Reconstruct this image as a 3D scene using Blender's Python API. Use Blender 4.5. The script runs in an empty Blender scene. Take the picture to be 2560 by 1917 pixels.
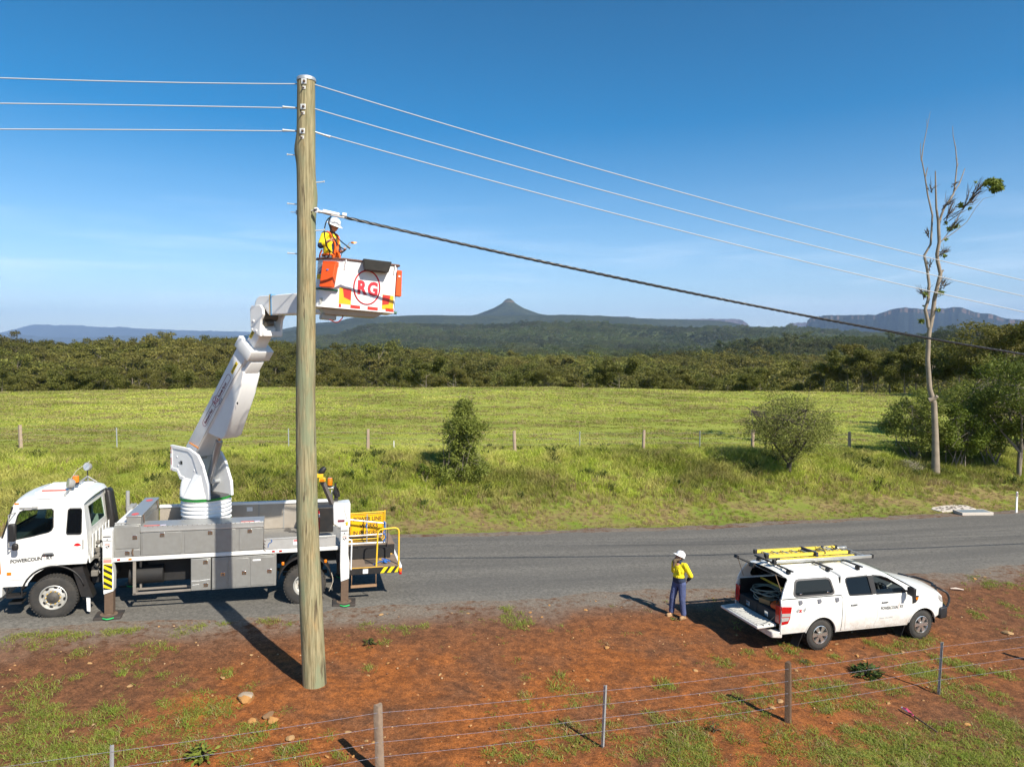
import bpy, bmesh, math, random
import numpy as np
from mathutils import Vector, Matrix, Euler, noise as mnoise
from mathutils.geometry import tessellate_polygon
random.seed(7); rng = np.random.default_rng(7)
R = math.radians
SC = bpy.context.scene
COL = SC.collection

# ------------------------------------------------------------------ camera, sky, sun, exposure
CAMZ, F, CX, CY = 7.0, 1750.0, 1280.0, 958.5
PITCH = math.atan(87.5 / 1750.0)
cam_d = bpy.data.cameras.new('camera'); cam = bpy.data.objects.new('camera', cam_d); COL.objects.link(cam)
cam_d.sensor_width = 36.0; cam_d.lens = F / 2560.0 * 36.0; cam_d.clip_end = 60000; cam_d.clip_start = 0.3
cam.location = (0, 0, CAMZ); cam.rotation_euler = (R(90) - PITCH, 0, 0)
SC.camera = cam
SUN = Vector((0.655 * math.cos(R(41.5)), -0.755 * math.cos(R(41.5)), math.sin(R(41.5)))).normalized()
world = bpy.data.worlds.new('World'); SC.world = world; world.use_nodes = True
wn, wl = world.node_tree.nodes, world.node_tree.links
wn.clear()
w_out = wn.new('ShaderNodeOutputWorld'); w_bg = wn.new('ShaderNodeBackground'); w_sky = wn.new('ShaderNodeTexSky')
w_sky.sky_type = 'NISHITA'; w_sky.sun_disc = False
w_sky.sun_elevation = math.asin(SUN.z); w_sky.sun_rotation = math.atan2(SUN.x, SUN.y)
w_sky.altitude = 300; w_sky.air_density = 0.88; w_sky.dust_density = 0.7; w_sky.ozone_density = 2.8
SKY_STRENGTH = 0.087
w_bg.inputs['Strength'].default_value = SKY_STRENGTH
# thin cirrus streaks low in the sky, laid out by direction
tc = wn.new('ShaderNodeTexCoord'); sep = wn.new('ShaderNodeSeparateXYZ'); wl.new(tc.outputs['Generated'], sep.inputs[0])
mp = wn.new('ShaderNodeMapping'); mp.inputs['Scale'].default_value = (1.6, 1.6, 17); mp.inputs['Rotation'].default_value = (0, R(4), 0)
wl.new(tc.outputs['Generated'], mp.inputs[0])
nz = wn.new('ShaderNodeTexNoise'); nz.inputs['Scale'].default_value = 2.2; nz.inputs['Detail'].default_value = 7; nz.inputs['Roughness'].default_value = 0.55; nz.inputs['Distortion'].default_value = 0.5
wl.new(mp.outputs[0], nz.inputs['Vector'])
mr = wn.new('ShaderNodeMapRange'); mr.inputs['From Min'].default_value = 0.47; mr.inputs['From Max'].default_value = 0.78
wl.new(nz.outputs['Fac'], mr.inputs['Value'])
band = wn.new('ShaderNodeMapRange'); band.inputs['From Min'].default_value = 0.235; band.inputs['From Max'].default_value = 0.06
band.interpolation_type = 'SMOOTHSTEP'; wl.new(sep.outputs['Z'], band.inputs['Value'])
mul = wn.new('ShaderNodeMath'); mul.operation = 'MULTIPLY'; wl.new(mr.outputs[0], mul.inputs[0]); wl.new(band.outputs[0], mul.inputs[1])
mul2 = wn.new('ShaderNodeMath'); mul2.operation = 'MULTIPLY'; mul2.inputs[1].default_value = 0.34; wl.new(mul.outputs[0], mul2.inputs[0])
hs = wn.new('ShaderNodeHueSaturation'); hs.inputs['Hue'].default_value = 0.491; hsr = wn.new('ShaderNodeMapRange'); hsr.inputs['From Min'].default_value = 0.03; hsr.inputs['From Max'].default_value = 0.46; hsr.inputs['To Min'].default_value = 1.02; hsr.inputs['To Max'].default_value = 1.80; wl.new(sep.outputs['Z'], hsr.inputs['Value']); wl.new(hsr.outputs[0], hs.inputs['Saturation']); hsv_ = wn.new('ShaderNodeMapRange'); hsv_.inputs['From Min'].default_value = 0.02; hsv_.inputs['From Max'].default_value = 0.5; hsv_.inputs['To Min'].default_value = 1.28; hsv_.inputs['To Max'].default_value = 0.74; wl.new(sep.outputs['Z'], hsv_.inputs['Value']); wl.new(hsv_.outputs[0], hs.inputs['Value']); wl.new(w_sky.outputs[0], hs.inputs['Color'])
mixc = wn.new('ShaderNodeMix'); mixc.data_type = 'RGBA'
wl.new(mul2.outputs[0], mixc.inputs['Factor']); wl.new(hs.outputs[0], mixc.inputs[6]); mixc.inputs[7].default_value = (10.5, 11.2, 12.0, 1)
wl.new(mixc.outputs[2], w_bg.inputs['Color']); wl.new(w_bg.outputs[0], w_out.inputs['Surface'])
sun_d = bpy.data.lights.new('sun', 'SUN'); sun = bpy.data.objects.new('sun', sun_d); COL.objects.link(sun)
sun_d.energy = 4.8; sun_d.angle = R(0.5); sun_d.color = (1.0, 0.93, 0.80)
sun.rotation_euler = SUN.to_track_quat('Z', 'Y').to_euler(); sun.location = (20, -20, 40)
SC.view_settings.view_transform = 'Standard'; SC.view_settings.look = 'None'
SC.view_settings.exposure = 0.76; SC.view_settings.gamma = 1.0; SC.view_settings.use_curve_mapping = False
SC.render.engine = 'CYCLES'
try:
    SC.cycles.use_denoising = True; SC.cycles.max_bounces = 8; SC.cycles.transparent_max_bounces = 12; SC.cycles.volume_bounces = 0
    SC.cycles.sample_clamp_indirect = 6.0
except Exception:
    pass

FW = np.array([0, math.cos(PITCH), -math.sin(PITCH)]); UPV = np.array([0, math.sin(PITCH), math.cos(PITCH)])
def at(u, v, Y):                       # the world point seen at photograph pixel (u, v) at ground distance Y
    d = FW + np.array([1., 0, 0]) * (u - CX) / F - UPV * (v - CY) / F
    p = np.array([0, 0, CAMZ]) + d * (Y / d[1])
    return Vector(p)

# ------------------------------------------------------------------ object helpers
def tag(o, label=None, cat=None, group=None, kind=None):
    if label: o['label'] = label
    if cat: o['category'] = cat
    if group: o['group'] = group
    if kind: o['kind'] = kind
    return o
def empty(name, loc=(0, 0, 0), rz=0, label=None, cat=None, group=None, mat=None):
    o = bpy.data.objects.new(name, None); COL.objects.link(o); o.empty_display_size = 0.2
    if mat is not None: o.matrix_world = mat
    else: o.location = loc; o.rotation_euler = (0, 0, rz)
    return tag(o, label, cat, group)
def frame(o, th, grade=0):             # a 4x4 matrix: x along heading th, climbing by grade, y level and away, z up
    ax = Vector((math.cos(th), math.sin(th), grade)).normalized(); ay = Vector((-math.sin(th), math.cos(th), 0)); az = ax.cross(ay)
    m = Matrix((ax, ay, az)).transposed().to_4x4(); m.translation = Vector(o); return m
def copy_tree(o, parent=None):
    c = o.copy(); COL.objects.link(c)
    if parent: c.parent = parent
    for ch in list(o.children): copy_tree(ch, c)
    return c

class MB:
    """collects shapes; build() links them as ONE mesh object"""
    def __init__(s): s.v = []; s.f = []; s.mi = []; s.m = 0
    def add(s, vs, fs):
        b = len(s.v); s.v += [tuple(v) for v in vs]; s.f += [tuple(b + i for i in f) for f in fs]; s.mi += [s.m] * len(fs); return s
    def box(s, x0, x1, y0, y1, z0, z1, M=None):
        vs = [Vector((x, y, z)) for z in (z0, z1) for y in (y0, y1) for x in (x0, x1)]
        if M is not None: vs = [M @ v for v in vs]
        return s.add(vs, [(0, 2, 3, 1), (4, 5, 7, 6), (0, 1, 5, 4), (2, 6, 7, 3), (0, 4, 6, 2), (1, 3, 7, 5)])
    def hexa(s, b, t):                 # four bottom and four top corners
        return s.add(list(b) + list(t), [(3, 2, 1, 0), (4, 5, 6, 7)] + [(i, (i + 1) % 4, 4 + (i + 1) % 4, 4 + i) for i in range(4)])
    def cyl(s, p0, p1, r0, r1=None, n=12, caps=True):
        return s.tube([p0, p1], [r0, r0 if r1 is None else r1], n, caps)
    def tube(s, pts, r, n=8, caps=True, flat=None):
        pts = [Vector(p) for p in pts]; m = len(pts)
        rs = [r] * m if not hasattr(r, '__len__') else list(r)
        t0 = (pts[1] - pts[0]).normalized(); ref = Vector((0, 0, 1)) if abs(t0.z) < 0.95 else Vector((1, 0, 0))
        a = t0.cross(ref).normalized(); vs = []
        for i in range(m):
            t = (pts[min(i + 1, m - 1)] - pts[max(i - 1, 0)]).normalized()
            a = (a - t * a.dot(t)).normalized(); b = t.cross(a)
            for k in range(n):
                w = 2 * math.pi * k / n; vs.append(pts[i] + (a * math.cos(w) + b * math.sin(w)) * rs[i])
        fs = [(i * n + k, i * n + (k + 1) % n, (i + 1) * n + (k + 1) % n, (i + 1) * n + k) for i in range(m - 1) for k in range(n)]
        if caps: fs += [tuple(reversed(range(n))), tuple(range((m - 1) * n, m * n))]
        return s.add(vs, fs)
    def lathe(s, prof, M=None, n=32, a0=0, a1=2 * math.pi):   # prof: (radius, height) about local z
        full = abs(a1 - a0 - 2 * math.pi) < 1e-6; k = n if full else n + 1; vs = []
        for r, z in prof:
            for i in range(k):
                w = a0 + (a1 - a0) * i / n; p = Vector((r * math.cos(w), r * math.sin(w), z)); vs.append(M @ p if M is not None else p)
        fs = []
        for j in range(len(prof) - 1):
            for i in range(n):
                i2 = (i + 1) % k; fs.append((j * k + i, j * k + i2, (j + 1) * k + i2, (j + 1) * k + i))
        return s.add(vs, fs)
    def prism(s, poly, d0, d1, holes=(), axes='xz', fn=None, cuts=()):
        """extrude a 2-D outline (with holes) between depths; axes 'xz': depth is y, 'xy': depth is z, 'yz': depth is x"""
        mk = {'xz': lambda a, b, d: Vector((a, d, b)), 'xy': lambda a, b, d: Vector((a, b, d)), 'yz': lambda a, b, d: Vector((d, a, b))}[axes]
        loops = [list(poly)] + [list(h) for h in holes]
        flat = [p for l in loops for p in l]
        tris = tessellate_polygon([[Vector((p[0], p[1], 0)) for p in l] for l in loops])
        bm = bmesh.new(); A = [bm.verts.new(mk(p[0], p[1], d0)) for p in flat]; B = [bm.verts.new(mk(p[0], p[1], d1)) for p in flat]
        for t in tris:
            try: bm.faces.new([A[i] for i in t]); bm.faces.new([B[i] for i in reversed(t)])
            except ValueError: pass
        i0 = 0
        for l in loops:
            n = len(l)
            for i in range(n):
                q = (A[i0 + i], A[i0 + (i + 1) % n], B[i0 + (i + 1) % n], B[i0 + i])
                try: bm.faces.new(q)
                except ValueError: pass
            i0 += n
        bmesh.ops.recalc_face_normals(bm, faces=bm.faces[:])
        for co, no in cuts:
            bmesh.ops.bisect_plane(bm, geom=bm.verts[:] + bm.edges[:] + bm.faces[:], plane_co=co, plane_no=no, dist=1e-5)
        bmesh.ops.dissolve_limit(bm, angle_limit=0.01, verts=bm.verts[:], edges=bm.edges[:]) if not cuts and not holes else None
        bm.verts.index_update()
        vs = [fn(v.co.copy()) if fn else v.co.copy() for v in bm.verts]; fs = [tuple(v.index for v in f.verts) for f in bm.faces]
        bm.free(); return s.add(vs, fs)
    def grid(s, fn, nu, nv, flip=False):
        vs = [fn(i / nu, j / nv) for i in range(nu + 1) for j in range(nv + 1)]
        fs = [(i * (nv + 1) + j, (i + 1) * (nv + 1) + j, (i + 1) * (nv + 1) + j + 1, i * (nv + 1) + j + 1) for i in range(nu) for j in range(nv)]
        return s.add(vs, [tuple(reversed(f)) for f in fs] if flip else fs)
    def build(s, name, mats, parent=None, bevel=0, smooth=None, xf=None, recalc=True, solid=0, weld=1e-4):
        me = bpy.data.meshes.new(name)
        vs = [xf @ Vector(v) for v in s.v] if xf is not None else s.v
        me.from_pydata([tuple(v) for v in vs], [], s.f)
        if not isinstance(mats, (list, tuple)): mats = [mats]
        for m in mats: me.materials.append(m)
        if len(mats) > 1: me.polygons.foreach_set('material_index', s.mi)
        if recalc:
            bm = bmesh.new(); bm.from_mesh(me)
            if weld: bmesh.ops.remove_doubles(bm, verts=bm.verts[:], dist=weld)
            bmesh.ops.recalc_face_normals(bm, faces=bm.faces[:]); bm.to_mesh(me); bm.free()
        me.update()
        if smooth is not None:
            me.polygons.foreach_set('use_smooth', [True] * len(me.polygons)); me.set_sharp_from_angle(angle=R(smooth))
        o = bpy.data.objects.new(name, me); COL.objects.link(o)
        if parent is not None: o.parent = parent
        if solid:
            q = o.modifiers.new('solid', 'SOLIDIFY'); q.thickness = solid; q.offset = -1
        if bevel:
            q = o.modifiers.new('bevel', 'BEVEL'); q.width = bevel; q.segments = 2; q.limit_method = 'ANGLE'; q.angle_limit = R(38)
            if smooth is None:
                me.polygons.foreach_set('use_smooth', [True] * len(me.polygons)); me.set_sharp_from_angle(angle=R(50))
        return o

_fonts = {}
def text(name, s, size, m, parent, M, extrude=0.0015, shear=0, sx=1.0, bold=0, align='LEFT'):
    c = bpy.data.curves.new(name, 'FONT'); c.body = s; c.size = size; c.extrude = extrude; c.shear = shear; c.offset = bold; c.align_x = align; c.resolution_u = 3
    t = bpy.data.objects.new(name, c); COL.objects.link(t)
    dg = bpy.context.evaluated_depsgraph_get(); me = bpy.data.meshes.new_from_object(t.evaluated_get(dg))
    bpy.data.objects.remove(t); bpy.data.curves.remove(c)
    me.name = name; me.materials.clear(); me.materials.append(m)
    me.transform(M @ Matrix.Diagonal((sx, 1, 1, 1)))
    o = bpy.data.objects.new(name, me); COL.objects.link(o)
    if parent is not None: o.parent = parent
    return o
def side_text_M(x, y, z, rot=0):       # lettering on a face that looks towards -y
    return Matrix.Translation((x, y, z)) @ Matrix.Rotation(rot, 4, 'Y') @ Matrix.Rotation(R(90), 4, 'X')

# ------------------------------------------------------------------ materials
def mk(name):
    m = bpy.data.materials.new(name); m.use_nodes = True
    nt = m.node_tree; return m, nt.nodes, nt.links, nt.nodes['Principled BSDF']
def node(n, t, **k):
    x = n.new(t)
    for a, b in k.items():
        if a in x.bl_rna.properties.keys(): setattr(x, a, b)
        else: x.inputs[a.replace('_', ' ')].default_value = b
    return x
_M = {}
def P(name, col=(0.5, 0.5, 0.5), rough=0.45, metal=0, var=0.08, scale=6, bump=0.0, coat=0, dust=0, dustcol=(0.20, 0.13, 0.085), spec=0.5, alpha=1):
    """a painted, plastic, metal or timber surface with slight uneven colour, wear and dust"""
    if name in _M: return _M[name]
    m, n, l, b = mk(name)
    tc = n.new('ShaderNodeTexCoord'); nz = node(n, 'ShaderNodeTexNoise', Scale=scale, Detail=6.0, Roughness=0.6); l.new(tc.outputs['Object'], nz.inputs['Vector'])
    mx = n.new('ShaderNodeMix'); mx.data_type = 'RGBA'; l.new(nz.outputs['Fac'], mx.inputs['Factor'])
    mx.inputs[6].default_value = (*[c * (1 - var) for c in col], 1); mx.inputs[7].default_value = (*[min(1, c * (1 + var)) for c in col], 1)
    out = mx.outputs[2]
    if dust:
        n2 = node(n, 'ShaderNodeTexNoise', Scale=scale * 0.45, Detail=8.0, Roughness=0.7); l.new(tc.outputs['Object'], n2.inputs['Vector'])
        r2 = node(n, 'ShaderNodeMapRange'); r2.inputs['From Min'].default_value = 0.42; r2.inputs['From Max'].default_value = 0.85; r2.inputs['To Max'].default_value = dust
        l.new(n2.outputs['Fac'], r2.inputs['Value'])
        m2 = n.new('ShaderNodeMix'); m2.data_type = 'RGBA'; l.new(r2.outputs[0], m2.inputs['Factor']); l.new(out, m2.inputs[6]); m2.inputs[7].default_value = (*dustcol, 1); out = m2.outputs[2]
    l.new(out, b.inputs['Base Color'])
    rr = node(n, 'ShaderNodeMapRange'); rr.inputs['To Min'].default_value = max(0.03, rough - 0.08); rr.inputs['To Max'].default_value = min(1, rough + 0.12); l.new(nz.outputs['Fac'], rr.inputs['Value']); l.new(rr.outputs[0], b.inputs['Roughness'])
    b.inputs['Metallic'].default_value = metal; b.inputs['Coat Weight'].default_value = coat; b.inputs['Specular IOR Level'].default_value = spec
    if bump:
        bp = node(n, 'ShaderNodeBump', Strength=bump, Distance=0.02); n3 = node(n, 'ShaderNodeTexNoise', Scale=scale * 6, Detail=5.0); l.new(tc.outputs['Object'], n3.inputs['Vector'])
        l.new(n3.outputs['Fac'], bp.inputs['Height']); l.new(bp.outputs[0], b.inputs['Normal'])
    _M[name] = m; return m
def glass(name, tint=(0.5, 0.6, 0.58), clear=0.6):
    if name in _M: return _M[name]
    m, n, l, b = mk(name); b.inputs['Base Color'].default_value = (0.008, 0.012, 0.017, 1); b.inputs['Roughness'].default_value = 0.03; b.inputs['Specular IOR Level'].default_value = 0.28
    tr = n.new('ShaderNodeBsdfTransparent'); tr.inputs[0].default_value = (*tint, 1); mx = n.new('ShaderNodeMixShader'); mx.inputs[0].default_value = clear
    l.new(b.outputs[0], mx.inputs[1]); l.new(tr.outputs[0], mx.inputs[2]); l.new(mx.outputs[0], n['Material Output'].inputs['Surface'])
    _M[name] = m; return m

WHITE = P('white_paint', (0.74, 0.74, 0.72), 0.32, var=0.03, scale=3, coat=0.3, dust=0.20)
WHITE2 = P('white_fibreglass', (0.79, 0.79, 0.785), 0.42, var=0.04, scale=3, dust=0.20, dustcol=(0.35, 0.31, 0.25))
CLEANW = P('clean_white', (0.78, 0.78, 0.78), 0.4, var=0.02)
ALU = P('dull_aluminium', (0.36, 0.36, 0.345), 0.42, metal=0.55, var=0.12, scale=9, bump=0.05, dust=0.25, dustcol=(0.25, 0.22, 0.17))
ALUL = P('bright_aluminium', (0.62, 0.62, 0.60), 0.33, metal=0.7, var=0.1, scale=5)
GALV = P('galvanised_steel', (0.46, 0.48, 0.49), 0.5, metal=0.6, var=0.12, scale=20)
CHROME = P('chrome', (0.75, 0.75, 0.75), 0.12, metal=1.0, var=0.03)
BLACK = P('black_plastic', (0.014, 0.014, 0.015), 0.5, var=0.15, scale=10, dust=0.12)
CHASSIS = P('chassis_black', (0.011, 0.011, 0.012), 0.7, var=0.4, scale=8, dust=0.22, dustcol=(0.07, 0.05, 0.035))
GREYP = P('grey_paint', (0.30, 0.30, 0.29), 0.5, var=0.08, dust=0.15)
RUBBER = P('tyre_rubber', (0.030, 0.029, 0.028), 0.85, var=0.2, scale=8, bump=0.15, dust=0.55, dustcol=(0.115, 0.092, 0.07))
STEELW = P('wheel_steel', (0.52, 0.51, 0.48), 0.45, metal=0.35, var=0.08, dust=0.3, dustcol=(0.25, 0.2, 0.13))
YELLOW = P('safety_yellow', (0.82, 0.47, 0.015), 0.45, var=0.07, dust=0.12)
SIGNY = P('sign_yellow', (0.86, 0.45, 0.004), 0.4, var=0.03)
ORANGE = P('orange_canvas', (0.75, 0.085, 0.008), 0.6, var=0.08, scale=14, bump=0.1)
RED = P('red_paint', (0.55, 0.012, 0.015), 0.4, var=0.06)
REDL = P('red_letter', (0.52, 0.006, 0.022), 0.45, var=0.05)
MAROON = P('maroon_letter', (0.16, 0.02, 0.035), 0.5, var=0.04)
INK = P('dark_ink', (0.012, 0.012, 0.014), 0.5, var=0.05)
INKB = P('blue_ink', (0.02, 0.05, 0.16), 0.5, var=0.05)
INKG = P('grey_ink', (0.22, 0.22, 0.22), 0.5, var=0.05)
PALER = P('pale_red_ink', (0.62, 0.26, 0.22), 0.5, var=0.05)
BLUER = P('blue_rope', (0.03, 0.13, 0.42), 0.7, var=0.2, scale=30)
GREENB = P('green_band', (0.012, 0.20, 0.03), 0.25, var=0.25, scale=40, coat=0.4)
GREENR = P('green_rope', (0.02, 0.52, 0.12), 0.5, var=0.1)
DKGREEN = P('dark_green_strap', (0.01, 0.10, 0.06), 0.5, var=0.1)
AMBER = P('amber_lens', (0.75, 0.19, 0.006), 0.15, var=0.15, scale=30, coat=0.5)
REDLENS = P('red_lens', (0.42, 0.008, 0.01), 0.12, var=0.2, scale=30, coat=0.6)
CLEARLENS = P('clear_lens', (0.55, 0.55, 0.55), 0.1, metal=0.4, var=0.2, scale=30)
PLANK = P('timber_plank', (0.42, 0.21, 0.075), 0.75, var=0.25, scale=9, bump=0.2)
DECKW = P('deck_plywood', (0.20, 0.145, 0.105), 0.8, var=0.35, scale=7, bump=0.15, dust=0.4, dustcol=(0.28, 0.2, 0.12))
RUST = P('rusty_steel', (0.14, 0.09, 0.06), 0.75, metal=0.2, var=0.4, scale=12, bump=0.1)
HOSE = P('hose_black', (0.012, 0.012, 0.012), 0.4, var=0.1)
SKIN = P('skin', (0.52, 0.26, 0.17), 0.55, var=0.12, scale=12)
HIVIS = P('yellow_work_cloth', (0.80, 0.66, 0.012), 0.8, var=0.12, scale=4, bump=0.9)
NAVY = P('navy_work_cloth', (0.022, 0.034, 0.075), 0.85, var=0.3, scale=4, bump=0.9)
DENIM = P('blue_work_trousers', (0.065, 0.085, 0.19), 0.85, var=0.45, scale=3.5, bump=0.9)
BOOT = P('tan_boot_leather', (0.34, 0.21, 0.105), 0.75, var=0.2, scale=20, bump=0.1)
BEARD = P('brown_beard', (0.150, 0.110, 0.070), 0.9, var=0.4, scale=40, bump=0.3)
GLASSD = glass('dark_tint_glass', (0.05, 0.07, 0.10), 0.25)
GLASSC = glass('cab_glass', (0.75, 0.84, 0.80), 0.90)
# ------------------------------------------------------------------ the lie of the land
TH = R(16.5)
RA = np.array([math.cos(TH), math.sin(TH)]); RN = np.array([-math.sin(TH), math.cos(TH)]); RO = np.array([-11.1, 17.0])
def ss(a, b, x):
    t = np.clip((np.asarray(x, float) - a) / (b - a), 0, 1); return t * t * (3 - 2 * t)
def st(x, y):
    x = np.asarray(x, float); y = np.asarray(y, float)
    return (x - RO[0]) * RA[0] + (y - RO[1]) * RA[1], (x - RO[0]) * RN[0] + (y - RO[1]) * RN[1]
def xy(s, t): return RO[0] + RA[0] * s + RN[0] * t, RO[1] + RA[1] * s + RN[1] * t
def hash2(i, j, k=0):
    h = (np.asarray(i, np.int64) * 374761393 + np.asarray(j, np.int64) * 668265263 + k * 982451653) & 0x7fffffff
    h = ((h ^ (h >> 13)) * 1274126177) & 0x7fffffff; return ((h ^ (h >> 16)) & 0xffff) / 65535.0
def vnoise(x, y, k=0):
    x = np.asarray(x, float); y = np.asarray(y, float); i = np.floor(x).astype(np.int64); j = np.floor(y).astype(np.int64); fx = x - i; fy = y - j
    fx = fx * fx * (3 - 2 * fx); fy = fy * fy * (3 - 2 * fy)
    a = hash2(i, j, k) * (1 - fx) + hash2(i + 1, j, k) * fx; b = hash2(i, j + 1, k) * (1 - fx) + hash2(i + 1, j + 1, k) * fx
    return a * (1 - fy) + b * fy
def fbm(x, y, o=4, k=0):
    r = 0; a = 0.5
    for q in range(o): r = r + a * vnoise(x * 2 ** q, y * 2 ** q, k + q); a *= 0.5
    return r
def zroad(s):
    s = np.asarray(s, float); return 0.35 - 0.048 * np.clip(s, -40, 20) - 0.03 * np.clip(s - 20, 0, 30)
def tfence(s): return 20 - 0.06 * np.clip(s, -40, 60)
def terr(x, y):
    s, t = st(x, y); zr = zroad(s)
    near = -0.10 * ss(0.5, 6, -t) - 0.12 * ss(8, 14, -t)
    tf = tfence(s); zf = 1.6 - 0.022 * np.clip(s, -40, 20) - 0.032 * np.clip(s - 20, 0, 40)
    u = np.clip((t - 7.8) / (tf - 2.5 - 7.8), 0, 1); bank = u * u * (3 - 2 * u) * 0.6 + u * 0.4
    zb = zr - 0.08 * ss(6.6, 7.8, t) + (zf - zr + 0.08) * bank
    zb = zb + (fbm(np.asarray(x) * 0.5, np.asarray(y) * 0.5, 3, 5) - 0.45) * 0.5 * ss(9.0, 12.0, t) * ss(0, 3, tf - t)
    zc = 1.0 + (fbm(np.asarray(x) * 0.035, np.asarray(y) * 0.0 + 3.3, 4, 23) - 0.46) * 1.1 - 0.010 * np.clip(-np.asarray(x), 0, 90) - 0.022 * np.clip(x, 0, 90)
    g = np.clip((np.asarray(y) - 30) / 80, 0, 1); zfl = zf + (zc - zf) * g * g * (3 - 2 * g)
    zfl = zfl + (fbm(np.asarray(x) * 0.12, np.asarray(y) * 0.12, 3, 9) - 0.45) * 0.35 * ss(1, 10, t - tf)
    w = ss(0, 25, t - tf); z = np.where(t < 0, zr + near, zb * (1 - w) + zfl * w)
    d = np.clip(np.asarray(y) - 108, 0, None); drop = np.where(d < 45, 0.0038 * d * d, 0.0038 * 2025 + 0.342 * (d - 45))
    return z - np.minimum(drop, 20)
def gz(x, y): return float(terr(x, y))
def hit(u, v):                          # where the photograph's pixel meets the ground
    d = FW + np.array([1., 0, 0]) * (u - CX) / F - UPV * (v - CY) / F
    ks = np.geomspace(3, 150, 5000); p = np.array([0, 0, CAMZ])[:, None] + d[:, None] * ks
    f = p[2] - terr(p[0], p[1]); i = int(np.argmax(f < 0)); k = ks[i]
    q = np.array([0, 0, CAMZ]) + d * k; return float(q[0]), float(q[1]), gz(q[0], q[1])

def grid_mesh(name, X, Y, Z, mat, attrs=None, smooth=True):
    nx, ny = X.shape; me = bpy.data.meshes.new(name)
    co = np.stack([X, Y, Z], -1).reshape(-1, 3).astype(np.float32)
    i, j = np.meshgrid(np.arange(nx - 1), np.arange(ny - 1), indexing='ij'); a = (i * ny + j).ravel()
    q = np.stack([a, a + ny, a + ny + 1, a + 1], 1).astype(np.int32)
    me.vertices.add(len(co)); me.vertices.foreach_set('co', co.ravel()); me.loops.add(q.size); me.loops.foreach_set('vertex_index', q.ravel())
    me.polygons.add(len(q)); me.polygons.foreach_set('loop_start', np.arange(0, q.size, 4, dtype=np.int32)); me.polygons.foreach_set('loop_total', np.full(len(q), 4, np.int32))
    me.update(calc_edges=True)
    if smooth: me.polygons.foreach_set('use_smooth', [True] * len(q))
    for k, vals in (attrs or {}).items():
        at_ = me.attributes.new(k, 'FLOAT', 'POINT'); at_.data.foreach_set('value', np.asarray(vals, np.float32).ravel())
    me.materials.append(mat); o = bpy.data.objects.new(name, me); COL.objects.link(o); return o

def axis(lo, hi, core0, core1, step, grow=1.12):
    a = list(np.arange(core0, core1 + 1e-6, step)); d = step
    while a[-1] < hi: d *= grow; a.append(min(hi, a[-1] + d))
    d = step; b = [core0]
    while b[-1] > lo: d *= grow; b.append(max(lo, b[-1] - d))
    return np.array(list(reversed(b[1:])) + a)

def mixn(n, l, fac, a, b):
    m = n.new('ShaderNodeMix'); m.data_type = 'RGBA'
    for sock, v in ((m.inputs['Factor'], fac), (m.inputs[6], a), (m.inputs[7], b)):
        if hasattr(v, 'links') or hasattr(v, 'is_linked'): l.new(v, sock)
        elif isinstance(v, (int, float)): sock.default_value = v
        else: sock.default_value = (*v, 1)
    return m.outputs[2]
def mathn(n, l, op, a, b=None, clamp=False):
    m = n.new('ShaderNodeMath'); m.operation = op; m.use_clamp = clamp
    for k, v in enumerate((a, b)):
        if v is None: continue
        if hasattr(v, 'is_linked'): l.new(v, m.inputs[k])
        else: m.inputs[k].default_value = v
    return m.outputs[0]
def rangen(n, l, v, a, b, c=0, d=1, sm=True):
    m = n.new('ShaderNodeMapRange'); l.new(v, m.inputs['Value']); m.inputs['From Min'].default_value = a; m.inputs['From Max'].default_value = b
    m.inputs['To Min'].default_value = c; m.inputs['To Max'].default_value = d
    if sm: m.interpolation_type = 'SMOOTHSTEP'
    return m.outputs[0]
def noisen(n, l, vec, scale, detail=5, rough=0.6, dist=0.0):
    m = n.new('ShaderNodeTexNoise'); m.inputs['Scale'].default_value = scale; m.inputs['Detail'].default_value = detail; m.inputs['Roughness'].default_value = rough; m.inputs['Distortion'].default_value = dist
    l.new(vec, m.inputs['Vector']); return m.outputs['Fac']
def attrn(n, name):
    a = n.new('ShaderNodeAttribute'); a.attribute_name = name; return a.outputs['Fac']

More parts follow.
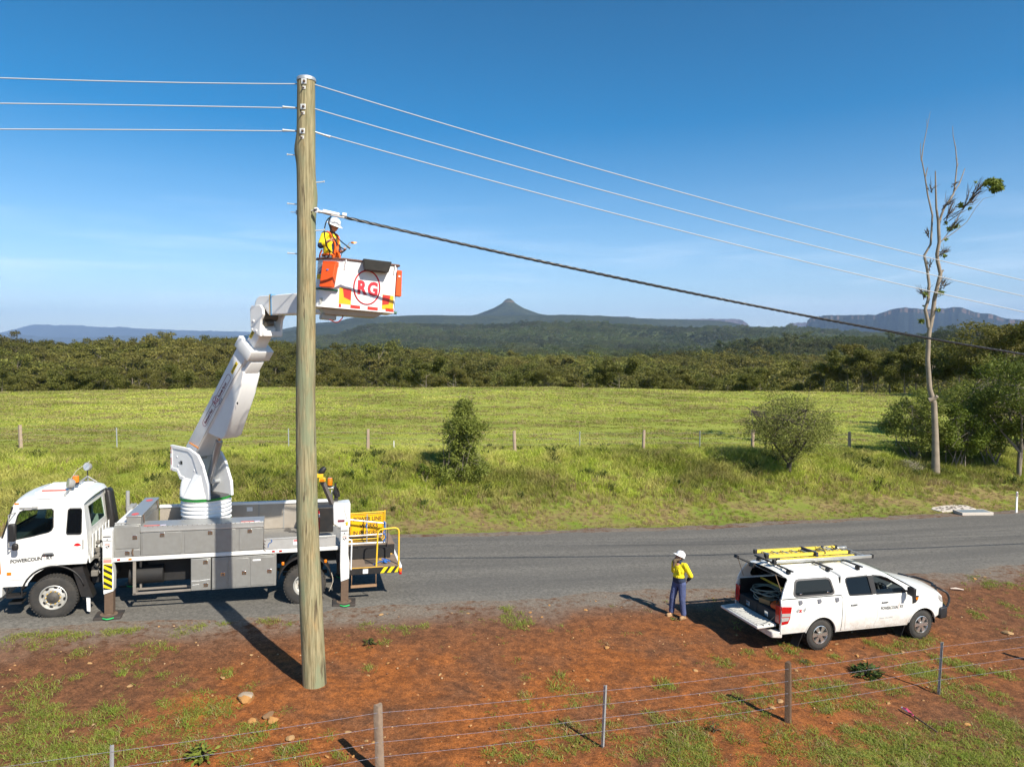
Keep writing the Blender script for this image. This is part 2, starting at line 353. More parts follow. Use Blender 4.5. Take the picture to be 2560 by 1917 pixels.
def ground_material():
    m, n, l, b = mk('ground_soil_and_turf'); tc = n.new('ShaderNodeTexCoord'); v = tc.outputs['Object']
    n1 = noisen(n, l, v, 0.55, 6, 0.65); n2 = noisen(n, l, v, 4.5, 7, 0.68); n3 = noisen(n, l, v, 16, 8, 0.82); n4 = noisen(n, l, v, 0.16, 4, 0.55)
    # bare soil
    soil = mixn(n, l, rangen(n, l, n2, 0.36, 0.66), (0.108, 0.050, 0.026), (0.208, 0.090, 0.042))
    orng = mixn(n, l, rangen(n, l, n2, 0.36, 0.66), (0.180, 0.063, 0.020), (0.355, 0.118, 0.030))
    of = mathn(n, l, 'MULTIPLY', attrn(n, 'orange'), rangen(n, l, n1, 0.30, 0.62), True)
    soil = mixn(n, l, of, soil, orng)
    soil = mixn(n, l, rangen(n, l, n3, 0.56, 0.74, 0, 0.8), soil, (0.36, 0.19, 0.095))
    soil = mixn(n, l, rangen(n, l, n3, 0.46, 0.28, 0, 0.7), soil, (0.06, 0.026, 0.015))
    n6 = noisen(n, l, v, 48, 3, 0.8); n7 = noisen(n, l, v, 19, 4, 0.75)
    gr_ = mathn(n, l, 'MULTIPLY', rangen(n, l, n6, 0.32, 0.68, 0.5, 1.5, False), rangen(n, l, n7, 0.32, 0.68, 0.62, 1.38, False)); vm = n.new('ShaderNodeVectorMath'); vm.operation = 'SCALE'; l.new(soil, vm.inputs[0]); l.new(gr_, vm.inputs['Scale']); soil = vm.outputs[0]
    gravel = mixn(n, l, rangen(n, l, n3, 0.35, 0.7), (0.125, 0.105, 0.085), (0.28, 0.235, 0.19))
    gf = mathn(n, l, 'MULTIPLY', attrn(n, 'grav'), rangen(n, l, mathn(n, l, 'ADD', n2, mathn(n, l, 'MULTIPLY', n1, 0.6)), 0.58, 0.86), True)
    soil = mixn(n, l, gf, soil, gravel)
    # turf between the blades
    tuf = mixn(n, l, rangen(n, l, n1, 0.32, 0.66), (0.145, 0.205, 0.023), (0.225, 0.272, 0.040))
    tuf = mixn(n, l, rangen(n, l, n2, 0.48, 0.72, 0, 0.7), tuf, (0.28, 0.25, 0.085))
    tuf = mixn(n, l, rangen(n, l, n3, 0.5, 0.3, 0, 0.5), tuf, (0.04, 0.07, 0.012))
    pas = mixn(n, l, rangen(n, l, n4, 0.35, 0.62), (0.205, 0.245, 0.034), (0.262, 0.290, 0.052))
    mpv = n.new('ShaderNodeMapping'); mpv.inputs['Scale'].default_value = (0.35, 1.0, 1.0); l.new(v, mpv.inputs[0])
    n5 = noisen(n, l, mpv.outputs[0], 1.1, 7, 0.7)
    pas = mixn(n, l, rangen(n, l, n5, 0.5, 0.7, 0, 0.42), pas, (0.32, 0.325, 0.09))
    pas = mixn(n, l, rangen(n, l, n5, 0.44, 0.30, 0, 0.45), pas, (0.18, 0.255, 0.025))
    straw = mixn(n, l, rangen(n, l, n2, 0.35, 0.65), (0.26, 0.19, 0.085), (0.15, 0.105, 0.05))
    tuf = mixn(n, l, attrn(n, 'field'), tuf, pas)
    df = mathn(n, l, 'MULTIPLY', attrn(n, 'dry'), rangen(n, l, mathn(n, l, 'ADD', n1, mathn(n, l, 'MULTIPLY', n2, 0.5)), 0.58, 0.86), True)
    tuf = mixn(n, l, df, tuf, straw)
    g = mathn(n, l, 'ADD', attrn(n, 'grass'), mathn(n, l, 'MULTIPLY', mathn(n, l, 'SUBTRACT', n2, 0.5), 0.9))
    col = mixn(n, l, rangen(n, l, g, 0.42, 0.62), soil, tuf)
    l.new(col, b.inputs['Base Color']); b.inputs['Roughness'].default_value = 0.95; b.inputs['Specular IOR Level'].default_value = 0.15
    bp = n.new('ShaderNodeBump'); bp.inputs['Strength'].default_value = 0.75; bp.inputs['Distance'].default_value = 0.045
    h = mathn(n, l, 'ADD', mathn(n, l, 'ADD', mathn(n, l, 'MULTIPLY', n3, 0.6), mathn(n, l, 'MULTIPLY', n6, 0.25)), n2); l.new(h, bp.inputs['Height']); l.new(bp.outputs[0], b.inputs['Normal'])
    return m
GROUND = ground_material()

def build_ground():
    xs = axis(-2500, 2500, -32, 40, 0.22, 1.16); ys = axis(-400, 172, 9.5, 46, 0.22, 1.06)
    X, Y = np.meshgrid(xs, ys, indexing='ij'); s, t = st(X, Y); Z = terr(X, Y)
    near = (X > -40) & (X < 45) & (Y < 60)
    bare = ss(0.2, 0.9, -t)
    Z = Z + near * bare * ((fbm(X * 1.7, Y * 1.7, 3, 21) - 0.44) * 0.09 + (hash2(np.round(X * 37), np.round(Y * 41)) - 0.5) * 0.018)
    mound = np.exp(-(((X + 4.0) / 0.9) ** 2 + ((Y - 14.0) / 0.8) ** 2)); Z += 0.10 * mound
    grass = ss(6.9, 7.7, t + (fbm(X * 1.3, Y * 1.3, 3, 3) - 0.45) * 1.0)
    lawn = ss(12.6, 10.9, Y - 0.22 * np.clip(X, 0, 12) + (fbm(X * 0.9, Y * 0.9, 3, 31) - 0.45) * 2.2) * ss(3.0, 6.5, X)
    lawnl = ss(11.0, 9.5, Y + 0.22 * np.clip(-X, 0, 12) * -1 + (fbm(X * 0.9, Y * 0.9, 3, 33) - 0.45) * 2.0) * ss(3, -1, X)
    grass = np.maximum(grass, np.maximum(lawn * 0.50, lawnl * 0.30))
    grass = np.maximum(grass, 0.25 * ss(0.5, 0.72, fbm(X * 0.8, Y * 0.8, 4, 44)) * bare)
    field = ss(-1.0, 2.5, t - tfence(s) + (fbm(X * 0.6, Y * 0.6, 3, 71) - 0.45) * 4)
    dry = ss(6.8, 8.0, t) * ss(12.5, 9.5, t + (fbm(X * 0.4, Y * 0.4, 3, 17) - 0.45) * 6)
    orange = ss(3.6, 1.2, np.hypot((X + 3.4) * 0.8, Y - 13.6)) + ss(5.5, 2.5, np.hypot((X - 0.5) * 0.6, Y - 12.4)) + 0.75 * ss(3.6, 1.6, np.abs(t + 5.2)) * ss(10, 13, s) * ss(26, 19, s)
    orange = np.clip(orange, 0, 1)
    grav = ss(-2.6, -0.9, t + (fbm(X * 0.9, Y * 0.9, 3, 13) - 0.45) * 1.6) * ss(9, 7, t) * 1.0
    return tag(grid_mesh('ground', X, Y, Z, GROUND, dict(grass=grass, field=field, dry=dry, orange=orange, grav=grav)), 'red dirt verge, grassy bank and green paddock', None, None, 'structure')
build_ground()

def road_material():
    m, n, l, b = mk('asphalt'); tc = n.new('ShaderNodeTexCoord'); v = tc.outputs['Object']
    n1 = noisen(n, l, v, 0.35, 4, 0.6); n3 = noisen(n, l, v, 11, 9, 0.86); mpv = n.new('ShaderNodeMapping'); mpv.inputs['Rotation'].default_value = (0, 0, -TH); l.new(v, mpv.inputs[0])
    mp2 = n.new('ShaderNodeMapping'); mp2.inputs['Scale'].default_value = (0.04, 0.9, 1); l.new(mpv.outputs[0], mp2.inputs[0]); n2 = noisen(n, l, mp2.outputs[0], 1.2, 5, 0.6)
    col = mixn(n, l, rangen(n, l, n3, 0.36, 0.66), (0.086, 0.081, 0.072), (0.222, 0.206, 0.180))
    col = mixn(n, l, rangen(n, l, n2, 0.40, 0.68, 0, 0.45), col, (0.075, 0.071, 0.066))
    col = mixn(n, l, rangen(n, l, n1, 0.5, 0.75, 0, 0.35), col, (0.145, 0.135, 0.12))
    tread = mathn(n, l, 'MULTIPLY', attrn(n, 'wheel'), 0.4, True); col = mixn(n, l, tread, col, (0.082, 0.078, 0.073))
    edge = attrn(n, 'edge'); col = mixn(n, l, mathn(n, l, 'MULTIPLY', edge, rangen(n, l, n3, 0.3, 0.7, 0.3, 1), True), col, (0.165, 0.145, 0.12))
    l.new(col, b.inputs['Base Color']); b.inputs['Roughness'].default_value = 0.85; b.inputs['Specular IOR Level'].default_value = 0.3
    bp = n.new('ShaderNodeBump'); bp.inputs['Strength'].default_value = 0.6; bp.inputs['Distance'].default_value = 0.012; l.new(n3, bp.inputs['Height']); l.new(bp.outputs[0], b.inputs['Normal'])
    return m
def build_road():
    ss_ = axis(-400, 500, -25, 48, 0.3, 1.12); k = np.linspace(0, 1, 38)
    S, K = np.meshgrid(ss_, k, indexing='ij')
    lo = -0.95 + (fbm(S * 0.5, S * 0 + 3, 3, 7) - 0.45) * 0.9 + (fbm(S * 2.7, S * 0 + 8, 3, 9) - 0.45) * 0.35; hi = 7.0 + (fbm(S * 0.5, S * 0 + 5, 3, 8) - 0.45) * 0.5 + (fbm(S * 2.7, S * 0, 3, 19) - 0.45) * 0.25
    T = lo + (hi - lo) * K; X, Y = xy(S, T)
    Z = terr(X, Y) + 0.085 * ss(0, 0.10, K) * ss(1, 0.90, K) - 0.05
    e = ss(0.075, 0.0, K + (fbm(S * 1.4, K * 30, 3, 4) - 0.45) * 0.12) + 0.5 * ss(0.97, 1.0, K); Wh = np.exp(-((T - 1.0) / 0.35) ** 2) + np.exp(-((T - 2.6) / 0.35) ** 2) + np.exp(-((T - 4.4) / 0.35) ** 2) + np.exp(-((T - 5.9) / 0.35) ** 2)
    return tag(grid_mesh('road', X, Y, Z, road_material(), dict(edge=e, wheel=Wh)), 'narrow grey asphalt country road', None, None, 'structure')
build_road()

# ------------------------------------------------------------------ far hills and mountains
def ucol(x, y): return CX + F * np.asarray(x) / np.maximum(np.asarray(y), 1)
def zat(u, v, D):
    u = np.asarray(u, float); v = np.asarray(v, float); dy = FW[1] - UPV[1] * (v - CY) / F; dz = FW[2] - UPV[2] * (v - CY) / F; return CAMZ + D * dz / dy
NEARC = ([-600, 0, 300, 400, 580, 723, 800, 923, 1126, 1289, 1450, 1660, 1900, 2150, 2350, 2560, 3200], [852, 850, 853, 848, 846, 851, 872, 868, 885, 887, 891, 892, 889, 885, 868, 858, 850])
RIGHTC = ([-600, 1400, 1660, 1762, 1863, 1920, 2067, 2230, 2311, 2372, 2433, 2560, 3200], [930, 915, 892, 873, 850, 840, 838, 838, 832, 823, 820, 818, 812])
BIGC = ([-600, 600, 723, 790, 841, 874, 902, 943, 1045, 1126, 1200, 1340, 1452, 1513, 1655, 1741, 1863, 1985, 2067, 2300, 3200], [880, 868, 848, 832, 829, 819, 806, 802, 801, 804, 807, 807, 807, 810, 814, 817, 816, 815, 824, 834, 850])
def fhills(x, y):
    x = np.asarray(x, float); y = np.asarray(y, float); u = ucol(x, y)
    base = np.where(y < 500, -19.5, -19.5 - 45 * ss(500, 900, y)); z = base
    def ridge(prof, D, w0, w1, th, zb):
        zc = zat(u, np.interp(u, *prof), D) - th; q = (y - D) / np.where(y < D, w0, w1); return zb + (zc - zb) * np.exp(-q * q)
    z = np.maximum(z, ridge(NEARC, 430, 190, 160, 13, -19.5))
    z = np.maximum(z, ridge(RIGHTC, 1000, 260, 350, 17, -64.5))
    gul = (fbm(x * 0.0022 + y * 0.0005, y * 0.0011, 4, 61) - 0.45)
    b = ridge(BIGC, 4200, 1700, 900, 42, -64.5); b = b + gul * 0.95 * np.clip(b + 64, 0, 400) * ss(4150, 3300, y)
    z = np.maximum(z, b)
    ul = zat(u, 838 + 6 * np.sin(u * 0.03), 6500)
    return z
def forest_mat(name, c0, c1, scale, bumpd, cliff=None):
    m, n, l, b = mk(name); g = n.new('ShaderNodeNewGeometry'); v = g.outputs['Position']
    n1 = noisen(n, l, v, scale, 8, 0.72); n2 = noisen(n, l, v, scale * 0.1, 4, 0.6); n3 = noisen(n, l, v, scale * 3.1, 4, 0.7)
    col = mixn(n, l, rangen(n, l, mathn(n, l, 'ADD', mathn(n, l, 'MULTIPLY', n1, 0.6), mathn(n, l, 'MULTIPLY', n3, 0.4)), 0.36, 0.64), c0, c1); col = mixn(n, l, rangen(n, l, n2, 0.4, 0.7, 0, 0.5), col, [c * 0.65 for c in c0])
    if cliff:
        sx = n.new('ShaderNodeSeparateXYZ'); l.new(g.outputs['True Normal'], sx.inputs[0]); mpv = n.new('ShaderNodeMapping'); mpv.inputs['Scale'].default_value = (1, 1, 4); l.new(v, mpv.inputs[0])
        cl = mixn(n, l, rangen(n, l, noisen(n, l, mpv.outputs[0], 0.01, 6, 0.7), 0.4, 0.62), cliff, [c * 0.45 for c in cliff])
        f = rangen(n, l, mathn(n, l, 'ADD', sx.outputs['Z'], mathn(n, l, 'MULTIPLY', mathn(n, l, 'SUBTRACT', n1, 0.5), 0.5)), 0.62, 0.48); col = mixn(n, l, f, col, cl)
    l.new(col, b.inputs['Base Color']); b.inputs['Roughness'].default_value = 1; b.inputs['Specular IOR Level'].default_value = 0
    bp = n.new('ShaderNodeBump'); bp.inputs['Strength'].default_value = 1.0; bp.inputs['Distance'].default_value = bumpd; l.new(n1, bp.inputs['Height']); l.new(bp.outputs[0], b.inputs['Normal'])
    return m
def build_far():
    ys = np.concatenate([np.linspace(150, 320, 30), np.geomspace(328, 6000, 150)]); ks = np.linspace(-1.15, 1.15, 330)
    K, Y = np.meshgrid(ks, ys, indexing='ij'); X = K * (Y + 260)
    Z = fhills(X, Y); w = ss(150, 172, Y); Z = np.minimum(Z, 1e9) * w + (terr(X, Y) - 2.0) * (1 - w)
    tag(grid_mesh('hill', X, Y, Z, forest_mat('forest_floor', (0.038, 0.050, 0.020), (0.105, 0.125, 0.050), 0.06, 6)), 'forested rolling hills beyond the paddock', None, None, 'structure')
    # the peak: a steep cone with a rock cap on a long shoulder
    D = 9000.0; px = F / D; pk = at(1272, 746, D)
    prof_r = np.array([0, 5, 12, 15, 36, 73, 112, 185, 320, 460, 620, 900]) / px; prof_v = [746, 747.5, 752, 757, 770, 786, 793.5, 799, 803, 812, 850, 960]
    prof_z = np.array([zat(1272, v, D) for v in prof_v])
    xs = np.linspace(-5200, 5200, 420); xs = np.sign(xs) * (np.abs(xs) / 5200) ** 1.6 * 5200; X, Y = np.meshgrid(pk.x + xs, D + xs * 0.75, indexing='ij')
    rr = np.hypot(X - pk.x, (Y - D) * 1.0); an = np.arctan2(Y - D, X - pk.x)
    rr2 = rr * (1 + 0.09 * np.sin(an * 7 + 1) * ss(60, 500, rr) + 0.22 * (fbm(np.cos(an) * 3 + 5 + rr * 0.0008, np.sin(an) * 3 + rr * 0.0008, 4, 80) - 0.45) * ss(60, 900, rr))
    Z = np.interp(rr2, prof_r, prof_z)
    u = ucol(X, Y); edge = zat(u, np.interp(u, [300, 600, 760, 841, 874, 902, 943, 1045, 1126, 1420, 1513, 1655, 1863, 2067, 2300], [960, 900, 845, 826, 816, 804, 799.5, 798.5, 798, 800, 806, 811, 817, 824, 850]), D)
    pl = -60 + (edge + 60) * np.exp(-((Y - D) / 2200) ** 2); Z = np.maximum(Z, pl) + (fbm(X * 0.004, Y * 0.004, 4, 90) - 0.45) * 18 * ss(150, 600, rr)
    tag(grid_mesh('mountain', X, Y, Z, forest_mat('peak_forest', (0.024, 0.032, 0.018), (0.070, 0.080, 0.040), 0.02, 14, (0.20, 0.145, 0.105))), 'lone pointed peak with a rock cap on a forested shoulder', None, None, 'structure')
    def mesa(name, label, D, us, vs, w, cliff_px, base_v, mat, back=0.8, tal=1.0):
        U = np.linspace(us[0] - 14, us[-1] + 14, 300); dy = np.concatenate([np.linspace(-w, -0.03 * w, 30), np.linspace(-0.03 * w, 0.03 * w, 14), np.linspace(0.05 * w, back * w, 12)])
        UU, DD = np.meshgrid(U, dy, indexing='ij'); ragged = (fbm(UU * 0.045, UU * 0 + 2, 4, int(D) % 97) - 0.45) * 0.09 * w
        Yg = D + DD + ragged * ss(-w, -0.2 * w, DD); Xg = (UU - CX) / F * Yg
        crest = zat(UU, np.interp(UU, us, vs), D) + (fbm(UU * 0.2, DD * 0.004, 4, 12) - 0.45) * 0.0018 * D; bz = zat(UU, base_v, D)
        h = np.maximum(crest - bz, 1); cp = np.minimum(cliff_px / F * D, 0.5 * h)
        t = DD / w; low = bz + (crest - cp - bz) * np.clip(1 + t, 0, 1) ** (1.5 * tal); f = ss(-0.035, 0.0, t)
        Zg = low * (1 - f) + crest * f
        fade = ss(us[0] - 14, us[0] - 1, UU) * ss(us[-1] + 14, us[-1] + 1, UU); Zg = bz - 30 + (Zg - bz + 30) * fade
        return tag(grid_mesh(name, Xg, Yg, Zg, mat), label, None, None, 'structure')
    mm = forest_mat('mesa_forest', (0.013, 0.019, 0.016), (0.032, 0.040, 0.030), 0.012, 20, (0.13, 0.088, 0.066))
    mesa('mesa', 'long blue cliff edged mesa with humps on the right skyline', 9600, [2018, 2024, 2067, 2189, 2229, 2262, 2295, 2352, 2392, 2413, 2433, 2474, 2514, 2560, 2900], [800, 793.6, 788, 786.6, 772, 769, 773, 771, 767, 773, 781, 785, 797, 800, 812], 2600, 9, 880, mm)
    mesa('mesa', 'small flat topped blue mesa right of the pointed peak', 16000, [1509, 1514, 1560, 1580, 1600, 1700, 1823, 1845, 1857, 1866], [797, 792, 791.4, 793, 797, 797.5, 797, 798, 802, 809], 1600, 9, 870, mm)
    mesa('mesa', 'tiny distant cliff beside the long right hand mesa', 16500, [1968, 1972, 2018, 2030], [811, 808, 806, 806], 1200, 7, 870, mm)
    mb = forest_mat('hazed_range_forest', (0.045, 0.058, 0.055), (0.075, 0.09, 0.08), 0.006, 30)  # forest tones made paler and bluer, extra haze worked into the colour
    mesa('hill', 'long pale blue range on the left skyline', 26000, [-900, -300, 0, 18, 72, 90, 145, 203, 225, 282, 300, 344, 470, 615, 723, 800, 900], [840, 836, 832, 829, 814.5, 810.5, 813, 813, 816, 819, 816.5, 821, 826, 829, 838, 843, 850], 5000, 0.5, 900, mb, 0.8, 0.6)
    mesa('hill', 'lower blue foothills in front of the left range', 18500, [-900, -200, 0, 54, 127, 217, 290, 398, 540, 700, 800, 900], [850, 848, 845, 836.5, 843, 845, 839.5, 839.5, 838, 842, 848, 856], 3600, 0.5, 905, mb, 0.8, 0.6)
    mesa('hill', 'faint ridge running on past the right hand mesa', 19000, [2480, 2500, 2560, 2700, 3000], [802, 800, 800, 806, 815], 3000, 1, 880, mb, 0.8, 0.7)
build_far()
# ------------------------------------------------------------------ haze
def build_haze():
    m, n, l, b = mk('haze_air'); n.remove(b); pv = n.new('ShaderNodeVolumePrincipled')
    pv.inputs['Color'].default_value = (0.42, 0.62, 1.0, 1); pv.inputs['Density'].default_value = 3.9e-5; pv.inputs['Anisotropy'].default_value = 0.0
    l.new(pv.outputs[0], n['Material Output'].inputs['Volume'])
    b_ = MB(); b_.box(-30000, 30000, -3000, 31000, -900, 1700); o = b_.build('haze', m, recalc=True, weld=0)
    return tag(o, 'thin blue air between the road and the far mountains', None, None, 'stuff')
build_haze()

# ------------------------------------------------------------------ scattering (ground cover and the far wood only)
def coll_of(name, objs):
    c = bpy.data.collections.new(name)
    for o in objs:
        for k in list(o.users_collection): k.objects.unlink(o)
        c.objects.link(o)
    return c
def scatter(name, pts, scale, rotz, pick, coll, label, tilt=None):
    n_ = len(pts); me = bpy.data.meshes.new(name); me.vertices.add(n_); me.vertices.foreach_set('co', np.asarray(pts, np.float32).ravel())
    a = me.attributes.new('sc', 'FLOAT_VECTOR', 'POINT'); s3 = np.asarray(scale, np.float32); s3 = s3 if s3.ndim == 2 else np.repeat(s3[:, None], 3, 1); a.data.foreach_set('vector', s3.ravel())
    a = me.attributes.new('rz', 'FLOAT', 'POINT'); a.data.foreach_set('value', np.asarray(rotz, np.float32))
    a = me.attributes.new('pk', 'INT', 'POINT'); a.data.foreach_set('value', np.asarray(pick, np.int32))
    me.update(); o = bpy.data.objects.new(name, me); COL.objects.link(o)
    g = bpy.data.node_groups.new(name + '_spread', 'GeometryNodeTree')
    g.interface.new_socket('Geometry', in_out='INPUT', socket_type='NodeSocketGeometry'); g.interface.new_socket('Geometry', in_out='OUTPUT', socket_type='NodeSocketGeometry')
    N, L = g.nodes, g.links; gi = N.new('NodeGroupInput'); go = N.new('NodeGroupOutput'); ip = N.new('GeometryNodeInstanceOnPoints'); ci = N.new('GeometryNodeCollectionInfo')
    ci.inputs['Collection'].default_value = coll; ci.inputs['Separate Children'].default_value = True; ci.inputs['Reset Children'].default_value = True
    def na(nm, ty):
        x = N.new('GeometryNodeInputNamedAttribute'); x.data_type = ty; x.inputs['Name'].default_value = nm; return x.outputs['Attribute']
    cx = N.new('ShaderNodeCombineXYZ'); L.new(na('rz', 'FLOAT'), cx.inputs['Z']); er = N.new('FunctionNodeEulerToRotation'); L.new(cx.outputs[0], er.inputs[0])
    L.new(gi.outputs[0], ip.inputs['Points']); L.new(ci.outputs[0], ip.inputs['Instance']); ip.inputs['Pick Instance'].default_value = True
    L.new(na('pk', 'INT'), ip.inputs['Instance Index']); L.new(er.outputs[0], ip.inputs['Rotation']); L.new(na('sc', 'FLOAT_VECTOR'), ip.inputs['Scale']); L.new(ip.outputs[0], go.inputs[0])
    md = o.modifiers.new('spread', 'NODES'); md.node_group = g
    return tag(o, label, None, None, 'stuff')

def leaf_mat(name, c0, c1, c2, scale=0.7, trans=0.3, world_scale=0.0, c2f=0.75):
    m, n, l, b = mk(name); g = n.new('ShaderNodeNewGeometry'); oi = n.new('ShaderNodeObjectInfo')
    nz = noisen(n, l, g.outputs['Position'], scale, 4, 0.6)
    rnd = g.outputs['Random Per Island']
    col = mixn(n, l, rangen(n, l, mathn(n, l, 'ADD', mathn(n, l, 'MULTIPLY', nz, 0.65), mathn(n, l, 'MULTIPLY', rnd, 0.35)), 0.3, 0.7), c0, c1)
    col = mixn(n, l, mathn(n, l, 'MULTIPLY', mathn(n, l, 'POWER', oi.outputs['Random'], 1.6), c2f), col, c2)
    if world_scale:
        wz = noisen(n, l, g.outputs['Position'], world_scale, 4, 0.6); col = mixn(n, l, rangen(n, l, wz, 0.42, 0.66, 0, c2f), col, c2)
        w2 = noisen(n, l, g.outputs['Position'], world_scale * 0.33, 5, 0.65); vm = n.new('ShaderNodeVectorMath'); vm.operation = 'SCALE'; l.new(col, vm.inputs[0]); l.new(rangen(n, l, w2, 0.38, 0.62, 0.55, 1.25), vm.inputs['Scale']); col = vm.outputs[0]
    l.new(col, b.inputs['Base Color']); b.inputs['Roughness'].default_value = 0.6; b.inputs['Specular IOR Level'].default_value = 0.25
    if trans:
        t = n.new('ShaderNodeBsdfTranslucent'); l.new(col, t.inputs[0]); mx = n.new('ShaderNodeMixShader'); mx.inputs[0].default_value = trans
        l.new(b.outputs[0], mx.inputs[1]); l.new(t.outputs[0], mx.inputs[2]); l.new(mx.outputs[0], n['Material Output'].inputs['Surface'])
    return m

def quads_mesh(name, C, A, B, mat, leaf=False):
    """many small leaf faces: centres C, half axes A and B (n,3)"""
    n_ = len(C)
    if leaf: V = np.stack([C - A, C - B * 0.55, C + A, C + B * 0.55], 1)
    else: V = np.stack([C - A - B, C + A - B, C + A + B, C - A + B], 1)
    me = bpy.data.meshes.new(name); me.vertices.add(n_ * 4); me.vertices.foreach_set('co', V.astype(np.float32).ravel())
    me.loops.add(n_ * 4); me.loops.foreach_set('vertex_index', np.arange(n_ * 4, dtype=np.int32)); me.polygons.add(n_)
    me.polygons.foreach_set('loop_start', np.arange(0, n_ * 4, 4, dtype=np.int32)); me.polygons.foreach_set('loop_total', np.full(n_, 4, np.int32)); me.update(calc_edges=True)
    me.materials.append(mat); return me
def unit(v): return v / np.maximum(np.linalg.norm(v, axis=-1, keepdims=True), 1e-9)
def leaf_cloud(rg, centers, radii, n_per, size, flat=0.75, hollow=0.55, droop=0.0):
    """leaf faces through a set of ellipsoid clumps, denser towards their skins"""
    Cs, As, Bs = [], [], []
    for c, r, k in zip(centers, radii, n_per):
        k = int(k); d = unit(rg.normal(size=(k, 3))); rad = hollow + (1 - hollow) * rg.random((k, 1)) ** 0.6
        rv = np.array([r, r, r * flat]) if np.ndim(r) == 0 else np.asarray(r)
        p = np.asarray(c) + d * rad * rv * (1 + 0.18 * rg.normal(size=(k, 1)))
        nrm = unit(d * 0.7 + rg.normal(size=(k, 3)) * 0.75 + np.array([0, 0, 0.35])); t = unit(np.cross(nrm, rg.normal(size=(k, 3)))); b = np.cross(nrm, t)
        t[:, 2] -= droop; s = size * (0.6 + 0.8 * rg.random((k, 1))); Cs.append(p); As.append(unit(t) * s); Bs.append(b * s * 0.62)
    return np.concatenate(Cs), np.concatenate(As), np.concatenate(Bs)

BARK = P('grey_bark', (0.23, 0.19, 0.155), 0.9, var=0.35, scale=5, bump=0.4)
GUMBARK = P('dusky_gum_bark', (0.20, 0.165, 0.13), 0.85, var=0.4, scale=2, bump=0.3)
PALEBARK = P('pale_gum_bark', (0.27, 0.22, 0.165), 0.8, var=0.6, scale=2.2, bump=0.25)
DARKBARK = P('dark_bark', (0.085, 0.068, 0.052), 0.95, var=0.35, scale=7, bump=0.4)
GUM = leaf_mat('gum_leaves', (0.072, 0.082, 0.016), (0.19, 0.195, 0.042), (0.19, 0.15, 0.045), 0.5, 0.4, 0.0, 0.5)
GUMFAR = leaf_mat('far_gum_leaves', (0.095, 0.108, 0.019), (0.25, 0.258, 0.052), (0.245, 0.19, 0.055), 0.12, 0.4, 0.011, 0.45)

GUMHILL = leaf_mat('hill_gum_leaves', (0.050, 0.074, 0.022), (0.155, 0.195, 0.056), (0.17, 0.155, 0.06), 0.05, 0.35, 0.006, 0.4)
def gum_meshes(name, rg, H, spread, leaf, nleaf, mat, trunk=True, thick=1.0, low=0.3):
    """trunk-and-limbs mesh and crown mesh of a gum tree, base at the origin"""
    mb = MB(); cen, rad = [], []
    lean = rg.normal(size=2) * 0.05 * H; nst = 1 if rg.random() < 0.6 else 2
    for q in range(nst):
        off = rg.normal(size=2) * 0.02 * H + (0 if nst == 1 else (q - 0.5) * 0.16 * H); pts = [Vector((off[0] * k * 1.2 + lean[0] * k * k, off[1] * k * 1.2 + lean[1] * k * k, H * 0.82 * k)) for k in np.linspace(0, 1, 7)]
        r0 = 0.022 * H * thick / math.sqrt(nst)
        if trunk: mb.tube(pts, [r0 * (1 - 0.75 * k) for k in np.linspace(0, 1, 7)], 7)
        nb = int(7 + rg.integers(0, 4))
        for i in range(nb):
            k = low + (1 - low) * (i + 0.5 * rg.random()) / nb; a = rg.random() * 6.283; f = k * 6; j = min(5, int(f)); p0 = pts[j].lerp(pts[j + 1], f - j)
            L_ = spread * H * (0.42 - 0.26 * k + 0.14 * rg.random()); e = Vector((math.cos(a) * L_, math.sin(a) * L_, L_ * (0.45 + 0.5 * rg.random())))
            mid = p0 + e * 0.5 + Vector((0, 0, -0.06 * L_)); p1 = p0 + e
            if trunk: mb.tube([p0, mid, p1], [r0 * 0.42 * (1.1 - k * 0.6), r0 * 0.26, r0 * 0.09], 5)
            for w in range(2 + int(rg.integers(0, 2))):
                cen.append(np.array(p1) + rg.normal(size=3) * 0.07 * H * spread * np.array([1, 1, 0.6])); rad.append(H * spread * (0.095 + 0.075 * rg.random()))
        cen.append(np.array(pts[-1]) + np.array([0, 0, 0.05 * H])); rad.append(0.14 * H * spread)
    rad = np.array(rad); w = rad ** 2 / np.sum(rad ** 2)
    C, A, B = leaf_cloud(rg, cen, rad, np.maximum(3, nleaf * w), leaf, 0.62, 0.35)
    return mb, quads_mesh(name, C, A, B, mat)

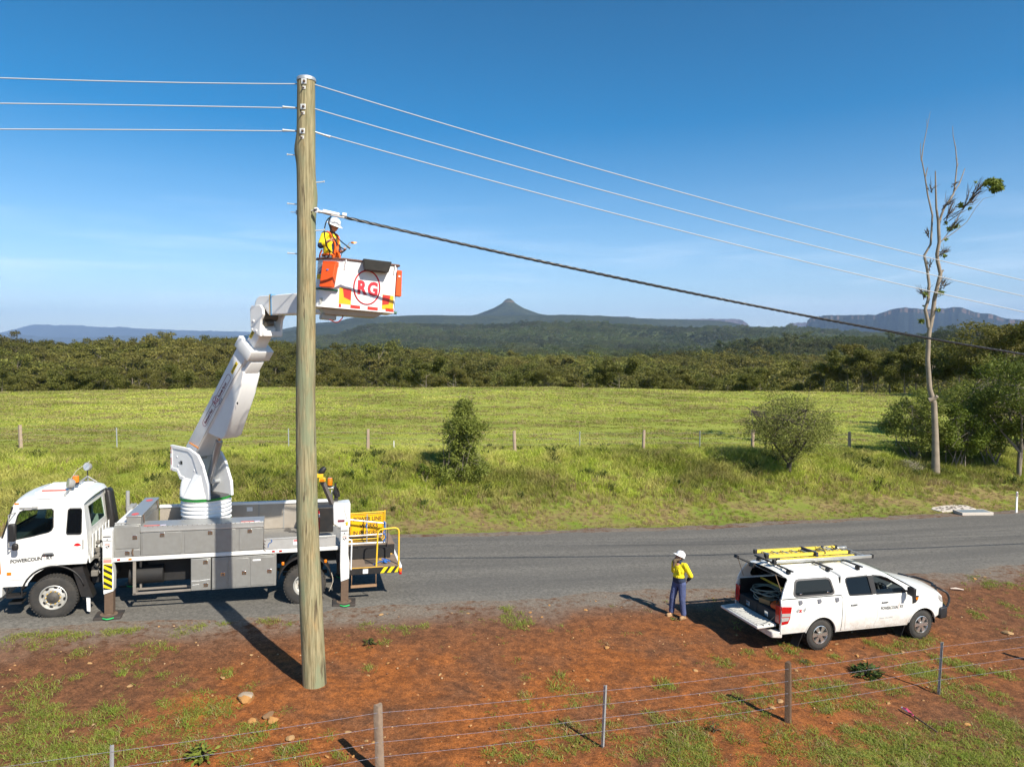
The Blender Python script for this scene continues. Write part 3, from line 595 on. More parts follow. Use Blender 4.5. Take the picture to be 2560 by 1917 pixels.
def build_forest():
    protos = []
    for i in range(7):
        rg = np.random.default_rng(100 + i); mb, cm = gum_meshes('wood_tree', rg, 1.0, [0.95, 0.75, 1.1, 0.85, 1.0, 0.7, 0.9][i], 0.0165, 1700, GUMFAR, True, 0.55, [0.2, 0.12, 0.25, 0.1, 0.3, 0.15, 0.05][i])
        t = mb.build('wood_tree', BARK, recalc=False, weld=0, smooth=60)
        o = bpy.data.objects.new('wood_tree_%d' % i, cm); COL.objects.link(o); cm.materials.append(BARK)
        bm = bmesh.new(); bm.from_mesh(cm); k0 = len(bm.faces); bm.from_mesh(t.data); bm.faces.ensure_lookup_table()
        for f in bm.faces[k0:]: f.material_index = 1
        bm.to_mesh(cm); bm.free(); bpy.data.objects.remove(t); protos.append(o)
    coll = coll_of('wood_trees', protos); pts, sc, hs_ = [], [], []
    def ring(y0, y1, step, h0, h1, umax=1.0):
        y = y0
        while y < y1:
            s_ = step * (y / y0) ** 0.45; x = -0.86 * y - 40
            while x < 0.86 * y + 40:
                xx = x + (rng.random() - 0.5) * s_ * 1.1; yy = y + (rng.random() - 0.5) * s_ * 1.1
                pts.append((xx, yy)); sc.append(h0 + (h1 - h0) * rng.random() ** 1.3); x += s_
            y += s_
    ring(150, 210, 4.2, 6.5, 11); ring(210, 640, 5.4, 9, 15); ring(640, 1500, 9.0, 12, 20); ring(1500, 4700, 24, 16, 30)
    p = np.array(pts); h = np.array(sc); w = ss(150, 172, p[:, 1]); z = fhills(p[:, 0], p[:, 1]) * w + terr(p[:, 0], p[:, 1]) * (1 - w)
    h = h * np.where(p[:, 1] < 175, 0.85, 1.0) * (0.85 + 0.5 * (fbm(p[:, 0] * 0.02, p[:, 1] * 0.012, 3, 55) - 0.3))
    h = h * np.where(rng.random(len(h)) < 0.05, 1.35, 1.0)
    # only what the far side of each rise does not hide
    ang = (z + h - CAMZ) / p[:, 1]; u = np.round(ucol(p[:, 0], p[:, 1]) / 24).astype(int); order = np.argsort(p[:, 1]); best = {}; keep = np.zeros(len(p), bool)
    for i in order:
        b = best.get(u[i], -9)
        if ang[i] > b - 0.004: keep[i] = True
        best[u[i]] = max(b, ang[i] - 0.003)
    p, z, h = p[keep], z[keep], h[keep]; k = len(p)
    wide = 0.85 + 0.5 * rng.random(k); s3 = np.stack([h * wide * np.where(p[:, 1] > 1500, 1.3, 1.0), h * wide * np.where(p[:, 1] > 1500, 1.3, 1.0), h], 1)
    nr = p[:, 1] < 640 + 60 * np.sin(p[:, 0] * 0.01); P3 = np.column_stack([p, z - 0.03 * h]); rz = rng.random(k) * 6.283; pk = rng.integers(0, 7, k)
    scatter('forest', P3[nr], s3[nr], rz[nr], pk[nr], coll, 'olive eucalypt forest filling the valley just behind the paddock')
    hill = []
    for o in protos: q = o.copy(); q.data = o.data.copy(); q.data.materials[0] = GUMHILL; hill.append(q); COL.objects.link(q)
    scatter('forest', P3[~nr], s3[~nr], rz[~nr], pk[~nr], coll_of('hill_trees', hill), 'darker green forest covering the hills beyond the valley')
    print('forest trees', k)
build_forest()

def place_tree(name, label, cat, group, pos, H, mb, cm, bark, rz=0):
    root = empty(name, pos, rz, label, cat, group); t = mb.build('trunk', bark, root, smooth=60, recalc=False, weld=0); t.scale = (1, 1, 1)
    c = bpy.data.objects.new('crown', cm); COL.objects.link(c); c.parent = root; return root
def edge_trees():
    protos = []
    for i in range(6):
        rg = np.random.default_rng(300 + i); H = [9.5, 11, 8.5, 12.5, 10, 7.5][i]; mb, cm = gum_meshes('crown', rg, H, [0.95, 0.85, 1.05, 0.8, 1.0, 1.1][i], 0.105, 9500, GUM, True, 0.7, [0.22, 0.25, 0.12, 0.35, 0.2, 0.08][i]); protos.append((H, mb, cm))
    spots = []   # (u of the trunk, distance, height)
    for u, Y, h in [(2490, 100, 11.8), (2400, 106, 7.6), (2330, 112, 7.4), (2262, 116, 8.0), (2190, 119, 6.8), (2120, 121, 7.0), (2060, 124, 5.6), (2570, 96, 10.5), (2440, 112, 10.0), (2350, 121, 9.0), (2290, 126, 9.6), (2225, 129, 9.2), (2540, 108, 11.0), (2155, 131, 9.4), (2860, 47, 17.0), (2850, 51, 16.0)]: spots.append((u, Y, h, 1))
    for u in np.arange(-20, 2040, 82): spots.append((float(u + rng.normal() * 22), float(138 + rng.random() * 10), float(6.0 + 2.4 * rng.random()), 0))
    made = {}
    for k, (u, Y, h, right) in enumerate(spots):
        i = k % 6 if not right else [3, 0, 5, 1, 2, 5, 0, 4, 1, 2, 3, 0, 1, 4, 3, 1][k]
        p = at(u, 960, Y); pos = (p.x, p.y, gz(p.x, p.y) - 0.15)
        if k == 0: lab, grp = 'tallest broad gum tree standing at the far right corner of the paddock', 'gum trees at the right hand edge of the paddock'
        elif k in (14, 15): lab, grp = 'tall gum tree just beyond the right edge whose shadow crosses the paddock', 'gum trees at the right hand edge of the paddock'
        elif right: lab, grp = 'olive gum tree standing at the right hand edge of the paddock', 'gum trees at the right hand edge of the paddock'
        else: lab, grp = 'olive gum tree in the front row of forest behind the paddock crest', 'front row of gum trees behind the paddock'
        H, mb, cm = protos[i]
        if i not in made: o = made[i] = place_tree('gum_tree', lab, 'tree', grp, pos, H, mb, cm, GUMBARK)
        else: o = copy_tree(made[i])
        o.location = pos; o.rotation_euler = (0, 0, rng.random() * 6.28); s_ = h / H; wd_ = 1.25 if k == 0 else (0.62 if k in (14, 15) else 1.05); o.scale = (s_ * wd_, s_ * wd_, s_); tag(o, lab, 'tree', grp)
edge_trees()

# ------------------------------------------------------------------ trees and shrubs by the road
def bush_tree(name, label, u, v, H, W, seed, leafm, bark, leaf=0.055, nleaf=9000, stems=5, low=0.12, crown=None, trunkr=0.09, open_=0.45, lobes=46, twigs=60):
    rg = np.random.default_rng(seed); x, y, z = hit(u, v); root = empty(name, (x, y, z - 0.05), 0, label, 'tree' if 'tree' in name else 'shrub'); mb = MB(); tips = []
    for s_ in range(stems):
        a = 6.283 * (s_ + rg.random() * 0.7) / stems; L_ = H * (0.45 + 0.3 * rg.random()); e = Vector((math.cos(a) * W * 0.26 * (0.5 + rg.random()), math.sin(a) * W * 0.26 * (0.5 + rg.random()), L_))
        base = Vector((rg.normal() * 0.05, rg.normal() * 0.05, 0)) * (1 if stems < 7 else 4); fork = Vector((0, 0, H * low)) if stems < 7 else base
        p1 = fork + (e - fork) * 0.5 + Vector((rg.normal(), rg.normal(), 0)) * 0.12
        mb.tube([base, fork + Vector((rg.normal(), rg.normal(), 0)) * 0.03 + Vector((0, 0, 0.02)), p1, e], [trunkr, trunkr * 0.8, trunkr * 0.4, trunkr * 0.12], 7); tips += [e, p1]
    cen, rad = [], []
    for i in range(lobes):
        d = unit(rg.normal(size=3)); d[2] = d[2] * 0.95 + 0.12; f = 0.35 + 0.65 * rg.random() ** 0.6
        c = np.array([d[0] * W * 0.42 * f, d[1] * W * 0.42 * f, H * (low + 0.06) + (H * (0.84 - low)) * (0.47 + 0.5 * d[2] * f)])
        if crown is not None: c = crown(c, rg)
        cen.append(c); rad.append(W * (0.07 + 0.085 * rg.random()))
    for i in range(twigs):
        c = cen[rg.integers(len(cen))]; p0 = tips[rg.integers(len(tips))]; out = Vector(c) + Vector(rg.normal(size=3)) * W * 0.06 + (Vector(c) - Vector((0, 0, H * 0.45))).normalized() * W * 0.07
        mb.tube([p0, p0.lerp(out, 0.55) + Vector(rg.normal(size=3)) * 0.07, out], [trunkr * 0.16, trunkr * 0.1, 0.006], 4)
    rad = np.array(rad); w = rad ** 2 / np.sum(rad ** 2); C, A, B = leaf_cloud(rg, cen, rad, nleaf * w, leaf, 0.7, open_)
    mb.build('trunk', bark, root, smooth=60, recalc=False, weld=0); c = bpy.data.objects.new('crown', quads_mesh('crown', C, A, B, leafm, True)); COL.objects.link(c); c.parent = root; return root
LEAF_OLIVE = leaf_mat('olive_shrub_leaves', (0.10, 0.135, 0.018), (0.27, 0.32, 0.052), (0.18, 0.20, 0.042), 2.2, 0.3)
LEAF_FRESH = leaf_mat('fresh_shrub_leaves', (0.075, 0.115, 0.012), (0.20, 0.265, 0.03), (0.14, 0.17, 0.025), 1.6, 0.35)
LEAF_THIN = leaf_mat('thin_tree_leaves', (0.125, 0.155, 0.026), (0.28, 0.31, 0.065), (0.22, 0.21, 0.07), 1.8, 0.3)
def crown_shrub(c, rg):                                    # two lobes: a broad skirt and a tall knob leaning right
    z = 0.2 + 3.6 * rg.random() ** 1.35; r = (1.62 * (1 - z / 4.4) ** 0.62 + 0.02) * math.sqrt(rg.random()) * (0.8 + 0.35 * math.sin(z * 3.1)); a = rg.random() * 6.283
    return np.array([0.45 * z / 4 + r * math.cos(a), r * math.sin(a), z])
bush_tree('shrub', 'tall ragged green shrub with a knob on top on the bank left of centre', 1144, 1196, 4.0, 3.3, 11, LEAF_OLIVE, BARK, 0.066, 19000, 8, 0.0, crown_shrub, 0.05, 0.1, 130, 120)
bush_tree('tree', 'round spreading olive tree with a dark forked trunk on the bank', 1972, 1190, 4.9, 5.6, 12, LEAF_THIN, DARKBARK, 0.054, 21000, 5, 0.13, None, 0.13, 0.05, 130, 150)
LEAF_MID = leaf_mat('mid_tree_leaves', (0.06, 0.085, 0.012), (0.17, 0.21, 0.032), (0.12, 0.14, 0.028), 1.2, 0.35)
RIGHT_SHRUBS = [('shrub', 'dark green shrub just left of the tall bare gum tree trunk', 2285, 1150, 4.6, 4.2, 21, LEAF_OLIVE), ('shrub', 'leafy bright green shrub directly right of the bare gum tree trunk', 2392, 1168, 4.4, 3.8, 22, LEAF_FRESH),
                ('shrub', 'thin upright shrub with spiky shoots behind the right hand thicket', 2425, 1130, 5.4, 4.6, 23, LEAF_OLIVE), ('shrub', 'dense dark shrub between the bright shrub and the large right hand tree', 2475, 1160, 5.0, 4.6, 24, LEAF_OLIVE),
                ('tree', 'large loose green tree cut by the right edge of the view', 2548, 1190, 8.2, 6.2, 25, LEAF_MID)]
for nm, lb, u, v, H, W, sd, lm in RIGHT_SHRUBS:
    bush_tree(nm, lb, u, v, H, W, sd, lm, BARK, 0.08, 12000 if H < 6 else 19000, 8 if H < 6 else 5, 0.03 if H < 6 else 0.18, None, 0.05 if H < 6 else 0.12, 0.25, 70 if H < 6 else 110)
bush_tree('shrub', 'low bright leafed sucker bush at the left foot of the ragged shrub', 1062, 1200, 0.95, 1.0, 31, LEAF_FRESH, BARK, 0.06, 700, 8, 0.02, None, 0.015, 0.3, 14, 6)
bush_tree('shrub', 'low bright leafed sucker bush at the right foot of the ragged shrub', 1142, 1204, 0.8, 0.9, 32, LEAF_FRESH, BARK, 0.06, 600, 8, 0.02, None, 0.015, 0.3, 14, 6)
bush_tree('shrub', 'small dark weedy bush on the bank left of the olive tree', 1802, 1164, 1.0, 1.0, 33, LEAF_OLIVE, BARK, 0.05, 700, 8, 0.02, None, 0.015, 0.3, 14, 10)

def dead_gum():
    Y = 40.1; S = 962 / 360.0
    def p(a, b, dy=0): return at(2200 + a / S, 280 + b / S, Y + dy)
    low = [at(2338.6, 1189, Y), at(2339, 1140, Y), at(2338, 1081, Y), at(2335, 1008, Y), at(2324, 972, Y), at(2319, 900, Y)]
    base = low[0].copy(); base.z = gz(base.x, base.y) - 0.1; root = empty('dead_gum_tree', base, 0, 'tall nearly bare pale gum tree with forked dead limbs on the right', 'tree'); inv = Matrix.Translation(-base); mb = MB(); low[0] = base
    px = 1.0 / S * Y / F
    def limb(pts, w0, w1, dy=0.0, n=7):
        q = [p(a, b, dy * k) for k, (a, b) in zip(np.linspace(0, 1, len(pts)), pts)]; mb.tube(q, [(w0 + (w1 - w0) * k) * px / 2 * 0.75 for k in np.linspace(0, 1, len(q))], n)
    trunk = low + [p(325, 1500), p(335, 1430)]; mb.tube(trunk, [0.25, 0.20, 0.175, 0.155, 0.138, 0.128, 0.122, 0.118], 10)
    mb.tube([at(2322, 1000, Y), at(2338, 995, Y - 0.1), at(2343, 990, Y - 0.2)], [0.15, 0.12, 0.09], 7)
    limb([(335, 1440), (352, 1350), (363, 1250), (380, 1180), (404, 1080), (385, 1000), (380, 950), (395, 870), (391, 780), (389, 715)], 38, 25, -0.2, 9)
    limb([(404, 1085), (418, 1062), (424, 1056)], 18, 12)
    limb([(389, 730), (376, 640), (372, 500), (370, 395)], 22, 9, -0.3); limb([(391, 760), (410, 690), (430, 640), (490, 550), (500, 500), (515, 350), (505, 240), (488, 160), (485, 95)], 22, 3, 0.5); limb([(497, 530), (530, 480), (548, 430), (567, 378)], 12, 6, 0.4)
    limb([(512, 380), (523, 345)], 7, 4); limb([(505, 310), (520, 318)], 9, 5)
    limb([(325, 1440), (318, 1390), (302, 1320), (322, 1255), (328, 1150), (315, 1050), (295, 960), (338, 885), (345, 780), (350, 690), (318, 550), (300, 430), (278, 315), (290, 225), (310, 130), (320, 80), (336, 0)], 32, 2, 0.5, 8)
    limb([(276, 330), (270, 260), (272, 208)], 7, 4); limb([(302, 440), (312, 400), (318, 372)], 10, 6); limb([(314, 110), (312, 45)], 4, 2)
    limb([(405, 870), (440, 830), (500, 735), (560, 640), (610, 575), (680, 545), (745, 500)], 9, 3, 0.8, 5); limb([(412, 862), (500, 800), (580, 735), (640, 640), (690, 580), (770, 560)], 8, 2, -0.6, 5)
    rg = np.random.default_rng(5); tw = MB()
    for a, b, n_, sp in [(440, 720, 9, 150), (560, 640, 10, 150), (620, 560, 9, 120), (470, 780, 6, 110), (420, 640, 6, 100), (400, 960, 7, 90), (400, 1180, 8, 90), (300, 1230, 8, 75), (330, 1040, 4, 60), (320, 830, 5, 50), (340, 540, 4, 60), (480, 500, 4, 60)]:
        for i in range(n_):
            an = R(rg.uniform(25, 80)) if a > 380 else R(rg.uniform(60, 150)); L_ = sp * rg.uniform(0.5, 1.1); x1, y1 = a + math.cos(an) * L_, b - math.sin(an) * L_
            [tw.tube([p(x1 - (x1 - a) * 0.5 + rg.normal() * 4, y1 - (y1 - b) * 0.5), p(x1 + rg.normal() * 18, y1 - 12 + rg.normal() * 14, rg.normal() * 0.5)], [0.018, 0.007], 3) for _ in range(2)]; tw.tube([p(a + rg.normal() * 8, b + rg.normal() * 14), p((a + x1) / 2 + rg.normal() * 6, (b + y1) / 2 + rg.normal() * 5, rg.normal() * 0.4), p(x1, y1, rg.normal() * 0.8)], [0.024, 0.017, 0.008], 4)
    mb.build('trunk', PALEBARK, root, smooth=60, recalc=False, weld=0, xf=inv); tw.build('twigs', DARKBARK, root, recalc=False, weld=0, xf=inv)
    cl = [(770, 475, 34, 320), (735, 465, 26, 170), (800, 505, 24, 170), (765, 520, 24, 150), (700, 480, 16, 50), (545, 622, 24, 70), (600, 643, 11, 25), (505, 765, 20, 70), (465, 780, 20, 60), (440, 740, 14, 35), (430, 960, 17, 45), (405, 1210, 22, 50), (300, 1215, 20, 40), (275, 1395, 24, 60), (385, 1320, 18, 40), (300, 1300, 16, 30), (640, 470, 13, 20), (440, 855, 12, 16)]
    rg = np.random.default_rng(6); cen = [np.array(inv @ p(a, b, rg.normal() * 0.3)) for a, b, r, k in cl]; C, A, B = leaf_cloud(rg, cen, [r * px * 1.05 for a, b, r, k in cl], [k * (1.8 if i < 5 else 0.8) for i, (a, b, r, k) in enumerate(cl)], 0.105, 0.8, 0.1)
    c = bpy.data.objects.new('crown', quads_mesh('crown', C, A, B, LEAF_OLIVE, True)); COL.objects.link(c); c.parent = root
dead_gum()

# ------------------------------------------------------------------ grasses
def tuft(name, rg, n, h, spread, width, mat, lean=0.5):
    V, Fc = [], []
    for i in range(n):
        a = rg.random() * 6.283; r = spread * math.sqrt(rg.random()); x, y = r * math.cos(a), r * math.sin(a); hh = h * (0.5 + 0.7 * rg.random()); la = rg.random() * 6.283; ln = lean * hh * (0.3 + rg.random())
        dx, dy = math.cos(la) * ln, math.sin(la) * ln; wa = rg.random() * 6.283; wx, wy = math.cos(wa) * width, math.sin(wa) * width; b = len(V)
        V += [(x - wx, y - wy, -0.02), (x + wx, y + wy, -0.02), (x + dx * 0.4 + wx * 0.8, y + dy * 0.4 + wy * 0.8, hh * 0.6), (x + dx * 0.4 - wx * 0.8, y + dy * 0.4 - wy * 0.8, hh * 0.6), (x + dx, y + dy, hh * (1 - 0.25 * lean))]; Fc += [(b, b + 1, b + 2, b + 3), (b + 3, b + 2, b + 4)]
    me = bpy.data.meshes.new(name); me.from_pydata(V, [], Fc); me.materials.append(mat); o = bpy.data.objects.new(name, me); COL.objects.link(o); return o
G_BANK = leaf_mat('bank_grass_blades', (0.265, 0.345, 0.030), (0.42, 0.485, 0.062), (0.48, 0.43, 0.14), 0.9, 0.35, 0.5)
G_PAST = leaf_mat('pasture_blades', (0.310, 0.375, 0.040), (0.45, 0.49, 0.072), (0.50, 0.46, 0.15), 0.6, 0.35, 0.12)
G_STRAW = leaf_mat('straw_blades', (0.30, 0.23, 0.10), (0.38, 0.31, 0.15), (0.24, 0.16, 0.075), 0.9, 0.25)
G_VERGE = leaf_mat('verge_grass_blades', (0.125, 0.20, 0.018), (0.255, 0.32, 0.040), (0.36, 0.33, 0.10), 1.5, 0.35)
G_WEED = leaf_mat('weed_leaves', (0.035, 0.062, 0.012), (0.09, 0.13, 0.025), (0.11, 0.11, 0.03), 2, 0.3)
def grasses():
    rg = np.random.default_rng(9)
    bank = coll_of('bank_tufts', [tuft('bt%d' % i, rg, 26, [0.42, 0.50, 0.36, 0.45][i], [0.22, 0.26, 0.25, 0.2][i], 0.012, G_BANK, 0.7) for i in range(4)] + [tuft('bt_straw%d' % i, rg, 22, 0.42, 0.22, 0.011, G_STRAW, 0.8) for i in range(2)] + [tuft('bt_weed', rg, 40, 0.5, 0.2, 0.026, G_WEED, 0.6)])
    # bank: between the road and the paddock fence
    n = 42000; s = rng.uniform(-24, 52, n); t = rng.uniform(7.3, 22.5, n); ok = t < tfence(s) + 1.2; s, t = s[ok], t[ok]; x, y = xy(s, t); vis = np.abs(ucol(x, y) - CX) < 1420; x, y, s, t = x[vis], y[vis], s[vis], t[vis]
    nz = fbm(x * 0.5, y * 0.5, 4, 40); dryn = fbm(x * 0.4, y * 0.4, 3, 17); keep = rng.random(len(x)) < np.clip(0.35 + 1.2 * (nz - 0.3) + 0.3 * ss(9, 12, t), 0.1, 1); x, y, s, t, nz, dryn = [a[keep] for a in (x, y, s, t, nz, dryn)]
    pk = rng.integers(0, 4, len(x)); rr = rng.random(len(x)); dryz = ss(12.8, 9.0, t + (dryn - 0.45) * 5); pk = np.where(rr < 0.06 + 0.45 * dryz, rng.integers(4, 6, len(x)), pk); pk = np.where((rr > 0.992) & (t > 10.5), 6, pk)
    clump = fbm(x * 0.45 + 9, y * 0.45, 4, 63); pk = np.where((clump > 0.60) & (rng.random(len(x)) < 0.10) & (t > 10), 6, pk)
    sc = (0.45 + 0.6 * rng.random(len(x))) * (0.35 + 0.75 * ss(8.3, 12.0, t)) * np.where(t > tfence(s) - 1.5, 0.55, 1) * (0.6 + 0.9 * nz)
    scatter('bank_grass', np.column_stack([x, y, terr(x, y)]), sc, rng.random(len(x)) * 6.28, pk, bank, 'long uneven green and straw coloured grass on the roadside bank'); print('bank', len(x))
    past = coll_of('pasture_tufts', [tuft('pt%d' % i, rg, 20, 0.15, 0.30, 0.02, G_PAST, 0.9) for i in range(3)] + [tuft('pt_straw', rg, 18, 0.17, 0.3, 0.016, G_STRAW, 1.0)])
    n = 60000; k = rng.uniform(-0.86, 0.86, n); y = 31 * np.exp(rng.random(n) * math.log(118 / 31.0)); x = k * y; s, t = st(x, y); ok = t > tfence(s) - 1.5; x, y, s, t = x[ok], y[ok], s[ok], t[ok]
    nz = fbm(x * 0.28, y * 0.9, 4, 50); keep = rng.random(len(x)) < np.clip(0.2 + 1.6 * (nz - 0.3), 0.05, 1); x, y, nz = x[keep], y[keep], nz[keep]
    pk = np.where(rng.random(len(x)) < np.clip((nz - 0.40) * 2.2, 0.03, 0.5), 3, rng.integers(0, 3, len(x))); sc = (0.6 + 0.7 * rng.random(len(x))) * np.clip(y / 45, 0.8, 2.0)
    scatter('pasture_grass', np.column_stack([x, y, terr(x, y)]), np.column_stack([sc, sc, sc * 0.55]), rng.random(len(x)) * 6.28, pk, past, 'short grazed grass of the green paddock'); print('pasture', len(x))
    # tufts on the bare verge, patch by patch
    A = [(250,85,120),(870,205,110),(690,75,50),(860,45,40),(1110,75,50),(480,100,40),(500,200,50),(250,430,110),(190,540,50),(480,355,25),(660,560,60),(660,600,70),(520,620,50),(950,640,60),(1010,515,45),(1190,510,100),(1300,560,90),(1400,540,90),(1160,570,60),(350,640,90),(240,600,60),(60,660,120),(200,690,130),(100,760,130),(630,710,50),(700,680,40),(800,615,35),(690,830,110),(620,780,70),(400,810,130),(300,860,120),(840,850,90),(1090,660,80),(1220,710,80),(1480,720,120),(1550,690,70),(1180,760,70),(1010,860,60),(1400,830,60),(1480,870,50),(1660,650,30),(1750,810,80),(1840,800,50),(1900,890,50),(2090,830,40),(1380,330,40),(1540,420,35),(1100,385,35),(860,330,30),(1000,350,25),(740,325,25),(340,550,40),(870,700,40),(600,545,40),(1750,565,25),(2010,715,30),(100,880,150),(520,880,120)]
    B = [(995,55,35),(1050,125,90),(1090,155,40),(260,185,45),(370,190,50),(260,265,25),(135,165,40),(490,160,25),(160,425,30),(1320,465,30),(1120,485,25),(1330,540,70),(1420,590,70),(1110,600,50),(1390,640,40),(1590,630,50),(1980,530,60),(1030,815,60),(1150,800,60),(1360,800,90),(1260,830,50),(1130,885,40),(1010,940,70),(900,940,35),(1210,950,60),(1290,960,50),(1400,900,80),(1530,870,60),(1660,820,90),(1700,950,60),(1880,720,50),(2100,820,160),(2100,960,180),(2180,800,60),(1820,960,50),(2000,900,80),(1850,900,60),(1080,990,50)]
    Cc = [(280,200,60),(700,110,60),(600,150,40),(440,140,40),(800,200,35),(1000,170,40),(1240,80,40),(1330,115,50),(1530,70,60),(1420,90,40),(1500,230,100),(1640,310,120),(1550,270,80),(1300,350,60),(870,360,110),(1080,440,100),(850,460,90),(930,480,70),(380,500,130),(250,570,90),(560,350,80),(540,440,60),(1000,340,60),(1190,350,20),(1380,370,60),(1700,190,60),(1850,230,70),(1780,430,90),(2000,400,80),(1900,240,40),(2100,280,50),(620,680,90),(700,640,60),(900,720,100),(1000,800,150),(1200,750,140),(1400,800,200),(1600,800,200),(1800,800,220),(2000,780,220),(2150,700,150),(2180,640,100),(100,780,160),(60,830,120),(450,830,60),(360,690,50),(1290,690,90),(1450,680,100),(1080,640,70),(1250,510,80),(2050,560,70),(1950,560,50),(800,860,160),(1100,860,180)]
    D = [(750,940,60),(1110,1060,110),(1400,1110,80),(1420,1410,50),(1010,1400,60),(1340,1310,70),(480,1640,100),(350,960,60),(1450,860,60),(1200,890,40),(650,930,50),(880,930,60),(1330,880,70)]
    pat = [(a / 2.458, 1550 + b / 2.458, r / 2.458) for a, b, r in A] + [(860 + a / 2.458, 1500 + b / 2.458, r / 2.458) for a, b, r in B] + [(1700 + a / 2.572, 1580 + b / 2.572, r / 2.572) for a, b, r in Cc] + [(2200 + a / 4.139, 1200 + b / 4.139, r / 4.139) for a, b, r in D]
    pat += [(u, 1590 + rng.normal() * 7 - u * 0.062, rng.uniform(6, 16)) for u in rng.uniform(0, 900, 26)] + [(u, 1500 - (u - 1500) * 0.082 + rng.normal() * 6, rng.uniform(6, 14)) for u in rng.uniform(1500, 2200, 14)]
    px_, py_, big = [], [], []
    for u, v, r in pat:
        x, y, z = hit(u, v); rad = r * math.hypot(x, y) / F * 1.05; k = int(6 + 44 * rad * rad * 8)
        for i in range(k):
            a = rng.random() * 6.283; q = rad * math.sqrt(rng.random()) * (0.7 + 0.6 * vnoise(a * 2 + u, v, 3)); px_.append(x + q * math.cos(a) * 1.15); py_.append(y + q * math.sin(a) * 1.6); big.append(1 - 0.6 * q / max(rad, 0.01))
    n = 2600; x = rng.uniform(-16, 26, n); y = rng.uniform(9.5, 30, n); s, t = st(x, y); ok = (t < -1.2) & (fbm(x * 0.8, y * 0.8, 4, 44) > 0.50); px_ += list(x[ok]); py_ += list(y[ok]); big += list(0.3 + 0.4 * rng.random(ok.sum()))
    x = np.array(px_); y = np.array(py_); big = np.array(big); s, t = st(x, y); ok = (t < -0.95) & (np.hypot(x + 4.0, y - 14.1) > 0.34); x, y, big = x[ok], y[ok], big[ok]
    verge = coll_of('verge_tufts', [tuft('vt%d' % i, rg, 13, 0.095, 0.11, 0.0055, G_VERGE, 1.4) for i in range(4)] + [tuft('vt_straw', rg, 9, 0.12, 0.08, 0.005, G_STRAW, 1.3)])
    sc = (0.45 + 0.75 * rng.random(len(x))) * (0.45 + 0.7 * big); pk = np.where(rng.random(len(x)) < 0.12, 4, rng.integers(0, 4, len(x)))
    scatter('verge_grass', np.column_stack([x, y, terr(x, y)]), np.column_stack([sc * 1.15, sc * 1.15, sc * 0.85]), rng.random(len(x)) * 6.28, pk, verge, 'ragged green grass patches on the red dirt verge'); print('verge', len(x))
    # little stones too many to count
    pb = []
    for i in range(3):
        bm = bmesh.new(); bmesh.ops.create_icosphere(bm, subdivisions=1, radius=1)
        for v in bm.verts: v.co *= 0.75 + 0.5 * rg.random(); v.co.z *= 0.6
        me = bpy.data.meshes.new('pebble%d' % i); bm.to_mesh(me); bm.free(); me.materials.append([P('tan_pebble', (0.40, 0.22, 0.09), 0.9, var=0.3), P('pale_pebble', (0.40, 0.26, 0.14), 0.9, var=0.3), P('brown_pebble', (0.17, 0.075, 0.035), 0.95, var=0.3)][i]); o = bpy.data.objects.new('pebble%d' % i, me); COL.objects.link(o); pb.append(o)
    pc = coll_of('pebbles', pb); n = 26000; x = rng.uniform(-18, 30, n); y = rng.uniform(9.5, 32, n); s, t = st(x, y); ok = (t < -0.7) & (rng.random(n) < 0.25 + 1.1 * (fbm(x * 0.6, y * 0.6, 3, 88) - 0.2)); x, y = x[ok], y[ok]
    sc = 0.006 + 0.022 * rng.random(len(x)) ** 5 + 0.004 * rng.random(len(x)); pk = np.where(rng.random(len(x)) < 0.68, 2, rng.integers(0, 2, len(x)))
    scatter('gravel', np.column_stack([x, y, terr(x, y) + 0.012]), sc, rng.random(len(x)) * 6.28, pk, pc, 'tiny stones and clods scattered over the red dirt')
grasses()
# ------------------------------------------------------------------ timber power pole and its fittings
def pole_material():
    m, n, l, b = mk('treated_pole_timber'); tc = n.new('ShaderNodeTexCoord'); v = tc.outputs['Object']
    def st_(sx, sz): q = n.new('ShaderNodeMapping'); q.inputs['Scale'].default_value = (sx, sx, sz); l.new(v, q.inputs[0]); return q.outputs[0]
    grain = noisen(n, l, st_(1, 0.05), 34, 6, 0.65, 0.3); patch = noisen(n, l, st_(1, 0.28), 3.2, 5, 0.6); crack = noisen(n, l, st_(1, 0.09), 10, 4, 0.55, 0.5); knot = noisen(n, l, st_(1, 0.5), 5, 3, 0.5)
    col = mixn(n, l, rangen(n, l, grain, 0.34, 0.66), (0.165, 0.138, 0.072), (0.365, 0.315, 0.185))
    col = mixn(n, l, rangen(n, l, patch, 0.45, 0.66, 0, 0.85), col, (0.205, 0.235, 0.145))
    col = mixn(n, l, rangen(n, l, patch, 0.42, 0.28, 0, 0.6), col, (0.40, 0.26, 0.115))
    col = mixn(n, l, rangen(n, l, crack, 0.60, 0.68, 0, 0.85), col, (0.075, 0.054, 0.034)); col = mixn(n, l, rangen(n, l, knot, 0.70, 0.78, 0, 0.75), col, (0.13, 0.075, 0.035))
    l.new(col, b.inputs['Base Color']); b.inputs['Roughness'].default_value = 0.85; b.inputs['Specular IOR Level'].default_value = 0.25
    bp = n.new('ShaderNodeBump'); bp.inputs['Strength'].default_value = 0.5; bp.inputs['Distance'].default_value = 0.02; h = mathn(n, l, 'SUBTRACT', grain, mathn(n, l, 'MULTIPLY', rangen(n, l, crack, 0.63, 0.71), 0.8)); l.new(h, bp.inputs['Height']); l.new(bp.outputs[0], b.inputs['Normal'])
    return m
PB = Vector((-4.01, 14.15, -0.05))
def pole_c(z): return float(np.interp(z, [-0.3, 0.2, 3.55, 6.17, 8.1, 9.4, 10.1, 11.0, 11.4, 12.4], [-0.08, -0.08, -0.175, -0.17, -0.125, -0.11, -0.10, -0.095, -0.085, -0.065]))
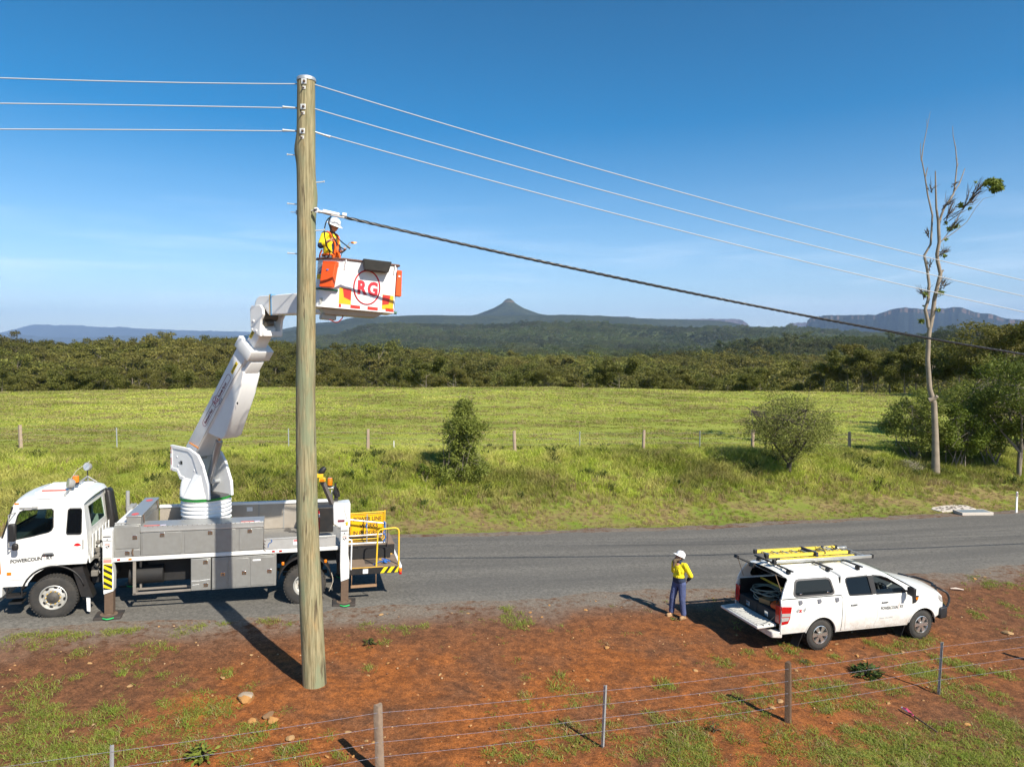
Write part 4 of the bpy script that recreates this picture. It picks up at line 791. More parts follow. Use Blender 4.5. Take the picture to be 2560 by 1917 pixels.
def pole_r(z): return float(np.interp(z, [-0.3, 0.2, 3.55, 6.17, 8.1, 9.4, 11.0, 12.4], [0.25, 0.24, 0.215, 0.19, 0.182, 0.182, 0.182, 0.172]))
def build_pole():
    root = empty('power_pole', PB, 0, 'thick round greenish timber power pole with steel step bolts', 'power pole'); b = MB(); zs = np.linspace(-0.4, 12.36, 110); n = 40
    V = []
    for z in zs:
        for k in range(n):
            a = 6.2832 * k / n; r = pole_r(z) * (1 + 0.012 * math.sin(3 * a + z * 0.7) + 0.05 * (fbm(a * 2.2, z * 0.9, 4, 2) - 0.45))
            r += 0.045 * math.exp(-((z - 11.0) / 0.22) ** 2 - ((a - 3.14) / 0.7) ** 2) + 0.04 * math.exp(-((z - 10.05) / 0.3) ** 2 - (min(a, 6.283 - a) / 0.7) ** 2)
            V.append((pole_c(z) + r * math.cos(a), r * math.sin(a), z))
    b.add(V, [(i * n + k, i * n + (k + 1) % n, (i + 1) * n + (k + 1) % n, (i + 1) * n + k) for i in range(len(zs) - 1) for k in range(n)] + [tuple(range((len(zs) - 1) * n, len(zs) * n))])
    b.build('shaft', pole_material(), root, smooth=50)
    cx = pole_c(12.4); b = MB(); b.lathe([(0.0, 0.035), (0.12, 0.03), (0.176, 0.012), (0.186, -0.005), (0.186, -0.055), (0.178, -0.055)], Matrix.Translation((cx, 0, 12.38)), 36); b.build('pole_cap', GALV, root, smooth=40)
    for i, z in enumerate((12.27, 11.78, 11.31)):
        x = pole_c(z) + 0.005 - i * 0.012; y = -pole_r(z) - 0.004; b = MB(); b.box(x - 0.05, x + 0.05, y - 0.008, y + 0.02, z - 0.055, z + 0.05); o = b.build('washer_plate', P('zinc_plate', (0.66, 0.66, 0.64), 0.45, metal=0.3), root, bevel=0.004)
        c = MB(); c.cyl((x + 0.01, y, z - 0.005), (x + 0.01, y - 0.055, z - 0.005), 0.015, n=8); c.cyl((x + 0.01, y - 0.008, z - 0.005), (x + 0.01, y - 0.03, z - 0.005), 0.026, n=6); c.build('bolt', RUST, o)
        z2 = z - 0.125; b = MB(); b.box(x - 0.03, x + 0.03, y - 0.006, y + 0.02, z2 - 0.03, z2 + 0.03); o = b.build('washer_plate', P('zinc_plate', (0.6, 0.6, 0.6)), root, bevel=0.003); c = MB(); c.cyl((x, y, z2), (x - 0.02, y - 0.06, z2 - 0.01), 0.013, n=8); c.build('bolt', RUST, o)
    for z, sd, L_ in ((10.885, -1, 0.19), (10.35, 1, 0.185), (9.92, -1, 0.19), (9.40, 1, 0.19), (8.94, -1, 0.19)):
        b = MB(); c = pole_c(z); r = pole_r(z); x0 = c + sd * (r - 0.03); x1 = c + sd * (r + L_); b.cyl((x0, 0, z), (x1, 0, z + 0.02), 0.011, n=8); b.cyl((x1 - sd * 0.012, 0, z + 0.02), (x1, 0, z + 0.02), 0.021, n=8); b.build('step_bolt', P('zinc_plate'), root, smooth=40)
    b = MB(); z = 9.76; c = pole_c(z); r = pole_r(z); b.cyl((c - r + 0.02, 0, z), (c - r - 0.13, 0, z + 0.012), 0.008, n=6); b.box(c - r - 0.018, c - r + 0.03, -0.03, 0.03, z - 0.04, z + 0.045); b.build('eye_bolt', GALV, root)
build_pole()

WIRE = P('grey_line_cover', (0.45, 0.46, 0.48), 0.5, metal=0.0, var=0.06, scale=2)
ADIR = Vector((RA[0], RA[1], 0))
def wire_run(name, label, cat, group, z0, zpts, sgn, x_off, reach, mat, rad, helix=None, y_off=0.0):
    """a conductor leaving the pole along the road: zpts are heights at distances out"""
    ks = [0] + [k for k, z in zpts]; zs = [z0] + [z for k, z in zpts]; co = np.polyfit(ks, zs, 2); start = PB + Vector((x_off, y_off, 0))
    f = lambda k: Vector((start.x + sgn * ADIR.x * k, start.y + sgn * ADIR.y * k, float(np.polyval(co, k)))); b = MB(); root_p = f(0); T = Matrix.Translation(-root_p)
    if not helix: b.tube([f(k) for k in np.linspace(0, reach, 40)], rad, 8)
    else:
        n = int(reach / 0.05)
        for q in range(3):
            pts = []
            for i in range(n + 1):
                k = reach * i / n; w = k * 6.283 / 0.62 + q * 2.094; p = f(k); pts.append(p + Vector((-ADIR.y * math.cos(w), ADIR.x * math.cos(w), math.sin(w))) * helix * (1 if k > 0.0 else 1))
            b.tube(pts, rad, 6)
    o = b.build(name, mat, None, smooth=60, recalc=False, weld=0, xf=T); o.location = root_p; tag(o, label, cat, group); return o, f
zz = lambda u, v, Y: at(u, v, Y).z
for i, (za, vl, vm, vr) in enumerate(((12.23, 193, 363, 704), (11.76, 258, 416, 742.5), (11.31, 323, 468, 781.6))):
    z0 = za; nm = ['top', 'middle', 'bottom'][i]
    o, f = wire_run('power_line', nm + ' of the three grey wires running left from the pole', 'wire', 'overhead wires', z0, [(2.7, zz(345, [205.5, 263.8, 325][i], 13.38)), (5.44, zz(0, vl, 12.6))], -1, pole_c(za) - 0.16, 14, WIRE, 0.0108)
    c = MB(); d = Vector((-ADIR.x, -ADIR.y, -0.03)); p = Vector((0, 0, 0))
    if i: c.cyl(p + d * 0.02, p + d * 0.26, 0.016, 0.024, 8); c.cyl(p + d * 0.26, p + d * 0.29, 0.03, n=8); c.build('dead_end_clamp', GALV, o)
    o, f = wire_run('power_line', nm + ' of the three grey wires descending right from the pole', 'wire', 'overhead wires', z0 - 0.01, [(4.17, zz(1280, vm, 15.33)), (19.06, zz(2560, vr, 19.56))], 1, pole_c(za) + 0.16, 46, WIRE, 0.0108)
    if i == 2: c = MB(); d = Vector((ADIR.x, ADIR.y, -0.25)); c.cyl(d * 0.02, d * 0.28 + Vector((0, 0, 0.0)), 0.016, 0.022, 8); c.cyl(d * 0.28, d * 0.31, 0.028, n=8); c.build('dead_end_clamp', GALV, o)

o, f = wire_run('bundled_cable', 'thick twisted black cable descending right from the pole above the worker', 'cable', 'overhead wires', 9.72, [(4.17, zz(1280, 640, 15.13)), (19.06, zz(2560, 889, 19.36))], 1, pole_c(9.7) + 0.205, 46, P('black_twisted_cable', (0.022, 0.022, 0.024), 0.35, var=0.1), 0.0165, 0.017, -0.20)
T = Matrix.Translation(-o.location); LD = Vector((ADIR.x, ADIR.y, -0.16)).normalized()
b = MB(); b.lathe([(0.035, -0.012), (0.055, 0), (0.035, 0.012), (0.02, 0), (0.035, -0.012)], Matrix.Translation((0.05, 0, 0.0)) @ Matrix.Rotation(R(90), 4, 'X'), 16)
for a0, a1, r0, r1, dz in ((0.06, 0.20, 0.022, 0.030, 0), (0.18, 0.50, 0.045, 0.036, 0.012), (0.34, 0.60, 0.025, 0.022, -0.02), (0.56, 0.64, 0.04, 0.045, 0.03)): b.cyl(LD * a0 + Vector((0, -0.01, dz)), LD * a1 + Vector((0, -0.01, dz)), r0, r1, 8)
b.cyl(Vector((0.04, 0, 0)), Vector((-0.10, 0.10, 0)), 0.012, n=6); b.build('strain_clamp', CLEANW, o, smooth=50)
def u4(a, b_, Y): return at(700 + a / 4.731, 480 + b_ / 4.731, Y)
def smooth_path(pts, n=8):
    P_ = [Vector(p) for p in pts]; P_ = [P_[0] * 2 - P_[1]] + P_ + [P_[-1] * 2 - P_[-2]]; out = []
    for i in range(1, len(P_) - 2):
        for k in range(n):
            t = k / n; a, b_, c, d = P_[i - 1:i + 3]; out.append(0.5 * ((2 * b_) + (c - a) * t + (2 * a - 5 * b_ + 4 * c - d) * t * t + (3 * b_ - a - 3 * c + d) * t ** 3))
    out.append(P_[-2]); return out
for pts in ([(604, 292, 14.12), (560, 330, 14.4), (533, 400, 14.6), (526, 490, 14.85), (542, 600, 15.1), (575, 680, 15.25), (650, 742, 15.35)], [(600, 296, 14.12), (580, 340, 14.4), (590, 420, 14.6), (628, 530, 14.9), (690, 630, 15.15), (775, 692, 15.28)], [(598, 296, 14.12), (575, 370, 14.45), (612, 450, 14.7), (665, 525, 14.95), (740, 600, 15.2), (815, 655, 15.3)], [(535, 570, 15.05), (548, 640, 15.2), (590, 720, 15.3), (560, 775, 15.35)]):
    b = MB(); b.tube(smooth_path([u4(*p) for p in pts]), 0.0125, 6); o2 = b.build('cable_tail', HOSE, o, smooth=60, recalc=False, weld=0, xf=T)
b = MB(); b.cyl(u4(790, 635, 15.28), u4(832, 668, 15.3), 0.022, 0.024, 8); b.build('cable_lug', HOSE, o, xf=T)

# ------------------------------------------------------------------ fences, markers and small things on the ground
SPLITW = P('split_fence_timber', (0.26, 0.19, 0.135), 0.9, var=0.4, scale=5, bump=0.5); SPLITD = P('dark_fence_timber', (0.115, 0.070, 0.043), 0.9, var=0.4, scale=5, bump=0.5); PALEPOST = P('pale_far_post', (0.36, 0.27, 0.20), 0.9, var=0.3, scale=5, bump=0.3)
FWIRE = P('barbed_wire', (0.22, 0.22, 0.28), 0.6, metal=0.0, var=0.2, spec=0.3)
def split_post(x, y, z, h, w, lean, mat, parent, base):
    rg = np.random.default_rng(int(abs(x * 100))); b = MB(); lv = 7; n = 9; V = []
    prof = [w * 0.5 * (0.85 + 0.3 * rg.random()) for _ in range(n)]
    for i in range(lv):
        k = i / (lv - 1)
        for q in range(n):
            a = 6.283 * q / n; r = prof[q] * (1.0 - 0.10 * k + 0.04 * rg.normal()); V.append((r * math.cos(a) + lean * h * k, r * math.sin(a) * 0.9, -0.15 + (h + 0.15) * k + (0.02 * math.sin(a * 2) if i == lv - 1 else 0)))
    b.add(V, [(i * n + k, i * n + (k + 1) % n, (i + 1) * n + (k + 1) % n, (i + 1) * n + k) for i in range(lv - 1) for k in range(n)] + [tuple(range((lv - 1) * n, lv * n))])
    return b.build('post', mat, parent, smooth=30, xf=Matrix.Translation(Vector((x, y, z)) - base))
def picket(x, y, z, h, lean, parent, base, mat=None):
    b = MB(); w = 0.02
    for a in (0.4, 2.5, 4.6): b.hexa([Vector((0, 0, -0.1)) + Vector(q) for q in ((0, 0, 0), (math.cos(a) * 0.034, math.sin(a) * 0.034, 0), (math.cos(a + 0.18) * 0.034, math.sin(a + 0.18) * 0.034, 0), (math.cos(a + 1.2) * 0.006, math.sin(a + 1.2) * 0.006, 0))], [Vector((lean * h, 0, h)) + Vector(q) for q in ((0, 0, 0), (math.cos(a) * 0.034, math.sin(a) * 0.034, 0), (math.cos(a + 0.18) * 0.034, math.sin(a + 0.18) * 0.034, 0), (math.cos(a + 1.2) * 0.006, math.sin(a + 1.2) * 0.006, 0))])
    return b.build('star_picket', mat or GALV, parent, xf=Matrix.Translation(Vector((x, y, z)) - base))
def build_fence(label, spots, heights, wires, pw, rad, near):
    base = Vector((spots[len(spots) // 2][0], spots[len(spots) // 2][1], 0)); base.z = gz(base.x, base.y); root = empty('wire_fence', base, 0, label, 'fence')
    for i, (x, y, kind) in enumerate(spots):
        z = gz(x, y)
        if kind == 'p': split_post(x, y, z, heights[0], pw, -0.02 if near else 0.035 * ((i * 7 % 5) - 2) / 2, (SPLITD if x > 3 else SPLITW) if near else PALEPOST, root, base)
        elif kind == 's': picket(x, y, z, heights[1], 0.04 if near else 0.0, root, base, GALV)
    for h in wires:
        b = MB(); pts = []
        for i in range(len(spots) - 1):
            p = Vector((spots[i][0], spots[i][1], gz(*spots[i][:2]) + h)); q = Vector((spots[i + 1][0], spots[i + 1][1], gz(*spots[i + 1][:2]) + h))
            for k in range(5): pts.append(p.lerp(q, k / 5) + Vector((0, -pw * 0.3, -0.02 * math.sin(math.pi * k / 5))))
        b.tube(pts, rad, 5)
        if near:
            for i in range(len(pts) - 1):
                for k in range(7):
                    c = pts[i].lerp(pts[i + 1], (k + 0.5) / 7); d = Vector((rng.normal() * 0.3, rng.normal(), rng.normal())).normalized() * 0.016; b.cyl(c - d, c + d, 0.0016, n=3)
        b.build('wire', FWIRE, root, recalc=False, weld=0, xf=Matrix.Translation(-base))
build_fence('near barbed wire fence of timber posts and steel pickets along the dirt verge', [(-13.6, 7.0, 'p'), (-9.75, 8.45, 'p'), (-5.84, 9.85, 's'), (-2.19, 11.3, 'p'), (1.65, 12.42, 's'), (5.55, 13.72, 'p'), (9.50, 15.22, 's'), (13.5, 16.55, 'p'), (17.6, 17.9, 's'), (21.8, 19.3, 'p')], (1.20, 1.17), (1.09, 0.84, 0.59, 0.34), 0.145, 0.0024, True)
FAR = [(-34.5, 35.0, 'p'), (-25.66, 36.35, 'p'), (-20.88, 36.77, 's'), (-12.2, 38.0, 's'), (-7.82, 37.8, 'p'), (0.16, 38.83, 'p'), (3.88, 39.93, 's'), (7.73, 41.0, 'p'), (11.33, 42.0, 's')] + [(*hit(1881, 1124)[:2], 'p'), (21.07, 43.41, 'p'), (24.47, 44.34, 's'), (29.0, 45.6, 's'), (34.0, 47.0, 'p')]
build_fence('far wire fence of pale timber posts between the grassy bank and paddock', FAR, (1.22, 1.15), (1.05, 0.75, 0.45), 0.2, 0.003, False)

def simple(name, label, cat, b, mat, u, v, bevel=0, dz=0, rz=TH, smooth=None, group=None):
    x, y, z = hit(u, v); o = b.build(name, mat, None, bevel=bevel, smooth=smooth); o.location = (x, y, z + dz); o.rotation_euler = (0, 0, rz); return tag(o, label, cat, group)
b = MB(); b.box(-0.02, 0.02, -0.02, 0.02, -0.1, 0.62); simple('marker_stake', 'short thin white stake in the paddock edge left of the ragged shrub', 'stake', b, CLEANW, 985, 1130)
x, y, z = hit(2541, 1281); r = empty('guide_post', (x, y, z), 0.3, 'white roadside guide post at the right end of the road', 'guide post'); b = MB(); b.prism([(-0.055, -0.1), (0.055, -0.1), (0.05, 1.0), (0.03, 1.05), (-0.045, 1.05), (-0.05, 1.0)], -0.02, 0.02); b.build('post', CLEANW, r, bevel=0.006)
b = MB(); b.box(-0.042, 0.012, -0.026, -0.019, 0.80, 1.0); b.build('reflector', P('dark_red_reflector', (0.12, 0.01, 0.015), 0.3), r)
# storm drain: stone pitched apron and a steel grate
x, y, z = hit(2386, 1274); r = empty('drain_apron', (x, y, z), TH, 'pale concrete apron set with dark stones beside the road', 'drain apron'); b = MB()
b.prism([(-1.25, -0.40), (0.9, -0.46), (1.15, 0.25), (0.75, 0.62), (-0.75, 0.60), (-1.3, 0.2)], 0.0, 0.09, axes='xy'); b.build('slab', P('pale_concrete', (0.55, 0.49, 0.43), 0.9, var=0.15, bump=0.2), r, bevel=0.03)
for i in range(24):
    b = MB(); px_, py_ = -1.1 + 2.0 * rng.random(), -0.33 + 0.8 * rng.random(); b.lathe([(0, 0.125), (0.05, 0.115), (0.075, 0.085)], Matrix.Translation((px_, py_, 0)) @ Matrix.Diagonal((1 + 0.5 * rng.random(), 0.8, 1, 1)), 7); b.build('pitching_stone', P('dark_pitching_stone', (0.14, 0.12, 0.10), 0.9, var=0.3), r, recalc=False, weld=0)
x, y, z = hit(2432, 1285); r = empty('drain_grate', (x, y, z + 0.02), TH - 0.25, 'rectangular steel drain grate in a concrete frame at the road edge', 'drain grate'); b = MB()
b.box(-0.78, 0.78, -0.36, -0.29, 0, 0.14); b.box(-0.78, 0.78, 0.29, 0.36, 0, 0.14); b.box(-0.78, -0.70, -0.29, 0.29, 0, 0.14); b.box(0.70, 0.78, -0.29, 0.29, 0, 0.14); b.build('frame', P('pale_concrete'), r, bevel=0.01)
b = MB(); [b.box(-0.70, 0.70, -0.28 + 0.08 * i, -0.245 + 0.08 * i, 0.10, 0.135) for i in range(8)]; b.build('bars', P('blue_grey_grate', (0.26, 0.32, 0.36), 0.5, metal=0.4), r); b = MB(); b.box(-0.70, 0.70, -0.29, 0.29, 0.0, 0.02); b.build('sump', INK, r)
# dead grass heap by the gum tree
x, y, z = hit(2268, 1172); b = MB(); rg = np.random.default_rng(77)
for i in range(420):
    a = rg.random() * 6.283; q = rg.random() ** 0.7; p = Vector((0.95 * q * math.cos(a), 0.6 * q * math.sin(a), 0.05 + 0.55 * (1 - q) * rg.random())); d = Vector((rg.normal(), rg.normal() * 0.7, abs(rg.normal()) * 0.45)).normalized() * rg.uniform(0.15, 0.4); b.cyl(p, p + d, 0.010, 0.003, 3, False)
o = b.build('brush_pile', P('dead_brush', (0.27, 0.235, 0.17), 0.95, var=0.4, scale=3), None, recalc=False, weld=0); o.location = (x, y, z - 0.03); tag(o, 'heap of dry grey cut brush left of the bare gum tree foot', 'brush pile')
# lying survey stake with pink ribbon
p0 = Vector(hit(1700 + 1425 / 2.572, 1580 + 497 / 2.572)) + Vector((0, 0, 0.05)); p1 = Vector(hit(1700 + 1655 / 2.572, 1580 + 652 / 2.572)) + Vector((0, 0, 0.03)); r = empty('survey_stake', p0, 0, 'survey stake with white tip and pink ribbon lying on the verge', 'stake'); d = p1 - p0
b = MB(); b.cyl(d * 0.2, d, 0.018, n=5); b.build('shaft', SPLITD, r); b = MB(); b.cyl(d * 0.0, d * 0.2, 0.019, n=5); b.build('tip', CLEANW, r)
b = MB(); b.tube([d * 0.03, d * 0.03 + Vector((0.03, -0.10, 0.03)), d * 0.05 + Vector((0.06, -0.2, -0.01)), d * 0.06 + Vector((0.05, -0.28, 0.0))], [0.02, 0.028, 0.03, 0.02], 4); b.build('ribbon', P('pink_ribbon', (0.85, 0.10, 0.22), 0.6), r)
p0 = Vector(hit(2376, 1473)); p1 = Vector(hit(2409, 1476)); b = MB(); b.tube([Vector((0, 0, 0.03)), (p1 - p0) * 0.4 + Vector((0, 0, 0.05)), p1 - p0 + Vector((0, 0, 0.03))], [0.02, 0.035, 0.018], 6); o = b.build('branch', P('bleached_wood', (0.62, 0.50, 0.42), 0.8), None, smooth=60); o.location = p0; tag(o, 'short bleached pale branch on the dirt ahead of the ute', 'branch')

def weed(label, u, v, r, h, seed, n=46):
    rg = np.random.default_rng(seed); x, y, z = hit(u, v); Cc, A, B = [], [], []
    for i in range(n):
        a = rg.random() * 6.283; q = r * (0.25 + 0.75 * rg.random()); c = np.array([q * math.cos(a), q * math.sin(a), h * (0.2 + 0.8 * rg.random()) * (1.1 - q / r * 0.6)]); t = unit(np.array([math.cos(a), math.sin(a), 0.15 + 0.4 * rg.normal()])); sd = unit(np.cross(t, np.array([0, 0, 1.0]) + rg.normal(size=3) * 0.4)); L_ = r * (0.2 + 0.16 * rg.random()); Cc.append(c); A.append(t * L_); B.append(sd * L_ * 0.75)
    root = empty('weed', (x, y, z), 0, label, 'plant'); o = bpy.data.objects.new('leaves', quads_mesh('leaves', np.array(Cc), np.array(A), np.array(B), G_WEED if seed != 3 else LEAF_OLIVE, True)); COL.objects.link(o); o.parent = root
    b = MB(); [b.tube([(0, 0, 0), tuple(np.array(Cc[i]) * 0.6 + np.array([0, 0, 0.03])), tuple(Cc[i])], [0.008, 0.006, 0.003], 4) for i in range(0, n, 3)]; b.build('stem', DARKBARK, root, recalc=False, weld=0)
weed('broad leafed dark green weed behind the fence right of the dark timber post', 1700 + 1200 / 2.572, 1580 + 275 / 2.572, 0.36, 0.26, 1, 90)
weed('small dark rosette weed on bare dirt right of the power pole', 860 + 160 / 2.458, 1500 + 272 / 2.458, 0.19, 0.15, 2, 50)
weed('dusky bushy weed behind the fence between the left picket and pole', 1240 / 2.458, 1550 + 850 / 2.458, 0.26, 0.28, 3, 90)
weed('small grey green weed just right of the dark timber fence post top', 1700 + 800 / 2.572, 1580 + 200 / 2.572, 0.12, 0.14, 4, 30)
weed('small dark spindly weed left of the dark timber fence post foot', 1700 + 220 / 2.572, 1580 + 640 / 2.572, 0.14, 0.26, 5, 30)
weed('bright sprig of weed at the boot of the man on the ground', 1600 + 590 / 6.9, 1340 + 1440 / 6.9, 0.12, 0.08, 3, 24)

def stones():
    mats = [P('ochre_sandstone', (0.40, 0.20, 0.062), 0.9, var=0.25, scale=9, bump=0.3), P('tan_sandstone', (0.36, 0.215, 0.095), 0.9, var=0.25, scale=9, bump=0.3), P('pale_sandstone', (0.38, 0.22, 0.09), 0.9, var=0.25, scale=9, bump=0.3)]
    protos = []
    for i in range(8):
        rg = np.random.default_rng(60 + i); bm = bmesh.new(); bmesh.ops.create_icosphere(bm, subdivisions=2 if i < 6 else 3, radius=1); off = Vector(rg.normal(size=3) * 5)
        pl = [(Vector(unit(rg.normal(size=3))), 0.50 + 0.3 * rg.random()) for _ in range(10)]
        for v in bm.verts:
            d = v.co.normalized(); r = 1 + 0.22 * mnoise.noise(d * 1.4 + off)
            for nrm, lim in pl:
                k = d.dot(nrm)
                if k * r > lim: r = lim / k
            v.co = Vector((d.x * r, d.y * r * 0.8, d.z * r * 0.5))
        me = bpy.data.meshes.new('stone'); bm.to_mesh(me); bm.free(); me.materials.append(mats[i % 3]); protos.append(me)
        me.polygons.foreach_set('use_smooth', [True] * len(me.polygons)); me.set_sharp_from_angle(angle=R(14))
    A = [(795,408,22),(622,408,12),(550,270,18),(1545,215,14),(1487,268,14),(445,685,22),(770,193,15),(2065,203,20),(2130,525,14),(1903,663,16),(2050,688,12),(2143,690,17),(2010,838,20),(2168,838,16),(1545,850,14),(1570,530,18),(1370,357,22),(1640,497,16),(1620,513,9),(90,380,12),(1305,465,12),(400,252,10),(2115,470,7),(1850,720,6)]
    B = [(230,90,18),(760,85,16),(1260,33,14),(1485,65,22),(1145,75,14),(1150,103,10),(1215,105,10),(1130,160,11),(1640,90,9),(1760,100,7),(270,388,17),(590,458,22),(150,465,16),(265,285,20),(340,315,12),(1205,420,14),(1345,353,8),(1615,293,24),(2072,332,9),(2065,380,9),(2022,407,8),(2158,437,20),(1107,517,19),(1495,495,22),(1500,540,8),(890,612,12),(770,650,8),(1083,717,9),(1685,733,16),(1800,635,10),(1450,605,8),(138,865,20),(180,875,17),(248,843,14),(57,960,18),(25,812,22),(18,650,14),(700,845,18),(660,838,10),(570,877,11),(887,1000,17),(955,1000,18),(928,983,10),(1130,953,14),(1090,940,9),(1165,770,8),(1175,885,10),(1875,860,10),(285,945,9),(500,968,7),(365,795,7),(320,508,6),(530,740,7),(1400,238,8),(1800,305,6),(1960,270,7)]
    Cc = [(215,68,9),(98,252,22),(125,403,11),(345,143,9),(375,145,8),(183,532,18),(240,538,14),(745,248,16),(640,448,28),(595,488,24),(810,383,14),(720,635,11),(1007,78,14),(967,115,14),(1140,153,18),(1183,182,12),(1430,128,18),(1340,460,16),(1845,597,22),(1897,545,14),(2090,690,14),(1960,152,10),(1997,232,14),(2110,12,30),(955,172,8),(145,480,12),(45,620,8),(330,225,7),(165,187,9),(265,828,10),(775,630,6)]
    D = [(980,1025,24),(1085,1005,22),(1060,1255,15),(900,1270,8),(905,1315,14),(940,1380,9),(1325,1590,26),(960,1585,7),(790,1275,6),(1000,990,12),(750,1150,7)]
    L_ = [(a / 2.458, 1550 + b / 2.458, r / 2.458) for a, b, r in A] + [(860 + a / 2.458, 1500 + b / 2.458, r / 2.458) for a, b, r in B] + [(1700 + a / 2.572, 1580 + b / 2.572, r / 2.572) for a, b, r in Cc] + [(2200 + a / 4.139, 1200 + b / 4.139, r / 4.139) for a, b, r in D]
    big = [(618, 1752, 25.5, 6, 'largest stone, ochre with grey scraped top, left of the pole foot', 0.95), (629, 1806, 13.5, 3, 'blocky ochre stone left of the hollowed stone', 0.95), (682, 1804, 19.5, 0, 'long ochre stone with a hollow in its top by the wire', 0.8), (669, 1793, 19, 7, 'brown half buried stone behind the hollowed ochre stone', 0.6), (725, 1848, 13, 4, 'knobbly orange stone with a grey hole below the hollowed stone', 0.95)]
    for u, v, r, i, lab, hz in big:
        x, y, z = hit(u, v); s_ = r * math.hypot(x, y) / F; o = bpy.data.objects.new('stone', protos[i]); COL.objects.link(o); o.location = (x, y, z + s_ * 0.22); o.scale = (s_ * 1.02, s_, s_ * 1.25 * hz); o.rotation_euler = (0, 0, 0.2 + i); tag(o, lab, 'stone', 'larger stones near the pole foot')
        if i == 7: o.data = o.data.copy(); o.data.materials[0] = P('brown_stone', (0.19, 0.11, 0.055), 0.95, var=0.3)
        if i == 6:
            o.data = o.data.copy(); m2 = P('scraped_stone', (0.37, 0.29, 0.21), 0.9, var=0.35, scale=30, bump=0.4); o.data.materials[0] = mats[0]; o.data.materials.append(m2)
            for f in o.data.polygons: f.material_index = 1 if f.normal.z > 0.55 and f.center.y > -0.35 else 0
    for k, (u, v, r) in enumerate(L_):
        x, y, z = hit(u, v); s_ = r * math.hypot(x, y) / F; o = bpy.data.objects.new('stone', protos[int(rng.integers(0, 6))]); COL.objects.link(o); o.location = (x, y, z + s_ * 0.12); o.scale = (s_ * 1.05, s_ * (0.7 + 0.5 * rng.random()), s_ * (0.6 + 0.5 * rng.random())); o.rotation_euler = (rng.normal() * 0.15, rng.normal() * 0.15, rng.random() * 6.28)
        tag(o, 'small ochre stone lying loose on the red dirt verge', 'stone', 'small stones scattered over the verge')
stones()
# ------------------------------------------------------------------ bucket truck (local frame: x towards the rear, y away from the camera, z up)
TM = frame((-11.28, 16.90, 0.36), TH, -0.025)
truck = empty('bucket_truck', label='white bucket truck parked on the road with its boom raised', cat='truck', mat=TM)
def gtz(x, y):                          # height of the road in the truck's frame
    w = TM @ Vector((x, y, 0)); return (gz(w.x, w.y) + 0.03) - w.z
def TB(name, mats, b, bevel=0.0, smooth=None, parent=None, **k): return b.build(name, mats, parent or truck, bevel=bevel, smooth=smooth, **k)
def tyre(b, R_, W, rr, y0, blocks, M):
    """tyre about a local axis; y0 = near sidewall; tread blocks around the rim"""
    pr = [(rr, 0.02), (rr + 0.02, 0.0), (R_ * 0.80, -0.006), (R_ * 0.90, 0.006), (R_ * 0.965, 0.03), (R_ * 0.975, 0.055), (R_ * 0.975, W - 0.055), (R_ * 0.965, W - 0.03), (R_ * 0.90, W), (rr + 0.02, W), (rr, W - 0.02)]
    b.lathe(pr, M, 48)
    n = blocks
    for i in range(n):
        for (a0, a1, z0, z1) in ((0.08, 0.60, 0.018, 0.30), (0.52, 1.02, 0.36, 0.64), (0.08, 0.60, 0.70, 0.982)):
            th0, th1 = 6.2832 * (i + a0) / n, 6.2832 * (i + a1) / n; q = []
            for r in (R_ * 0.955, R_):
                for th, z in ((th0, z0), (th1, z0), (th1, z1), (th0, z1)): q.append(M @ Vector((r * math.cos(th), r * math.sin(th), z * W)))
            b.hexa(q[:4], q[4:])
